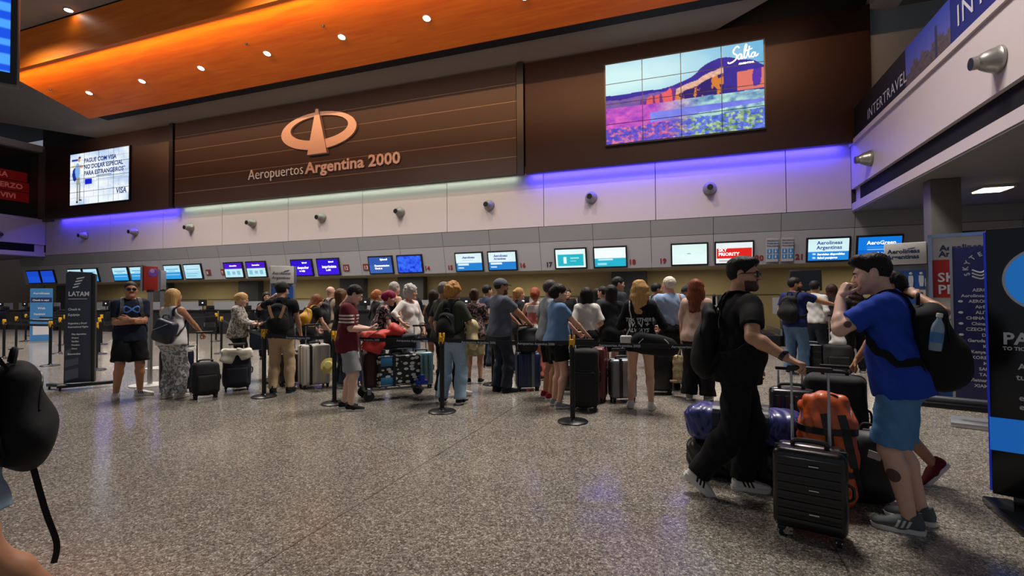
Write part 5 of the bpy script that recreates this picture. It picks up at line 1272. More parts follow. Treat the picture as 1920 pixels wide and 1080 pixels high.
for z_ in (1.315, 1.27, 1.225):
    for rd, xd in (((0, 1, 0), (1, 0, 0)), ((0, -1, 0), (-1, 0, 0)), ((-1, 0, 0), (0, 1, 0))):
        w_ = .13 if abs(xd[0]) else .1
        sm_ = MB(); n_ = 14; sm_.add([(-w_+2*w_*i/n_, y, 0) for i in range(n_+1) for y in (-.011, .011)], [(2*i, 2*i+2, 2*i+3, 2*i+1) for i in range(n_)])
        shirt_print(p12, 'white_band', sm_.mesh('white_band', fix=False), mat('band_white', '#c9b9b4', .8), p12.T((0, 0, z_)), xd, (0, 0, 1), rd)
_p = (p12.J['wrL']+p12.J['wrR'])/2+np.array((0, .11, .035)); ph = MB().box((0, 0, 0), (.075, .15, .010), Matrix.Rotation(.5, 3, 'X')).build('mobile_phone', M_GLASSK, bevel=.003, loc=p12.w(_p), rot=(0, 0, p12.yaw)); tag(ph, 'mobile phone held by the boy in burgundy', 'phone')
p13 = person('woman with magenta hair in a floral black top leaning over the luggage cart', at(706, 8.2), 85, height=1.63, sex='f', fat=1.1, skin='fair', hair=('updo', '#7c1238'), lean=.28, head=(-.2, .1), top=dict(mat=pattern_mat('floral_black_pink', '#17141a', '#b98a86', 'floral', 13, .55), sleeve=.7), bottom=dict(mat=JEANS_D), shoes=sh_('#222222'), R=dict(to=(.18, .42, 1.02)), L=dict(to=(-.12, .42, 1.02)), group=QUEUE)
person('ginger-haired traveller in dark clothes behind the magenta-haired woman', at(706, 10.6), 70, height=1.66, sex='f', skin='fair', hair=('updo', '#9a5a32'), top=dict(mat=cloth('#202024'), sleeve=1.4), bottom=dict(mat=BLK), shoes=sh_('#222222'), group=QUEUE, vox=.017, hvox=.010)
p14 = person('grey-haired woman in white three-quarter sleeve top and jeans', at(767, 8.7), 135, height=1.70, sex='f', fat=1.05, skin='fair', hair=('curly', '#a8a39c'), top=dict(mat=cloth('#cdc6c0'), hem=.86, sleeve=1.5, flare=.01, vneck=.75, neck=1.475, name='white_top'), bottom=dict(mat=mat('denim_slate', '#4a5666', .85, noise=.2, nscale=40), w=.012), shoes=sh_('#4a4642'),
    R=dict(to=(.36, .22, 1.08), elbow=(1, -.4, -.3)), L=dict(to=(-.22, .16, .93), elbow=(-.8, -.6, -.3)), palmL=(0, 0, -1), curl=(.75, .4), head=(.5, .1), group=QUEUE)
p15 = person('tall grey-haired man in black vest and white shirt behind the cart', at(738, 10.1), 55, height=1.80, skin='fair', hair=('short', '#9a938c'), top=dict(mat=cloth('#15151a'), sleeve=0, name='vest', neck=1.47), bottom=dict(mat=BLK), shoes=sh_('#222222'), group=QUEUE)
p16 = person('grey-haired man in dark green t-shirt and black trousers with white sneakers', at(830, 7.45), 62, height=1.70, fat=1.06, skin='tan', hair=('short', '#6f6a64'), beard=1, top=dict(mat=cloth('#262c26'), sleeve=.7), bottom=dict(mat=BLK, w=.02), shoes=sh_(M_SHOEW), legR=dict(at=(.14, .22)), group=QUEUE, head=(-.2, .1))
p17 = person('woman with curly blond hair in olive t-shirt and pale jeans', onZ(848, 757), 30, height=1.68, sex='f', skin='fair', hair=('curly', '#a9783c'), top=dict(mat=cloth('#3b4034'), hem=.90, sleeve=.85, sflare=.02), bottom=dict(mat=JEANS_L, w=.022, e=.014, cuff=1.2), shoes=dict(mat=cloth('#17171a'), sole=M_SOLEW), legL=dict(at=(-.15, -.02)), legR=dict(at=(.12, .0)), R=dict(to=(.16, .26, 1.08), elbow=(.8, -.5, -.6)), head=(-.3, .12), group=QUEUE, vox=.0145)
backpack(p17, 'small black backpack with brown bindings on the woman in pale jeans', size=(.26, .15, .36), at=(0, 0, 1.14))
p17b = person('suntanned woman in black top and shorts beside the teal suitcase', at(813, 9.7), 30, height=1.62, sex='f', skin='brown', hair=('long', '#20140f'), hair_len=.22, top=dict(mat=BLK2, sleeve=0, hem=.92), bottom=dict(kind='shorts', mat=BLK, len=.45), shoes=sh_('#1d1a19'), group=QUEUE)
p18 = person('woman with a dark bun in a floral black blouse seen from behind', at(889, 8.6), 5, height=1.62, sex='f', fat=1.08, skin='fair', hair=('bun', '#3d2a20'), top=dict(mat=pattern_mat('floral_black_rose', '#1b1619', '#8c6a66', 'floral', 16, .54), hem=.84, sleeve=.9, sflare=.03, name='blouse'), bottom=dict(kind='skirt', mat=cloth('#9a8f6a'), hemz=.52, w=.20), shoes=sh_('#1d1a19'), R=dict(to=(.16, .3, 1.1)), group=QUEUE)
p19 = person('man in grey polo shirt, grey cap and dark jeans pushing a trolley', onZ(938, 735), 58, height=1.76, fat=1.14, skin='tan', hair=('buzz', '#2a211b'), cap='#5a5f68', beard=1, top=dict(mat=cloth('#585c68'), hem=.86, sleeve=.7, name='polo_shirt'), bottom=dict(mat=mat('denim_navy', '#18202e', .85, noise=.2, nscale=40), w=.016), shoes=sh_('#1a2030', SOLEK), R=dict(to=(.18, .44, 1.05), elbow=(.6, -.6, -.5)), L=dict(to=(-.16, .44, 1.05), elbow=(-.6, -.6, -.5)), palmR=(0, 0, -1), palmL=(0, 0, -1), legR=dict(at=(.10, .05)), head=(-.25, .02), group=QUEUE, vox=.0145)
person('red-haired woman in pink camisole and coral trousers', at(1003, 8.9), 12, height=1.64, sex='f', skin='fair', hair=('updo', '#8a3f22'), top=dict(mat=pattern_mat('pink_white_stripe', '#c66a66', '#d9cfc8', 'stripes', 3, .6), sleeve=0, hem=.93, neck=1.40, name='camisole'), bottom=dict(mat=cloth('#b96a5c')), shoes=sh_('#4a3530'), L=dict(to=(-.25, .3, 1.1)), R=dict(to=(.2, .35, 1.1)), group=QUEUE)
person('woman with a blond ponytail in dark top beside the man in grey polo', at(972, 9.8), 60, height=1.66, sex='f', skin='fair', hair=('pony', '#9c7445'), top=dict(mat=cloth('#222226'), sleeve=.6), bottom=dict(mat=BLK), shoes=sh_('#222222'), group=QUEUE, vox=.017, hvox=.010)
person('dark-haired man in a blue checked shirt ahead of the man in grey polo', at(912, 10.6), 60, height=1.74, skin='olive', hair=('short', '#15110f'), top=dict(mat=cloth('#2f3a52'), sleeve=.6), bottom=dict(mat=JEANS_D), shoes=sh_('#222222'), group=QUEUE, vox=.017, hvox=.010)
p22 = person('grey-haired man in light grey t-shirt, black shorts and red sneakers', at(1026, 7.25), 68, height=1.71, skin='tan', hair=('short', '#3f3a37'), top=dict(mat=cloth('#7c8186'), sleeve=.8), bottom=dict(kind='shorts', mat=BLK, len=.9, flare=.03), shoes=dict(mat=cloth('#8d1f2c'), sole=M_SOLEW), group=QUEUE, lean=.05)
p23 = person('girl in light blue t-shirt and black shorts holding the tall black suitcase', onZ(1046, 763), 66, height=1.64, sex='f', fat=1.08, skin='fair', hair=('updo', '#14110f'), top=dict(mat=cloth('#5f7da2'), hem=.90, sleeve=.6, e=.02, flare=.01), bottom=dict(kind='shorts', mat=BLK, len=.60, flare=.03), shoes=sh_('#8f8f8c'), R=dict(to=(.16, .42, 1.0), elbow=(.7, -.6, -.4)), L=dict(to=(-.12, .42, 1.0), elbow=(-.6, -.6, -.4)), palmR=(0, 0, -1), curl=(.6, .7), head=(-.3, .1), legL=dict(at=(-.12, .0)), legR=dict(at=(.10, -.02)), group=QUEUE, vox=.0145, hvox=.0075)
p24 = person('woman with long black hair in white t-shirt and black trousers', at(1100, 7.9), 355, height=1.61, sex='f', skin='fair', hair=('long', '#0f0c0c'), hair_len=.40, top=dict(mat=cloth('#cfcac4'), hem=1.0, sleeve=.9, sflare=.04, e=.022), bottom=dict(mat=BLK, w=.02, waist=1.06), shoes=sh_('#222222'), R=dict(to=(.18, .2, 1.05)), group=QUEUE)
for i_, (x_, d_, h_, f_, hr, sx, tc_, lab_) in enumerate(((1120, 11.2, 1.66, 30, ('long', '#151010'), 'f', '#1c1c20', 'dark-haired woman far back beside the woman in white'), (1132, 10.2, 1.68, 300, ('short', '#17110f'), 'm', '#33383e', 'short-haired person in grey far back near the slate column'))):
    person(lab_, at(x_, d_), f_, height=h_, sex=sx, skin='olive', hair=hr, top=dict(mat=cloth(tc_), sleeve=1.4), bottom=dict(mat=BLK), shoes=sh_('#222222'), group=QUEUE, vox=.018, hvox=.011)
p25 = person('dark-haired woman in black jacket over bare legs holding a folded grey cloth', at(1146, 8.3), 330, height=1.66, sex='f', skin='fair', hair=('long', '#171110'), hair_len=.25, top=dict(mat=cloth('#16181c'), hem=.80, sleeve=1.7, name='jacket', flare=.02), bottom=dict(kind='skirt', mat=BLK, hemz=.60, w=.19), shoes=sh_('#6b3a22', SOLEK), L=dict(to=(-.22, .28, 1.1)), R=dict(to=(.18, .28, 1.1)), group=QUEUE)
person('tall dark-haired man in grey jacket turned towards the counters', at(1156, 9.4), 50, height=1.84, skin='olive', hair=('short', '#0f0d0d'), top=dict(mat=cloth('#2b3038'), sleeve=1.8, name='jacket'), bottom=dict(mat=BLK), shoes=sh_('#222222'), head=(-.5, .1), group=QUEUE, vox=.016, hvox=.009)
p26 = person('girl with long wavy blond hair in printed black t-shirt and short shorts', onZ(1202, 766), 3, height=1.68, sex='f', skin='fair', hair=('wavy', '#b48a52'), hair_len=.27, top=dict(mat=BLK, hem=.84, sleeve=1.0, sflare=.02, e=.026, flare=.02), bottom=dict(kind='shorts', mat=BLK, len=.30, flare=.02), shoes=sh_(M_SHOEW, high=.01), L=dict(to=(-.2, .25, 1.05)), R=dict(to=(.25, .22, 1.08)), legL=dict(at=(-.13, .02)), legR=dict(at=(.13, -.04)), group=QUEUE, vox=.0145, hvox=.0075)
_pr = [('TOGETHER', .052, .10), ('WIN +', .075, .03), ('ALWAYS', .055, -.04)]
for s_, sz_, zz in _pr: shirt_print(p26, 'shirt_lettering', text_mesh(s_, sz_*1.25, .002, 0, .2, 'CENTER'), mat('print_white', '#d0cfcb', .7), p26.T((-.02, -.2, 1.09+zz)), (1, 0, 0), (0, 0, 1), (0, 1, 0))
p27 = person('dark-haired man in navy jacket ahead of the white-haired man', at(1229, 10.2), 62, height=1.74, skin='tan', hair=('short', '#120f0e'), top=dict(mat=cloth('#181d2a'), sleeve=1.8, name='jacket'), bottom=dict(mat=BLK), shoes=sh_('#222222'), head=(-.2, .05), group=QUEUE, vox=.016, hvox=.010)
backpack(p27, 'light grey backpack on the man in navy jacket', mat('pack_lightgrey', '#6a6b6e', .75), size=(.30, .17, .44))
p28 = person('white-haired man in light blue shirt with rolled sleeves and black trousers', at(1256, 7.9), 335, height=1.77, fat=1.12, skin='red', hair=('short', '#c9c1ae'), top=dict(mat=cloth('#8ea3c2'), hem=1.0, sleeve=1.5, name='shirt', e=.022, fold=.005), bottom=dict(mat=BLK, waist=1.05, w=.018), shoes=sh_('#181616', SOLEK), L=dict(to=(-.22, .22, 1.05)), R=dict(to=(.26, .20, 1.06)), head=(.35, .0), group=QUEUE, vox=.0145, hvox=.0075)
person('man in dark flat cap bending his head near the white-haired man', at(1296, 9.3), 250, height=1.68, skin='tan', hair=('buzz', '#2a211b'), cap='#26262a', head=(0, .4), top=dict(mat=cloth('#a8a49c'), sleeve=.6), bottom=dict(mat=BLK), shoes=sh_('#222222'), group=QUEUE, vox=.016, hvox=.009)
person('dark-haired clerk in white shirt standing far behind the flat cap', at(1293, 12.0), 180, height=1.78, skin='olive', hair=('short', '#120f0e'), top=dict(mat=cloth('#c9c8c4'), sleeve=1.8, name='shirt'), bottom=dict(mat=BLK), shoes=sh_('#222222'), group=QUEUE, vox=.018, hvox=.011)
p29 = person('woman with long red hair in beige blouse carrying a net tote', onZ(1309, 751), 12, height=1.70, sex='f', fat=1.05, skin='fair', hair=('wavy', '#6e341c'), hair_len=.30, top=dict(mat=cloth('#b89a8c'), hem=.86, sleeve=.95, sflare=.03, e=.022, name='blouse'), bottom=dict(mat=BLK, w=.032, cuff=1.8, e=.016), shoes=sh_('#8d8b86'), L=dict(to=(-.245, .10, .88), elbow=(-.8, -.5, -.3)), palmL=(1, .1, 0), curl=(.85, .35), R=dict(swing=.1), legL=dict(at=(-.12, 0)), legR=dict(at=(.12, .02)), group=QUEUE, vox=.0145)
# ---- far group on the other side
p30 = person('man in navy t-shirt and light jeans reaching out with one arm', onZ(1492, 702), 28, height=1.80, fat=1.08, skin='tan', hair=('short', '#15110f'), beard=1, top=dict(mat=cloth('#16204e'), hem=.86, sleeve=.65), bottom=dict(mat=JEANS, w=.018), shoes=sh_('#222428'), R=dict(to=(.52, .44, 1.24), elbow=(.3, -.6, -1)), L=dict(swing=.1), head=(-.9, .0), legL=dict(at=(-.12, 0)), legR=dict(at=(.13, .03)), group='travellers by the far counters', palmR=(0, 0, -1))
backpack(p30, 'black backpack on the man in navy t-shirt', size=(.34, .19, .48), at=(0, 0, 1.20))
person('person in white sweatshirt and dark jeans beside the man in navy', at(1527, 10.1), 25, height=1.76, skin='olive', hair=('short', '#171210'), top=dict(mat=cloth('#b9b7b2'), hem=.90, sleeve=1.8, name='sweatshirt'), bottom=dict(mat=mat('denim_ink', '#202a38', .85, noise=.2)), shoes=sh_('#c8c4bc'), group='travellers by the far counters')
person('woman with very long brown hair in black, nearer to the man in navy', at(1560, 10.6), 20, height=1.70, sex='f', skin='fair', hair=('long', '#2e1a12'), hair_len=.42, top=dict(mat=cloth('#1a1614'), sleeve=1.6), bottom=dict(mat=BLK), shoes=sh_('#222222'), R=dict(to=(.2, .3, 1.1)), group='travellers by the far counters')
person('woman with very long brown hair in black, partly behind the man in blue', at(1604, 9.5), 340, height=1.68, sex='f', skin='fair', hair=('wavy', '#2a1711'), hair_len=.46, top=dict(mat=cloth('#141212'), sleeve=1.6), bottom=dict(mat=BLK), shoes=sh_('#222222'), group='travellers by the far counters')
person('clerk in black standing behind the desk under number fourteen', at(775, 14.2), 180, height=1.72, skin='olive', hair=('short', '#1a1411'), top=dict(mat=BLK2, sleeve=1.7), bottom=dict(mat=BLK), shoes=sh_('#222222'), group='clerks at the counters', vox=.019, hvox=.012)
person('clerk in dark jacket behind the desk under number seventeen', at(1065, 14.0), 180, height=1.70, skin='olive', hair=('short', '#1a1411'), top=dict(mat=BLK2, sleeve=1.7), bottom=dict(mat=BLK), shoes=sh_('#222222'), group='clerks at the counters', vox=.019, hvox=.012)
# ================================================================== LUGGAGE
M_RUBBER = mat('rubber_black', '#0a0a0b', .7); M_CHROME = mat('chrome', '#c8c8ca', .12, metal=1.0)
def rbox_mesh(name, size, r, seg=4):
    return MB().box((0, 0, size[2]/2), size).mesh(name, bevel=r, seg=seg, smooth=True)
_wheel = None
def suitcase(label, pos, yaw, size, m, handle=0.0, ribs=0, rib_axis='H', trim=None, straps=None, soft=False, handle_m=None, pocket=False, tilt=0.0, group='suitcases in the queue', wheel_ring=False, studs=None, vox=.017, glints=False):
    """upright case: width x, depth y (front at -y), height z; stands on four wheels"""
    w, d, h = size; wz = .055; r = empty('suitcase', pos, yaw, label, 'suitcase', group)
    if soft:
        S = Solid((-w*.6, -d*.8, wz-.03), (w*.6, d*.8, wz+h+.06), vox); S.box((0, 0, wz+h/2), (w/2, d/2, h/2), min(.06, d*.3), k=.03)
        S.ell((0, -d*.22, wz+h*.45), (w*.47, d*.42, h*.44), k=.05); S.folds(.003, seed=len(label)); V, Q = S.get(); link('case_body', mesh_np('case_body', V, Q, m), None, r)
        S = Solid((-w*.6, -d, wz), (w*.6, 0, wz+h), vox); S.box((0, -d*.52, wz+h*.36), (w*.40, .035, h*.27), .03, k=.02); V, Q = S.get(); link('front_pocket', mesh_np('front_pocket', V, Q, m), None, r)
        MB().tube(smooth_path([(-w*.40, -d*.57, wz+h*.30), (-w*.38, -d*.57, wz+h*.60), (0, -d*.60, wz+h*.64), (w*.38, -d*.57, wz+h*.60), (w*.40, -d*.57, wz+h*.30)], 5), .005, n=6).build('zip', M_BLACKM, r)
    else:
        for sgn in (-1, 1):
            link('shell', MB().box((0, 0, 0), (w, d*.49, h)).mesh('shell', bevel=min(.045, d*.2), seg=4, smooth=True), m, r, loc=(0, sgn*d*.245, wz+h/2))
        MB().box((0, 0, wz+h/2), (w*.985, .022, h*.985)).build('zip_seam', trim or M_RUBBER, r, bevel=.008)
        if ribs:
            for i in range(ribs):
                t = (i+.5)/ribs-.5
                for sgn in (-1, 1):
                    if rib_axis == 'H': mb = MB().box((0, sgn*(d/2+.001), wz+h/2+t*h*.86), (w*.86, .012, h*.86/ribs*.62))
                    else: mb = MB().box((t*w*.86, sgn*(d/2+.001), wz+h/2), (w*.86/ribs*.6, .012, h*.84))
                    mb.build('rib', m, r, bevel=.005)
    if straps:
        for x_ in ((-w*.2, w*.2) if straps[1] == 2 else (straps[1],)):
            b_ = MB(); b_.box((x_, -d/2-.006, wz+h/2), (.045, .006, h*.96)).box((x_, d/2+.006, wz+h/2), (.045, .006, h*.96)).box((x_, 0, wz+h+.004), (.045, d*.96, .008)); b_.build('strap', straps[0], r)
    if studs:
        for i in range(8): MB().lathe([(.014, 0), (.010, .008), (.002, .011)], n=8).build('stud', studs, r, loc=(-w*.5-.004, -d*.1, wz+h*(.1+.1*i)), rot=(0, -math.pi/2, 0))
    # wheels
    global _wheel
    if _wheel is None:
        _wheel = MB().cyl((-.012, 0, 0), (.012, 0, 0), .027, n=14).mesh('wheel', smooth=True); _wheel.materials.append(M_RUBBER)
    for sx in (-1, 1):
        for sy in (-1, 1):
            link('wheel', _wheel, None, r, loc=(sx*(w/2-.045), sy*(d/2-.045), .027))
            MB().box((sx*(w/2-.045), sy*(d/2-.045), .052), (.045, .045, .022)).build('wheel_housing', M_BLACK, r, bevel=.006)
            if wheel_ring:
                ob = MB().lathe([(.013, -.014), (.019, -.015), (.019, .015), (.013, .014)], axis='X', n=14).build('wheel_hub', M_CHROME, r, loc=(sx*(w/2-.045), sy*(d/2-.045), .027))
    # carry handles and trolley handle
    top = wz+h
    MB().tube(smooth_path([(-.09, 0, top-.004), (-.075, 0, top+.030), (.075, 0, top+.030), (.09, 0, top-.004)], 5), .011, n=8, flat=1.4).build('carry_handle', M_BLACK, r, smooth=True)
    MB().tube(smooth_path([(w/2-.004, 0, wz+h*.40), (w/2+.025, 0, wz+h*.44), (w/2+.025, 0, wz+h*.56), (w/2-.004, 0, wz+h*.60)], 5), .009, n=8).build('side_handle', M_BLACK, r, smooth=True)
    if handle > 0:
        hm = handle_m or M_STEEL; hw = min(.10, w*.27); y_ = d*.36
        for q in (-1, 1): MB().cyl((q*hw, y_, top-.02), (q*hw, y_, top+handle*.5), .0095, n=10).cyl((q*hw, y_, top+handle*.5), (q*hw, y_, top+handle-.02), .0075, n=10).build('trolley_tube', hm, r, smooth=True)
        MB().box((0, y_, top+handle), (hw*2+.05, .03, .032)).build('grip', M_BLACK, r, bevel=.010)
        r['grip_z'] = top+handle
    if tilt: r.rotation_euler = (tilt, 0, yaw)
    return r
def vy(p, a=0): return view_yaw(p)+math.radians(a)
NAVY_F = mat('navy_fabric', '#141a28', .8, noise=.1, bump=.1); BLK_F = mat('black_fabric', '#0f0f11', .8, noise=.1, bump=.1); BURG_F = mat('burgundy_fabric', '#3a1216', .75, noise=.1, bump=.1)
HBLK = mat('hard_black_shell', '#0c0c0e', .28, bump=.04, bscale=300); HTEAL = mat('hard_teal_shell', '#4f6a72', .3, metal=.2); HSILV = mat('hard_silver_shell', '#7d8288', .35, metal=.3); HCREAM = mat('hard_cream_shell', '#c9c4b8', .35); HBLUE = mat('hard_blue_shell', '#16284c', .4); HSLB = mat('slate_blue_shell', '#6a8096', .35, metal=.2)
# near group
sA = suitcase('shiny black ribbed cabin suitcase with raised silver handle in the foreground', pS, YS, (.385, .25, .48), HBLK, handle=.46, ribs=8, handle_m=mat('silver_tube', '#a9b0b8', .3, metal=.7), wheel_ring=True, group='suitcases of the foreground group')
for z_ in (.12, .26, .40): MB().box((.03, -.138, z_+.055), (.05, .004, .006)).build('badge', M_CHROME, sA)
def duffel(label, pos, yaw, L_, r_, m, strap_m, group, z0=0.0, upright=False, seed=1, name='duffel_bag', text=None, vox=.012, squash=.9):
    e = empty(name, (pos[0], pos[1], z0), yaw, label, 'bag', group)
    if not upright:
        S = Solid((-L_*.62, -r_*1.3, -.02), (L_*.62, r_*1.3, r_*2.4), vox); S.cone((-L_/2+r_*.7, 0, r_*squash), (L_/2-r_*.7, 0, r_*squash), r_*.95, r_, k=.05, sc=(1, 1.05, squash)); S.box((0, 0, r_*squash*.95), (L_*.47, r_*.98, r_*squash*.9), r_*.4, k=.06)
        S.folds(.008, fx=15, fz=13, seed=seed); S.creases(.010, 62, seed); S.clip((0, 0, .004), (0, 0, -1)); V, Q = S.get(); b = link('bag_body', mesh_np('bag_body', V, Q, m), None, e)
        bv = BVHTree.FromPolygons([Vector(v) for v in V], [tuple(int(i) for i in q) for q in Q])
        for x_ in (-L_*.22, L_*.20):
            pts = []
            for a in np.linspace(-.35, math.pi+.35, 22):
                d_ = Vector((0, math.cos(a), math.sin(a))); h_ = bv.ray_cast(Vector((x_, 0, r_*squash))+d_*.6, -d_); pts.append(h_[0]+d_*.009 if h_[0] is not None else Vector((x_, 0, r_*squash))+d_*r_)
            MB().ribbon(pts, (1, 0, 0), .055, .007).build('strap', strap_m, e)
        MB().tube(smooth_path([(-L_*.22, -r_*.3, r_*1.85*squash), (-L_*.1, -r_*.2, r_*2.15*squash), (L_*.1, -r_*.2, r_*2.15*squash), (L_*.2, -r_*.3, r_*1.85*squash)], 6), .014, n=8).build('carry_handle', strap_m, e, smooth=True)
        for q in (-1, 1): MB().lathe([(r_*.5, 0), (r_*.46, .012)], axis='X', n=14).build('end_patch', strap_m, e, loc=(q*(L_/2+.002)-(.012 if q > 0 else 0), 0, r_*squash))
    else:
        S = Solid((-r_*1.5, -r_*1.5, -.02), (r_*1.5, r_*1.5, L_*1.15), vox); S.cone((0, 0, r_*.8), (0, 0, L_-r_*.7), r_, r_*.86, k=.05, sc=(1, .82, 1)); S.box((0, 0, L_*.45), (r_*.98, r_*.78, L_*.45), r_*.42, k=.06)
        S.box((0, 0, L_*.97), (r_*.75, r_*.22, .05), .03, k=.10); S.folds(.009, fx=15, fz=12, seed=seed); S.creases(.011, 58, seed); S.clip((0, 0, .004), (0, 0, -1)); V, Q = S.get(); b = link('bag_body', mesh_np('bag_body', V, Q, m), None, e)
        bv = BVHTree.FromPolygons([Vector(v) for v in V], [tuple(int(i) for i in q) for q in Q])
        def surf(x_, z_, d_=(0, -1, 0)):
            d_ = Vector(d_); h_ = bv.ray_cast(Vector((x_, 0, z_))+d_*.8, -d_); return (h_[0]+d_*.006) if h_[0] is not None else Vector((x_, -r_*.8, z_))
        for z_ in (L_*.74, L_*.34):
            pts = []
            for a in np.linspace(0, 2*math.pi, 30):
                d_ = Vector((math.sin(a), -math.cos(a), 0)); h_ = bv.ray_cast(Vector((0, 0, z_))+d_*.8, -d_); pts.append(h_[0]+d_*.009 if h_[0] is not None else d_*r_+Vector((0, 0, z_)))
            MB().ribbon(pts, (0, 0, 1), .045, .006).build('compression_strap', strap_m, e)
        for x_ in (-r_*.15, r_*.45): MB().ribbon([surf(x_+.10*t*(1 if x_ > 0 else .8), L_*(.90-.78*t)) for t in np.linspace(0, 1, 14)], (1, 0, 0), .05, .007).build('shoulder_strap', strap_m, e)
        MB().tube(smooth_path([(-.09, -.02, L_*.99), (-.05, -.03, L_*1.06), (.05, -.03, L_*1.06), (.09, -.02, L_*.99)], 5), .014, n=8, flat=.6).build('top_handle', strap_m, e, smooth=True)
        if text:
            t = text_obj('lettering', text, strap_m, (0, 0, 0), .13, None, bold=.003); t.parent = e; p_ = surf(-r_*.35, L_*.5); t.matrix_local = Matrix.Translation(p_+Vector((-.03, -.014, -.07))) @ Matrix.Rotation(math.radians(72), 4, 'Y') @ FACE_CAM.to_4x4()
    return e
M_ORNG = mat('orange_tarpaulin', '#cf5a20', .45, noise=.12, nscale=8, coat=.2); M_DBLUE = mat('blue_tarpaulin', '#20246a', .38, noise=.12, nscale=8, coat=.2); M_KTARP = mat('black_tarpaulin', '#0b0b0d', .45)
GN = 'bags of the foreground group'
p_ = at(1544, 3.55); duffel('bright orange upright duffel bag with black straps', p_, vy(p_, 8), .71, .168, M_ORNG, M_KTARP, GN, upright=True, seed=2, text='Race')
p_ = at(1388, 4.05); duffel('large black duffel bag lying under the blue one', p_, vy(p_, -6), .80, .165, M_KTARP, BLK_F, GN, seed=4)
p_ = at(1388, 4.03); duffel('glossy dark blue duffel bag lying on the black one', p_, vy(p_, -4), .82, .155, M_DBLUE, M_KTARP, GN, z0=.292, seed=5)
p_ = at(1480, 4.35); suitcase('dark grey rounded case behind the blue duffel with a short raised handle', p_, vy(p_, 4), (.34, .24, .60), mat('hard_charcoal', '#15161a', .3), handle=.16, ribs=4, rib_axis='V', group='suitcases of the foreground group')
pK = at(1562, 4.42); sK = suitcase('large black fabric suitcase behind the orange duffel', pK, vy(pK, -4), (.46, .30, .70), BLK_F, handle=.06, soft=True, group='suitcases of the foreground group')
# dark rucksack with a white tag standing on the floor
p_ = at(1622, 3.58); e = empty('rucksack', p_, vy(p_, -10), 'dark grey rucksack with a white paper tag standing on the floor', 'backpack', GN)
S = Solid((-.25, -.22, -.02), (.25, .22, .6), .011); S.box((0, 0, .23), (.16, .12, .22), .09, k=.03); S.ell((0, -.05, .18), (.17, .12, .18), k=.05); S.ell((0, 0, .42), (.13, .11, .07), k=.06); S.folds(.009, fx=15, fz=14, seed=8); S.clip((0, 0, .004), (0, 0, -1)); V, Q = S.get(); link('bag_body', mesh_np('bag_body', V, Q, mat('rucksack_grey', '#17191d', .6, noise=.15)), None, e)
MB().ribbon(smooth_path([(-.06, -.10, .44), (-.07, -.155, .36), (-.05, -.165, .26)], 5), (1, 0, 0), .035, .006).build('strap', BLK_F, e); MB().box((.06, -.150, .36), (.075, .004, .05), Matrix.Rotation(.2, 3, 'Y')).build('paper_tag', mat('paper_white', '#d8d6d0', .8), e)
MB().tube(smooth_path([(-.05, 0, .46), (-.03, 0, .53), (.03, 0, .53), (.05, 0, .46)], 5), .011, n=8).build('grab_handle', BLK_F, e, smooth=True)

# queue cases
p_ = onZ(331, 737); suitcase('navy hard suitcase standing behind the blonde woman in marbled trousers', p_, vy(p_, 20), (.42, .27, .62), mat('hard_navy', '#12162a', .35), ribs=5, rib_axis='V')
p_ = onZ(385, 746); suitcase('small black fabric trolley held by the blonde woman in white', p_, vy(p_, 12), (.35, .22, .48), BLK_F, handle=.44, soft=True, handle_m=M_BLACKM)
p_ = onZ(444, 731); sJ = suitcase('navy fabric suitcase with a cream jacket laid over it', p_, vy(p_, 0), (.40, .25, .52), NAVY_F, handle=.16, soft=True)
e = empty('jacket', (p_.x, p_.y, 0), vy(p_, 0), 'cream jacket draped over the navy suitcase', 'jacket'); S = Solid((-.30, -.28, .35), (.32, .28, .80), .013); S.box((0, -.01, .625), (.22, .16, .035), .03, k=.03); S.box((-.12, -.145, .565), (.10, .022, .10), .02, k=.04, R=rotm('Y', .4)); S.box((.13, -.15, .58), (.10, .022, .075), .02, k=.04, R=rotm('Y', -.3)); S.box((.02, -.12, .63), (.14, .06, .03), .02, k=.04); S.folds(.012, fx=17, fz=13, seed=5); V, Q = S.get(); link('cloth', mesh_np('cloth', V, Q, cloth('#cfc8b8')), None, e)
S = Solid((-.3, -.28, .5), (.3, .28, .80), .013); S.cone((.02, -.15, .66), (.21, -.10, .60), .035, .03, k=.02); S.folds(.006, seed=3); V, Q = S.get(); link('sleeve', mesh_np('sleeve', V, Q, cloth('#cfc8b8')), None, e)
p_ = onZ(589, 726); suitcase('cream hard suitcase with a black strap beside the beige trousers', p_, vy(p_, 18), (.46, .30, .66), HCREAM, handle=.32, ribs=3, rib_axis='V', straps=(M_KTARP, -.10))
p_h = onZ(617, 733); e = empty('straw_hat', (p_h.x, p_h.y, .40), vy(p_h, 0), 'yellow straw hat hanging on the cream suitcase', 'hat'); e.scale = (.78, .78, .78)
MB().lathe([(.165, 0), (.165, .006), (.09, .014), (.085, .07), (.07, .095), (.001, .10)], n=24).build('crown', mat('straw_yellow', '#c9bb6a', .8, bump=.3, bscale=90), e, smooth=True, rot=(math.radians(70), .5, -.4)); MB().lathe([(.087, .014), (.0885, .016), (.087, .034), (.086, .036)], n=24).build('hat_band', cloth('#a89a52'), e, rot=(math.radians(70), .5, -.4))
p_ = onZ(546, 722); suitcase('black hard case behind the beige trousers', p_, vy(p_, 10), (.40, .26, .50), HBLK, ribs=3, rib_axis='H')
p_ = onZ(790, 727); suitcase('pale teal hard suitcase with tall handle beside the luggage cart', p_, vy(p_, 12), (.36, .25, .54), HTEAL, handle=.42, ribs=4, rib_axis='V')
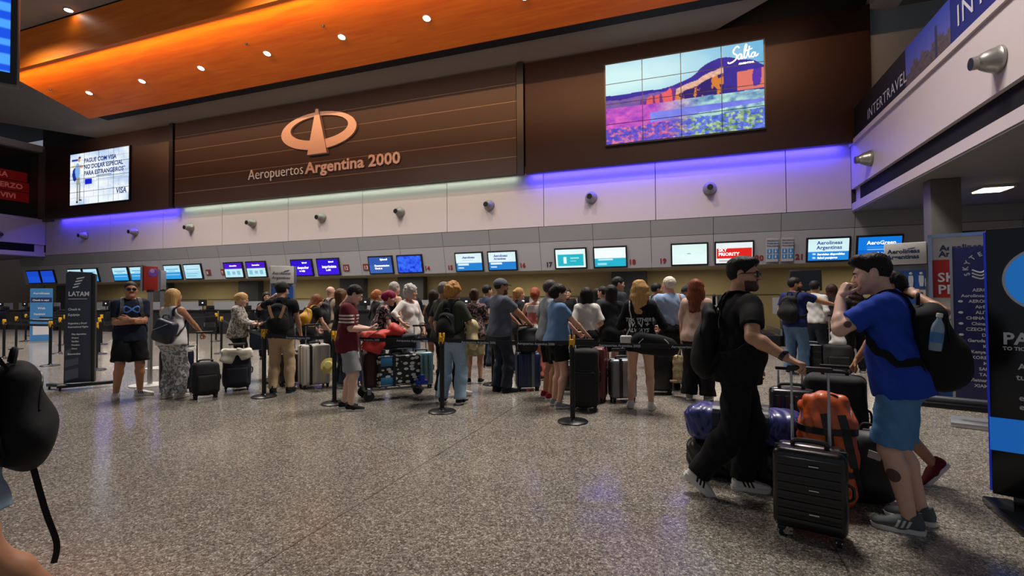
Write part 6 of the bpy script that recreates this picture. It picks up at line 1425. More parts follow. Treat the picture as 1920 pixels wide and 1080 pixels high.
p_ = onZ(990, 731); suitcase('blue hard suitcase in front of the man in grey polo', p_, vy(p_, 10), (.38, .26, .54), HBLUE, handle=.42, ribs=3, rib_axis='V', straps=(mat('strap_grey', '#6a7076', .7), .06))
e = empty('backpack', (p_.x, p_.y, .60), vy(p_, 10), 'dark backpack set on top of the blue suitcase', 'backpack'); S = Solid((-.24, -.2, -.03), (.24, .2, .5), .013); S.box((0, -.02, .20), (.16, .10, .20), .07, k=.03); S.ell((0, -.07, .16), (.15, .09, .15), k=.04); S.folds(.007, seed=2); S.clip((0, 0, .005), (0, 0, -1)); V, Q = S.get(); link('bag_body', mesh_np('bag_body', V, Q, mat('pack_navyblack', '#12141a', .7)), None, e); MB().tube(smooth_path([(-.05, .03, .38), (-.03, .03, .45), (.03, .03, .45), (.05, .03, .38)], 5), .010, n=8).build('grab_handle', BLK_F, e, smooth=True)
p_ = onZ(1097, 768); suitcase('tall black fabric suitcase held by the girl in light blue', p_, vy(p_, -4), (.36, .30, .74), BLK_F, handle=.10, soft=True, vox=.012)
p_ = onZ(1124, 752); suitcase('dark red suitcase just behind the tall black one', p_, vy(p_, -10), (.20, .34, .70), mat('hard_red', '#5a1c22', .4), ribs=2, rib_axis='V')
p_ = onZ(1060, 738); suitcase('small dark slate case behind the legs of the girl in light blue', p_, vy(p_, 8), (.30, .22, .40), mat('hard_slate', '#1a2126', .4), ribs=3)
p_ = onZ(1167, 752); suitcase('silver grey hard suitcase with a black strap beside the blonde girl', p_, vy(p_, 16), (.36, .26, .54), HSILV, handle=.12, ribs=0, straps=(M_KTARP, -.05)); 
p_ = onZ(1238, 738); suitcase('black studded suitcase behind the blonde girl', p_, vy(p_, 10), (.36, .26, .56), HBLK, handle=0, ribs=0, studs=M_CHROME)
p_ = onZ(1571, 706); sT = suitcase('black suitcase with tall white handle by the far counters', p_, vy(p_, 10), (.42, .28, .52), BLK_F, handle=.52, soft=True, handle_m=mat('white_tube', '#c8c8c8', .4))
e = empty('plastic_bag', (p_.x, p_.y, 0), vy(p_, 10), 'white plastic bag hanging on the tall white handle', 'bag'); S = Solid((-.2, -.1, .45), (.2, .25, 1.05), .013); S.cone((0, -.04, .62), (0, -.03, .88), .13, .07, k=.04, sc=(1, .5, 1)); 
for q in (-1, 1): S.cone((q*.06, -.03, .86), (q*.085, .03, 1.0), .022, .012, k=.03)
S.folds(.010, fx=18, fz=14, seed=2); V, Q = S.get(); link('bag_body', mesh_np('bag_body', V, Q, mat('white_plastic', '#c9c6c2', .4)), None, e)
p_ = onZ(1525, 700); suitcase('black case between the man in navy and the person in white', p_, vy(p_, -10), (.38, .26, .50), HBLK, ribs=3)

# ---- luggage cart with its load
pc = onZ(732, 744); ya = vy(pc, 14); ct = empty('luggage_cart', pc, ya, 'steel luggage cart loaded beside the boy in burgundy', 'cart')
def RX(p): return (Matrix.Rotation(ya, 3, 'Z') @ Vector(p))+pc
M_CART = mat('cart_steel', '#7a7d80', .35, metal=.8)
for q in (-.22, .22):
    MB().tube([(-.42, q, .16), (.36, q, .16), (.44, q, .10)], .016, n=8).build('base_rail', M_CART, ct, smooth=True)
    MB().tube(smooth_path([(-.42, q, .16), (-.46, q, .5), (-.50, q, .95), (-.56, q, 1.02)], 5), .016, n=8).build('upright', M_CART, ct, smooth=True)
MB().tube([(-.56, -.24, 1.02), (-.56, .24, 1.02)], .018, n=10).build('push_bar', M_RUBBER, ct, smooth=True)
for x_ in (-.30, -.10, .10, .30): MB().cyl((x_, -.22, .165), (x_, .22, .165), .010, n=8).build('cross_bar', M_CART, ct)
for (x_, y_) in ((-.36, -.22), (-.36, .22), (.42, 0)):
    MB().cyl((x_, y_-.02, .075), (x_, y_+.02, .075), .075, n=18).build('wheel', M_RUBBER, ct, smooth=True); MB().box((x_, y_, .13), (.05, .06, .06)).build('wheel_fork', M_CART, ct)
MB().span((-.52, -.2, .30), (-.47, .2, .62)).build('advert_plate', mat('cart_blue', '#1c48b8', .4), ct)
def on_cart(lp): return RX(lp)
def cart_case(label, lp, size, m, extra=None, rz=0.0):
    r = empty('suitcase', RX(lp), ya+rz, label, 'suitcase', 'cases on the luggage cart'); w, d, h = size
    S = Solid((-w*.6, -d*.7, -.03), (w*.6, d*.7, h+.05), .014); S.box((0, 0, h/2), (w/2, d/2, h/2), .05, k=.03); S.folds(.004, seed=len(label)); V, Q = S.get(); link('case_body', mesh_np('case_body', V, Q, m), None, r)
    MB().tube(smooth_path([(-.08, 0, h-.01), (-.06, 0, h+.03), (.06, 0, h+.03), (.08, 0, h-.01)], 5), .011, n=8).build('carry_handle', M_BLACK, r, smooth=True)
    MB().tube([(-w*.46, -d*.515, h*.06), (-w*.46, -d*.515, h*.94), (w*.46, -d*.515, h*.94), (w*.46, -d*.515, h*.06)], .006, n=6, closed=True).build('piping', M_BLACKM, r)
    if extra: extra(r, w, d, h)
    return r
LEAF = pattern_mat('blue_leaf_case', '#0f1216', '#c9ccc8', 'spots', 17, .22); 
def leafm():
    n_ = 'leaf_print_case'
    if n_ in MATS: return MATS[n_]
    m = bpy.data.materials.new(n_); m.use_nodes = True; nt = m.node_tree; b = nt.nodes['Principled BSDF']; L_ = nt.links.new; tc = nt.nodes.new('ShaderNodeTexCoord'); mp = nt.nodes.new('ShaderNodeMapping'); mp.inputs['Scale'].default_value = (11, 11, 19); mp.inputs['Rotation'].default_value = (.0, .35, 0); L_(tc.outputs['Object'], mp.inputs['Vector'])
    v = nt.nodes.new('ShaderNodeTexVoronoi'); v.inputs['Scale'].default_value = 1.0; v.inputs['Randomness'].default_value = .7; L_(mp.outputs['Vector'], v.inputs['Vector'])
    r = nt.nodes.new('ShaderNodeValToRGB'); r.color_ramp.interpolation = 'CONSTANT'; r.color_ramp.elements[0].color = (*srgb('#d5d7d2'), 1); r.color_ramp.elements[1].position = .40; r.color_ramp.elements[1].color = (*srgb('#0c0f14'), 1); L_(v.outputs['Distance'], r.inputs['Fac']); L_(r.outputs['Color'], b.inputs['Base Color']); b.inputs['Roughness'].default_value = .5
    MATS[n_] = m
    return m
def patches(r, w, d, h):
    for (a, b, c, e_) in ((-.42, -.08, .02, .30), (-.42, -.16, .66, .96)): MB().span((w*a, -d*.525, h*c), (w*b, -d*.50, h*e_)).build('blue_patch', mat('patch_blue', '#2c6f9c', .5), r, bevel=.01)
    MB().box((-w*.12, -d*.53, h*.5), (.04, .008, h*.98)).build('strap', M_KTARP, r)
cart_case('white leaf print suitcase with blue patches lying on the cart', (.08, -.06, .185), (.66, .34, .46), leafm(), patches)
cart_case('burgundy fabric suitcase at the push bar of the cart', (-.34, -.04, .185), (.17, .38, .52), BURG_F)
cart_case('large navy bag lying on top of the loaded cart', (-.02, -.03, .715), (.74, .36, .22), NAVY_F)
e = MB().span((.30, -.34, .20), (.48, -.24, .26)).span((.36, -.36, .24), (.42, -.24, .34)).build('cart_clip', mat('clip_blue', '#1a35b8', .4), bevel=.01, loc=pc, rot=(0, 0, ya)); tag(e, 'bright blue plastic cart clip below the leaf print suitcase', 'clip')
e = empty('red_coat', RX((-.14, -.10, .93)), ya, 'bright red coat thrown over the navy bag on the cart', 'coat'); S = Solid((-.42, -.32, -.32), (.45, .26, .26), .013)
S.box((-.02, .0, .03), (.30, .15, .04), .035, k=.05); S.box((-.16, -.17, -.09), (.15, .03, .14), .025, k=.06, R=rotm('Y', .35)); S.ell((.14, -.06, .10), (.09, .09, .08), k=.04); S.cone((.16, -.05, .08), (.32, -.02, .03), .06, .03, k=.05)
S.folds(.014, fx=19, fz=15, seed=6); V, Q = S.get(); link('cloth', mesh_np('cloth', V, Q, mat('red_cloth', '#b8281e', .55, noise=.1)), None, e)
MB().tube(smooth_path([(-.36, -.20, -.16), (-.30, -.215, -.05), (-.2, -.21, .03), (-.08, -.18, .085)], 6), .008, n=6).build('seam', mat('red_dark', '#7c1a16', .6), e)

# ---- bags carried by people
def carried(name, label, P, cat='bag'): return empty(name, P.root.location, P.yaw, label, cat, 'bags carried by travellers')
def strap_over(P, r, pts, m, w=.035):
    pts = smooth_path([Vector(p) for p in pts], 6); MB().ribbon(pts, [(0, 0, 1)]*len(pts) if False else [(.6, .2, .5)]*len(pts), w, .007).build('strap', m, r)
e = carried('backpack', 'navy leather backpack slung on the back of the blonde woman in white', p6, 'backpack'); c_ = np.array((.10, -.235, 1.02)); S = Solid(c_-.32, c_+.32, .012); S.box(c_, (.15, .085, .17), .06, k=.03, R=rotm('Y', .35)); S.ell(c_+np.array((0, -.03, -.04)), (.14, .08, .11), k=.05); S.folds(.004, seed=1); V, Q = S.get(); NVL = mat('navy_leather', '#12182a', .45, noise=.1); link('bag_body', mesh_np('bag_body', V, Q, NVL), None, e)
MB().tube(smooth_path([c_+np.array((-.11, -.10, .02)), c_+np.array((0, -.125, .05)), c_+np.array((.12, -.10, .10))], 6), .006, n=6).build('zip', M_STEEL, e); MB().tube(smooth_path([c_+np.array((-.06, .02, .15)), c_+np.array((-.05, .02, .22)), c_+np.array((.03, .02, .23)), c_+np.array((.04, .02, .18))], 5), .009, n=8).build('grab_handle', NVL, e, smooth=True)
pts = [c_+np.array((.06, .05, .17)), p6.T((.11, -.12, 1.36)), p6.T((.12, -.02, 1.48)), p6.T((.13, .10, 1.36)), p6.T((.17, .06, 1.18)), c_+np.array((.14, .06, -.08))]; MB().ribbon([on_shirt(p6, v, .007) if 3 < i < 24 else v for i, v in enumerate(smooth_path([Vector(p) for p in pts], 6))], (1, .2, .2), .04, .007).build('shoulder_strap', NVL, e)
e = carried('tote_bag', 'navy shopping bag hanging beside the woman in the leaf shirt', p7); c_ = np.array((.05, .40, .72)); S = Solid(c_-.35, c_+.35, .015); S.box(c_, (.09, .18, .19), .03, k=.03); S.folds(.007, seed=4); V, Q = S.get(); link('bag_body', mesh_np('bag_body', V, Q, mat('shopping_navy', '#182a3c', .6)), None, e); MB().tube(smooth_path([c_+np.array((0, -.08, .18)), c_+np.array((0, -.05, .33)), c_+np.array((0, .05, .33)), c_+np.array((0, .08, .18))], 6), .008, n=6).build('handle', NAVY_F, e)
# net tote of the red-haired woman
_hn = p29.hand['L']; g_ = _hn[1]+_hn[0] @ np.array((0, .02, .09)); e = carried('tote_bag', 'cream net tote bag held by the red-haired woman', p29); c_ = g_+np.array((0, .01, -.38)); S = Solid(c_-.3, c_+.3, .012); S.box(c_, (.055, .155, .20), .035, k=.03, R=rotm('Z', 1.2)); S.folds(.008, fx=30, fz=26, seed=2); V, Q = S.get(); link('bag_body', mesh_np('bag_body', V, Q, pattern_mat('net_cream', '#c2b08c', '#8d7c58', 'spots', 95, .35)), None, e)
for q in (-1, 1): MB().tube(smooth_path([c_+np.array((.08*.93, .02*q, .19)), g_+np.array((.01, .012*q, -.02)), g_+np.array((0, .012*q, .006)), g_+np.array((-.01, .012*q, -.02)), c_+np.array((-.08, .02*q, .19))], 6), .007, n=6).build('handle', cloth('#b8a680'), e, smooth=True)
MB().box(c_+np.array((-.12, -.08, -.16)), (.10, .02, .03), .3).build('loose_cloth', cloth('#c9a98c'), e, bevel=.006)
# sports bag and white pouch of the blonde girl
e = carried('sports_bag', 'black shoulder bag with white piping on the blonde girl', p26); c_ = p26.T((.17, -.22, .90)); S = Solid(c_-.36, c_+.36, .012); S.cone(c_+np.array((-.15, 0, .03)), c_+np.array((.19, .02, -.02)), .115, .105, k=.04, sc=(1, .62, 1)); S.cone(c_+np.array((-.12, 0, -.05)), c_+np.array((.22, .02, -.09)), .07, .06, k=.06, sc=(1, .7, 1)); S.folds(.005, seed=3); V, Q = S.get(); link('bag_body', mesh_np('bag_body', V, Q, M_PACK), None, e)
M_PIPE = mat('white_piping', '#c8c8c6', .5)
for x_, sg_ in ((-.14, -1), (.17, 1)):
    MB().tube(smooth_path([c_+np.array((x_+.03*sg_*-1, -.068, .07)), c_+np.array((x_+.02*sg_, -.074, .02)), c_+np.array((x_+.03*sg_, -.066, -.05))], 6), .005, n=6).build('piping', M_PIPE, e)
MB().ribbon([on_shirt(p26, v, .008) if 2 < i < 22 else v for i, v in enumerate(smooth_path([Vector(c_+np.array((-.16, .03, .08))), Vector(p26.T((-.05, -.14, 1.2))), Vector(p26.T((-.10, -.10, 1.40))), Vector(p26.T((-.11, 0, 1.49))), Vector(p26.T((-.02, .13, 1.3))), Vector(p26.T((.15, .10, 1.05))), Vector(c_+np.array((.18, .06, .06)))], 5))], (1, .1, .3), .035, .006).build('strap', M_PACK, e)
e = carried('pouch', 'small white pouch at the hip of the blonde girl', p26); c_ = p26.T((-.17, -.20, .95)); S = Solid(c_-.15, c_+.15, .009); S.box(c_, (.075, .03, .055), .022, k=.02); V, Q = S.get(); link('bag_body', mesh_np('bag_body', V, Q, mat('pouch_white', '#c9c7c2', .5)), None, e); MB().ribbon([on_shirt(p26, v, .008) for v in smooth_path([Vector(c_+np.array((-.05, .01, .05))), Vector(p26.T((-.13, -.13, 1.2))), Vector(p26.T((-.13, -.05, 1.46)))], 6)], (1, 0, 0), .014, .004).build('strap', M_PIPE, e)
# tan leather bag of the white-haired man
e = carried('shoulder_bag', 'tan leather shoulder bag on the white-haired man', p28); c_ = p28.T((.16, -.24, .92)); S = Solid(c_-.25, c_+.25, .010); S.box(c_, (.12, .05, .13), .035, k=.02); V, Q = S.get(); TANL = mat('tan_leather', '#9a5426', .45, noise=.12); link('bag_body', mesh_np('bag_body', V, Q, TANL), None, e); MB().box(c_+np.array((0, -.052, .05)), (.22, .012, .13)).build('flap', TANL, e, bevel=.01)
MB().ribbon([on_shirt(p28, v, .008) if 1 < i < 20 else v for i, v in enumerate(smooth_path([Vector(c_+np.array((.05, 0, .13))), Vector(p28.T((.17, -.16, 1.15))), Vector(p28.T((.14, -.12, 1.38))), Vector(p28.T((.13, 0, 1.49))), Vector(p28.T((.15, .12, 1.3)))], 6))], (1, 0, .1), .028, .006).build('strap', TANL, e)
e = carried('folded_cloth', 'grey cardigan over the arm of the dark-haired woman in black jacket', p25, 'cardigan'); c_ = (p25.J['elL']+p25.J['wrL'])/2; S = Solid(c_-.42, c_+.3, .013); S.box(c_+np.array((0, .0, -.16)), (.05, .11, .24), .04, k=.04); S.ell(c_+np.array((0, 0, .03)), (.08, .12, .06), k=.05); S.folds(.014, fx=20, fz=14, seed=4); V, Q = S.get(); link('cloth', mesh_np('cloth', V, Q, cloth('#8d8c8a')), None, e)
e = carried('folded_cloth', 'pale yellow cardigan over the arm of the curly-haired woman', p17, 'cardigan'); c_ = (p17.J['elR']+p17.J['wrR'])/2; S = Solid(c_-.42, c_+.3, .013); S.box(c_+np.array((.02, .02, -.14)), (.05, .10, .20), .04, k=.04); S.ell(c_+np.array((0, 0, .03)), (.08, .11, .06), k=.05); S.folds(.014, fx=20, fz=14, seed=7); V, Q = S.get(); link('cloth', mesh_np('cloth', V, Q, cloth('#bdb184')), None, e)

# ================================================================== QUEUE BARRIERS
M_YEL = mat('latch_yellow', '#d8a414', .45); M_BELT = mat('belt_black', '#0d0e14', .7); M_BELTT = mat('belt_print', '#b9bcc8', .6)
def stanchion_proto():
    r = empty('barrier_post', (0, 0, 0))
    MB().lathe([(.18, 0), (.18, .012), (.165, .022), (.05, .03), (.035, .05)], n=28).build('base', M_BLACKM, r, smooth=True)
    MB().cyl((0, 0, .03), (0, 0, .88), .030, n=16).build('post', M_BLACKM, r, smooth=True)
    MB().lathe([(.034, .86), (.036, .87), (.036, .90), (.030, .905)], n=16).build('collar', M_BLACK, r)
    h = empty('head', (0, 0, 0)); h.parent = r
    MB().box((0, 0, .92), (.062, .062, .09)).build('belt_cassette', M_YEL, h, bevel=.008)
    for q in (-.026, .026): MB().box((q, 0, .985), (.014, .05, .06)).build('latch', M_YEL, h, bevel=.004)
    return r
_sp = stanchion_proto(); _n = [0]
def post(p, lab, yaw=0.0):
    r = _sp if _n[0] == 0 else copy_tree(_sp); _n[0] += 1; r.location = p; r.rotation_euler = (0, 0, yaw); tag(r, lab, 'barrier post', 'queue barrier posts'); return Vector(p)
def belt(a, b, lab, text=True, z=.925):
    a = Vector(a); b = Vector(b); d = (b-a); L_ = d.length; u = d/L_; r = empty('barrier_belt', (a.x, a.y, z), math.atan2(d.y, d.x), lab, 'belt', 'queue barrier belts')
    n_ = 10; MB().ribbon([(.035+(L_-.07)*i/n_, 0, -.02*math.sin(math.pi*i/n_)) for i in range(n_+1)], (0, 0, 1), .052, .003).build('webbing', M_BELT, r)
    if text:
        for f in (.30, .74) if L_ > 1.6 else (.5,):
            t = text_obj('lettering', 'Aeropuertos Argentina 2000', M_BELTT, (0, 0, 0), .040, None, bold=.0008, align='CENTER'); t.parent = r; t.matrix_local = Matrix.Translation((L_*f, -.004, -.035)) @ FACE_CAM.to_4x4()
    return r
N = [post(onZ(495, 744), 'black barrier post beside the man in beige trousers'), post(onZ(627, 757), 'black barrier post just behind the boy in burgundy'), post(onZ(829, 772), 'black barrier post in front of the curly-haired woman'), post(onZ(1074, 791), 'black barrier post nearest to the camera, in front of the girl in light blue'), post(onZ(1392, 812), 'black barrier post hidden behind the man with sunglasses')]
for i, (a, b) in enumerate(zip(N[:-1], N[1:])): belt(a, b, 'black queue belt ' + ['from the beige trousers to the boy in burgundy', 'running past the luggage cart', 'across the middle of the queue', 'running towards the man with sunglasses'][i])
Q2 = [post(onZ(415, 663), 'barrier post behind the woman in the leaf shirt'), post(onZ(645, 700), 'barrier post in the second row behind the boy in burgundy'), post(onZ(925, 721), 'barrier post in the second row beside the man in grey polo'), post(onZ(1088, 712), 'barrier post in the second row beside the woman in white')]
belt(Q2[0], N[0], 'black queue belt beside the woman in the leaf shirt', False); belt(Q2[2], Q2[3], 'black queue belt of the second row near the white t-shirt', False)
LF = [(7, 672), (94, 686), (180, 694), (30, 655), (112, 663), (186, 664), (48, 640), (121, 647), (190, 646), (60, 630), (130, 634), (352, 650), (405, 640)]
LN = ['beside the picture edge in the front left row', 'before the airline totem in the front left row', 'right behind the airline totem', 'beside the picture edge in the second left row', 'left of the totem in the second left row', 'behind the totem in the second left row', 'beside the blue banner in the third left row', 'left of the totem in the third left row', 'behind the totem in the third left row', 'beside the blue banner in the last left row', 'left of the totem in the last left row', 'between the blonde woman and the counters', 'between the black trolley and the counters']
LP = [post(onZ(*q), 'thin barrier post '+l) for q, l in zip(LF, LN)]
for k, (i, j) in enumerate(((0, 1), (1, 2), (3, 4), (4, 5), (6, 7), (7, 8), (9, 10), (11, 12))): belt(LP[i], LP[j], 'black queue belt '+['of the front left row by the picture edge', 'of the front left row by the totem', 'of the second left row by the picture edge', 'of the second left row by the totem', 'of the third left row by the blue banner', 'of the third left row by the totem', 'of the last left row', 'behind the blonde woman'][k], False)

# ================================================================== TOTEMS AND SIGNS
def words(e, lst, m, y):
    for (s_, x_, z_, sz, *al) in lst:
        t = text_obj('lettering', s_, m, (0, 0, 0), sz, None, bold=.0012 if sz < .08 else .003, align=al[0] if al else 'LEFT'); t.parent = e; t.matrix_local = Matrix.Translation((x_, y, z_)) @ FACE_CAM.to_4x4()
M_INKW = mat('sign_ink_white', '#d4d6da', .5); M_INKN = mat('sign_ink_navy', '#1c2a5a', .5)
# dark airline totem with tapered feet
p_ = onZ(148, 728); e = empty('airline_totem', p_, vy(p_, -14), 'dark grey airline totem on crossed feet beside the man with crossed arms', 'totem')
M_TOT = mat('totem_navy_grey', '#2a303e', .4)
tp = [(-.24, 0), (-.235, 1.93), (.19, 1.96), (.20, 1.90), (.20, 0)]; MB().prism([(-.235, .10), (-.215, 1.93), (-.17, 1.965), (.20, 1.95), (.21, .10)], -.05, .05, 'Y').build('panel', M_TOT, e, bevel=.01)
MB().prism([(.212, .10), (.205, 1.94), (.262, 1.92), (.262, .10)], -.06, .06, 'Y').build('side_post', M_BLACK, e, bevel=.008)
MB().box((-.30, .0, .07), (.10, .60, .05), .9).build('foot', M_BLACKM, e, bevel=.01); MB().box((.16, -.10, .07), (.92, .10, .05), .25).build('foot', M_BLACKM, e, bevel=.01)
for (x_, y_) in ((-.5, .12), (.58, .02), (-.24, -.20)): MB().cyl((x_-.015, y_, .022), (x_+.015, y_, .022), .022, n=12).build('caster', M_RUBBER, e)
e.scale = (.82, .9, 1)
words(e, [('LATAM', -.17, 1.55, .105), ('Check in', -.17, 1.31, .055), ('Equipaje', -.17, 1.22, .055), ('Argentina y Brasil', -.17, 1.08, .042), ('International flights', -.17, 1.02, .042), ('Filas disponibles', -.11, .90, .036), ('Grupos', -.11, .84, .036), ('Familias', -.11, .78, .036), ('Premium', -.11, .72, .036), ('Otros', -.11, .66, .036), ('Bienvenidos', -.17, .57, .042)], M_INKW, -.056)
MB().box((-.02, -.055, 1.50), (.30, .004, .008)).build('rule', M_INKW, e)
for i in range(4): MB().prism([(-.10+.02*i, 1.68+.05*i), (-.02+.03*i, 1.70+.05*i), (-.0+.03*i, 1.725+.05*i), (-.10+.02*i, 1.70+.05*i)], -.056, -.051, 'Y').build('wing_mark', M_INKW, e)
for (a, b) in ((.14, .33), (.36, .50), (.55, .66)): MB().prism([(-.21, a), (.0 if a < .5 else -.12, a+.05), (.0 if a < .5 else -.12, b+.02), (-.21, b-.02)], -.054, -.051, 'Y').build('faded_wing', mat('totem_pale', '#4a505e', .5), e)
# red sign on steel pole and its twin
def pole_sign(p, lab, red=True, yaw_=0, top=2.06):
    e = empty('pole_sign', p, vy(p, yaw_), lab, 'sign'); MB().cyl((0, 0, .02), (0, 0, top-.42), .038, n=18).build('pole', M_STEEL, e, smooth=True)
    MB().lathe([(.30, 0), (.30, .014), (.10, .022), (.045, .03)], n=28).build('base_plate', mat('plate_white_grey', '#b0aeaa', .5), e, smooth=True); MB().lathe([(.05, top-.45), (.06, top-.44), (.06, top-.41)], n=16).build('collar', M_BLACK, e)
    MB().span((-.105, -.03, top-.42), (.10, .03, top)).build('sign_box', mat('sign_red_print', '#a8281c', .4) if red else M_ALU, e, bevel=.006)
    MB().cyl((-.125, 0, top-.44), (-.125, 0, top+.02), .022, n=12).build('edge_tube', M_STEEL, e, smooth=True)
    if red:
        MB().lathe([(.001, 0), (.07, .001), (.075, .004)], axis='Y', n=18).build('flower_print', mat('print_violet', '#7a4ab0', .4), e, loc=(.03, -.036, top-.11)); MB().lathe([(.001, 0), (.035, .001), (.036, .003)], axis='Y', n=14).build('flower_centre', mat('print_pink', '#c890d0', .4), e, loc=(.015, -.040, top-.08))
pole_sign(onZ(281, 722), 'red sign with a violet flower on a steel pole', True, 8); pole_sign(onZ(303, 690), 'slim silver sign seen edge-on behind the red one', False, 62, 2.12)
# white and grey information pillars
def pillar(p, yaw_, lab, h, w, kind):
    e = empty('information_pillar', p, vy(p, yaw_), lab, 'pillar'); M_PG = mat('pillar_grey', '#6f747c', .45); M_PW = mat('pillar_white', '#dcd7d0', .5)
    MB().span((-w/2, -.02, .05), (w/2, .26, h-.32)).build('column', M_PG, e, bevel=.01); MB().span((-w/2-.01, -.05, h-.31), (w/2-.03, .02, h)).build('logo_box', M_PW, e, bevel=.008); MB().span((-w/2+.02, .02, h-.33), (w/2+.02, .27, h)).build('head', M_PG, e, bevel=.008)
    MB().span((-w/2-.1, -.12, 0), (w/2+.1, .36, .05)).build('base_plate', M_BLACKM, e, bevel=.01)
    words(e, [('Aerolineas', -w*.44, h-.15, w*.17), ('Argentinas', -w*.46, h-.23, w*.17)], M_INKN, -.056); MB().prism([(.0, h-.10), (.08, h-.085), (.10, h-.07), (.02, h-.085)], -.056, -.051, 'Y').build('bird_mark', M_INKN, e)
    B = mat('sign_blue', '#2a5aa8', .4)
    if kind == 'arrow':
        MB().span((-w/2+.02, -.03, h-.62), (w/2-.04, -.021, h-.36)).build('blue_panel', B, e); MB().prism([(-.02, h-.42), (.10, h-.48), (-.02, h-.54)], -.036, -.031, 'Y').build('arrow', M_INKW, e); MB().span((-w/2+.02, -.03, h-1.1), (w/2-.04, -.021, h-.66)).build('blue_panel', B, e)
    else:
        MB().span((-w/2+.01, -.03, h-.66), (w/2-.05, -.021, h-.40)).build('blue_panel', B, e)
        for i in range(4):
            x_ = -w/2+.06+i*.115; m_ = MB(); ball(m_, (x_, -.034, h-.445), (.020, .004, .020), 6); m_.prism([(x_-.026, h-.475), (x_+.026, h-.475), (x_+.030, h-.55), (x_+.022, h-.63), (x_-.016, h-.63), (x_-.028, h-.55)], -.036, -.031, 'Y')
            if i == 1: m_.tube([(x_+.012+.045*math.cos(t), -.034, h-.59+.045*math.sin(t)) for t in np.linspace(0, 6.28, 17)[:-1]], .006, n=5, closed=True)
            if i == 3: m_.box((x_+.045, -.034, h-.575), (.008, .005, .11))
            m_.build('pictogram', M_INKW, e)
        MB().span((-w/2+.01, -.03, h-1.02), (w/2-.05, -.021, h-.68)).build('white_panel', M_PW, e); MB().span((-w/2+.04, -.036, h-.90), (w/2-.08, -.030, h-.71)).build('blue_panel', B, e)
        words(e, [('Prioridad', -w*.38, h-.97, .06)], M_INKN, -.034)
    return e
pillar(at(531, 8.9), 4, 'grey information pillar with a white airline box and arrow behind the man in beige trousers', 2.06, .40, 'arrow')
pillar(at(1702, 7.2), 0, 'grey information pillar with white airline box and accessibility pictograms', 2.21, .50, 'access')
# priority totem
p_ = at(1806, 6.5); e = empty('priority_totem', p_, vy(p_, 2), 'white and red priority check-in totem behind the man in blue', 'totem'); M_PW2 = mat('totem_white', '#c9c4be', .45); M_RED = mat('totem_red', '#a8241c', .45)
MB().span((-.30, -.02, .12), (.30, .02, 2.22)).build('panel', M_PW2, e); MB().span((-.30, -.027, 1.42), (.30, -.021, 1.92)).build('red_field', M_RED, e); MB().span((-.34, -.05, .10), (-.30, .05, 2.26)).span((.30, -.05, .10), (.34, .05, 2.26)).span((-.34, -.05, 2.22), (.34, .05, 2.26)).build('frame', mat('acrylic_frame', '#8fa4c8', .15, alpha=.7), e)
MB().span((-.30, -.027, .12), (.30, -.021, .42)).build('blue_foot_band', mat('totem_blue', '#1f4f98', .4), e); MB().span((-.50, -.30, 0), (.50, .30, .06)).build('base_plate', M_BLACKM, e, bevel=.01); MB().span((-.40, -.18, .06), (.40, .18, .12)).build('base_step', mat('step_grey', '#55575a', .5), e, bevel=.008)
words(e, [('SKY', -.25, 1.63, .17), ('PRIORITY', -.25, 1.47, .17)], M_INKW, -.030); words(e, [('Aerolineas', -.22, 2.04, .105), ('Argentinas', -.23, 1.96, .105), ('Si', .18, 1.29, .06), ('Ya hiciste', -.02, 1.20, .06), ('Check in online? Pasa', -.14, 1.11, .05), ('a la fila rapida. Bon', -.10, 1.02, .05), ('Boarding and baggage', -.10, .86, .028), ('drop', .1, .78, .028)], M_INKN, -.027)
# alliance totem
p_ = at(1880, 5.4); e = empty('alliance_totem', p_, vy(p_, 3), 'deep violet-blue totem listing airlines under a white ribbon mark', 'totem'); M_ST = mat('alliance_blue', '#181a58', .4)
MB().span((-.40, -.03, .30), (.40, .03, 1.99)).build('panel', M_ST, e, bevel=.006); MB().span((-.425, -.035, .29), (-.40, .035, 2.0)).build('frame', M_ALU, e); MB().cyl((0, 0, .05), (0, 0, .32), .12, n=20).build('neck', M_ALU, e, smooth=True); MB().span((-.45, -.22, 0), (.45, .22, .055)).build('base_plate', M_ALU, e, bevel=.01)
for i in range(3): MB().tube(smooth_path([(-.24, -.036, 1.73-.035*i), (-.16, -.036, 1.70-.035*i), (-.10, -.036, 1.76-.035*i), (.0, -.036, 1.77-.035*i)], 6), .009, n=5).build('ribbon_mark', M_INKW, e)
for i, ch in enumerate('SKYTEAM'):
    a = math.radians(200-22*i); t = text_obj('lettering', ch, M_INKW, (0, 0, 0), .065, None, bold=.002, align='CENTER'); t.parent = e; t.matrix_local = Matrix.Translation((.17*math.cos(a)-.10, -.034, 1.74+.15*math.sin(a))) @ Matrix.Rotation(-(a-math.pi/2), 4, 'Y') @ FACE_CAM.to_4x4()
for i, s_ in enumerate(('AEROFLOT', 'Aerolineas Argentinas', 'AEROMEXICO', 'AirEuropa', 'ALITALIA', 'CHINA AIRLINES', 'China Eastern', 'CZECH AIRLINES', 'Delta', 'Garuda Indonesia', 'KLM', 'Kenya Airways', 'KOREAN AIR', 'MEA', 'SAUDIA', 'TAROM', 'Vietnam Airlines', 'XIAMENAIR')):
    words(e, [(s_, -.12, 1.49-.062*i, .048, 'CENTER')], M_INKW, -.034)
    if i % 2 == 0 and i > 1: ball_ = MB(); ball(ball_, (-.34, -.033, 1.505-.062*i), (.022, .004, .014), 5); ball_.build('airline_mark', M_INKW, e)
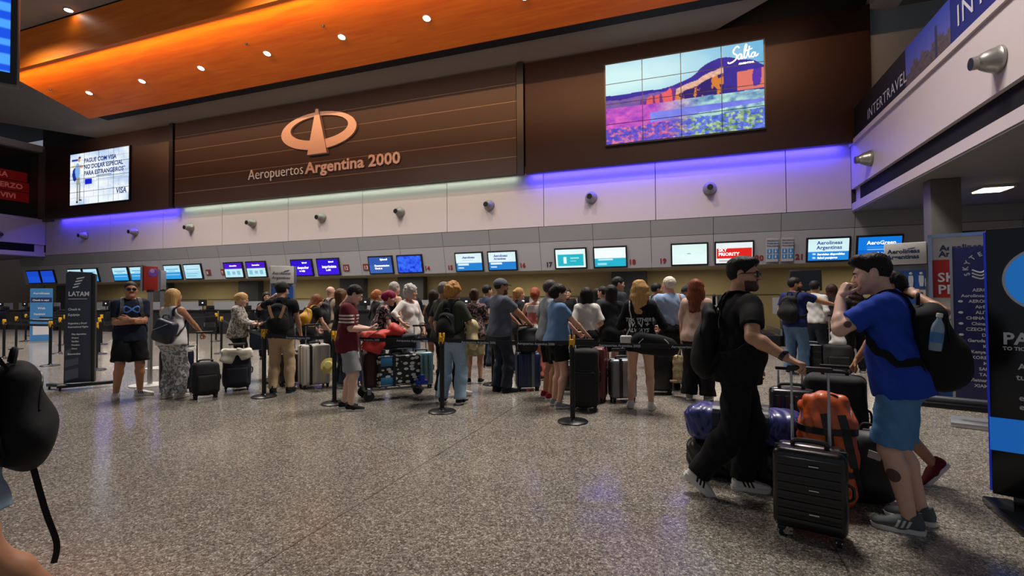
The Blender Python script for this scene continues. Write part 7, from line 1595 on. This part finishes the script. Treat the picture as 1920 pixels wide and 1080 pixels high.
# tall black parking payment totem at the picture edge
p_ = at(2014, 3.17); e = empty('payment_totem', p_, vy(p_, 4), 'tall black parking payment totem with a blue circle at the picture edge', 'totem'); M_PK = mat('totem_gloss_black', '#07090c', .2)
MB().span((-.40, -.04, .10), (.40, .05, 1.90)).build('panel', M_PK, e, bevel=.008); MB().span((-.405, -.05, .40), (.40, -.041, .62)).build('blue_band', mat('band_blue', '#1565b8', .35, emit='#1667c0', estr=.55), e); MB().span((-.412, -.03, .12), (-.40, .04, 1.88)).build('lit_edge', mat('edge_blue', '#1a2fa8', .2, emit='#1c30c8', estr=.25), e)
MB().lathe([(.001, 0), (.215, .001), (.215, .006)], axis='Y', n=40).build('circle_rim', M_INKW, e, loc=(-.11, -.048, 1.55)); MB().lathe([(.001, 0), (.20, .001), (.20, .006)], axis='Y', n=40).build('blue_circle', mat('circle_blue', '#1a6fc0', .35, emit='#1a6fc0', estr=.55), e, loc=(-.11, -.052, 1.55))
words(e, [('P', -.19, 1.44, .33)], M_INKW, -.056); words(e, [('PAGO', -.33, 1.12, .11), ('ESTACIONAMIENTO', -.02, 1.12, .05), ('TO TICKET PAYMENT', -.33, 1.08, .032)], M_INKW, -.045)
words(e, [('Antes de volver a', -.26, .955, .055), ('tu vehiculo, paga', -.27, .885, .055), ('el', -.20, .82, .055), ('estacionamiento', -.26, .75, .055), ('en las cajas', -.26, .69, .055), ('Parking', -.22, .632, .055), ('en planta baja', -.23, .575 if False else .64-.07, .0001 if True else .05)][:6], M_INKW, -.045); words(e, [('Conserva', -.19, .545, .05), ('este ticket', -.17, .45, .05)], M_INKW, -.054)
MB().box((-.28, -.22, .03), (.16, .60, .045), .35).build('foot', M_PK, e, bevel=.01); MB().box((.30, -.2, .03), (.14, .60, .045), -.2).build('foot', M_PK, e, bevel=.01); MB().span((-.30, -.06, .03), (.34, .08, .11)).build('base_bar', M_PK, e, bevel=.008)
# sky blue banner stand far back
p_ = at(78, 18.0); e = empty('banner_stand', p_, vy(p_, -6), 'sky blue roll-up banner far back among the barrier posts', 'banner'); MB().span((-.30, -.01, .05), (.30, .01, 1.95)).build('banner_sheet', mat('banner_skyblue', '#3f86c4', .5), e); MB().span((-.34, -.1, 0), (.34, .1, .05)).build('base', M_ALU, e)
MB().span((-.28, -.016, 1.45), (.28, -.011, 1.62)).build('dark_band', M_INKN, e); words(e, [('Aerolineas', -.22, 1.74, .10), ('Check in aqui', -.24, 1.50, .08), ('Web', -.1, 1.2, .10), ('Equipaje', -.2, 1.0, .09), ('Documentos', -.22, .8, .08)], M_INKW, -.018); MB().span((-.22, -.016, .28), (.24, -.011, .62)).build('photo_print', M_INKW, e)
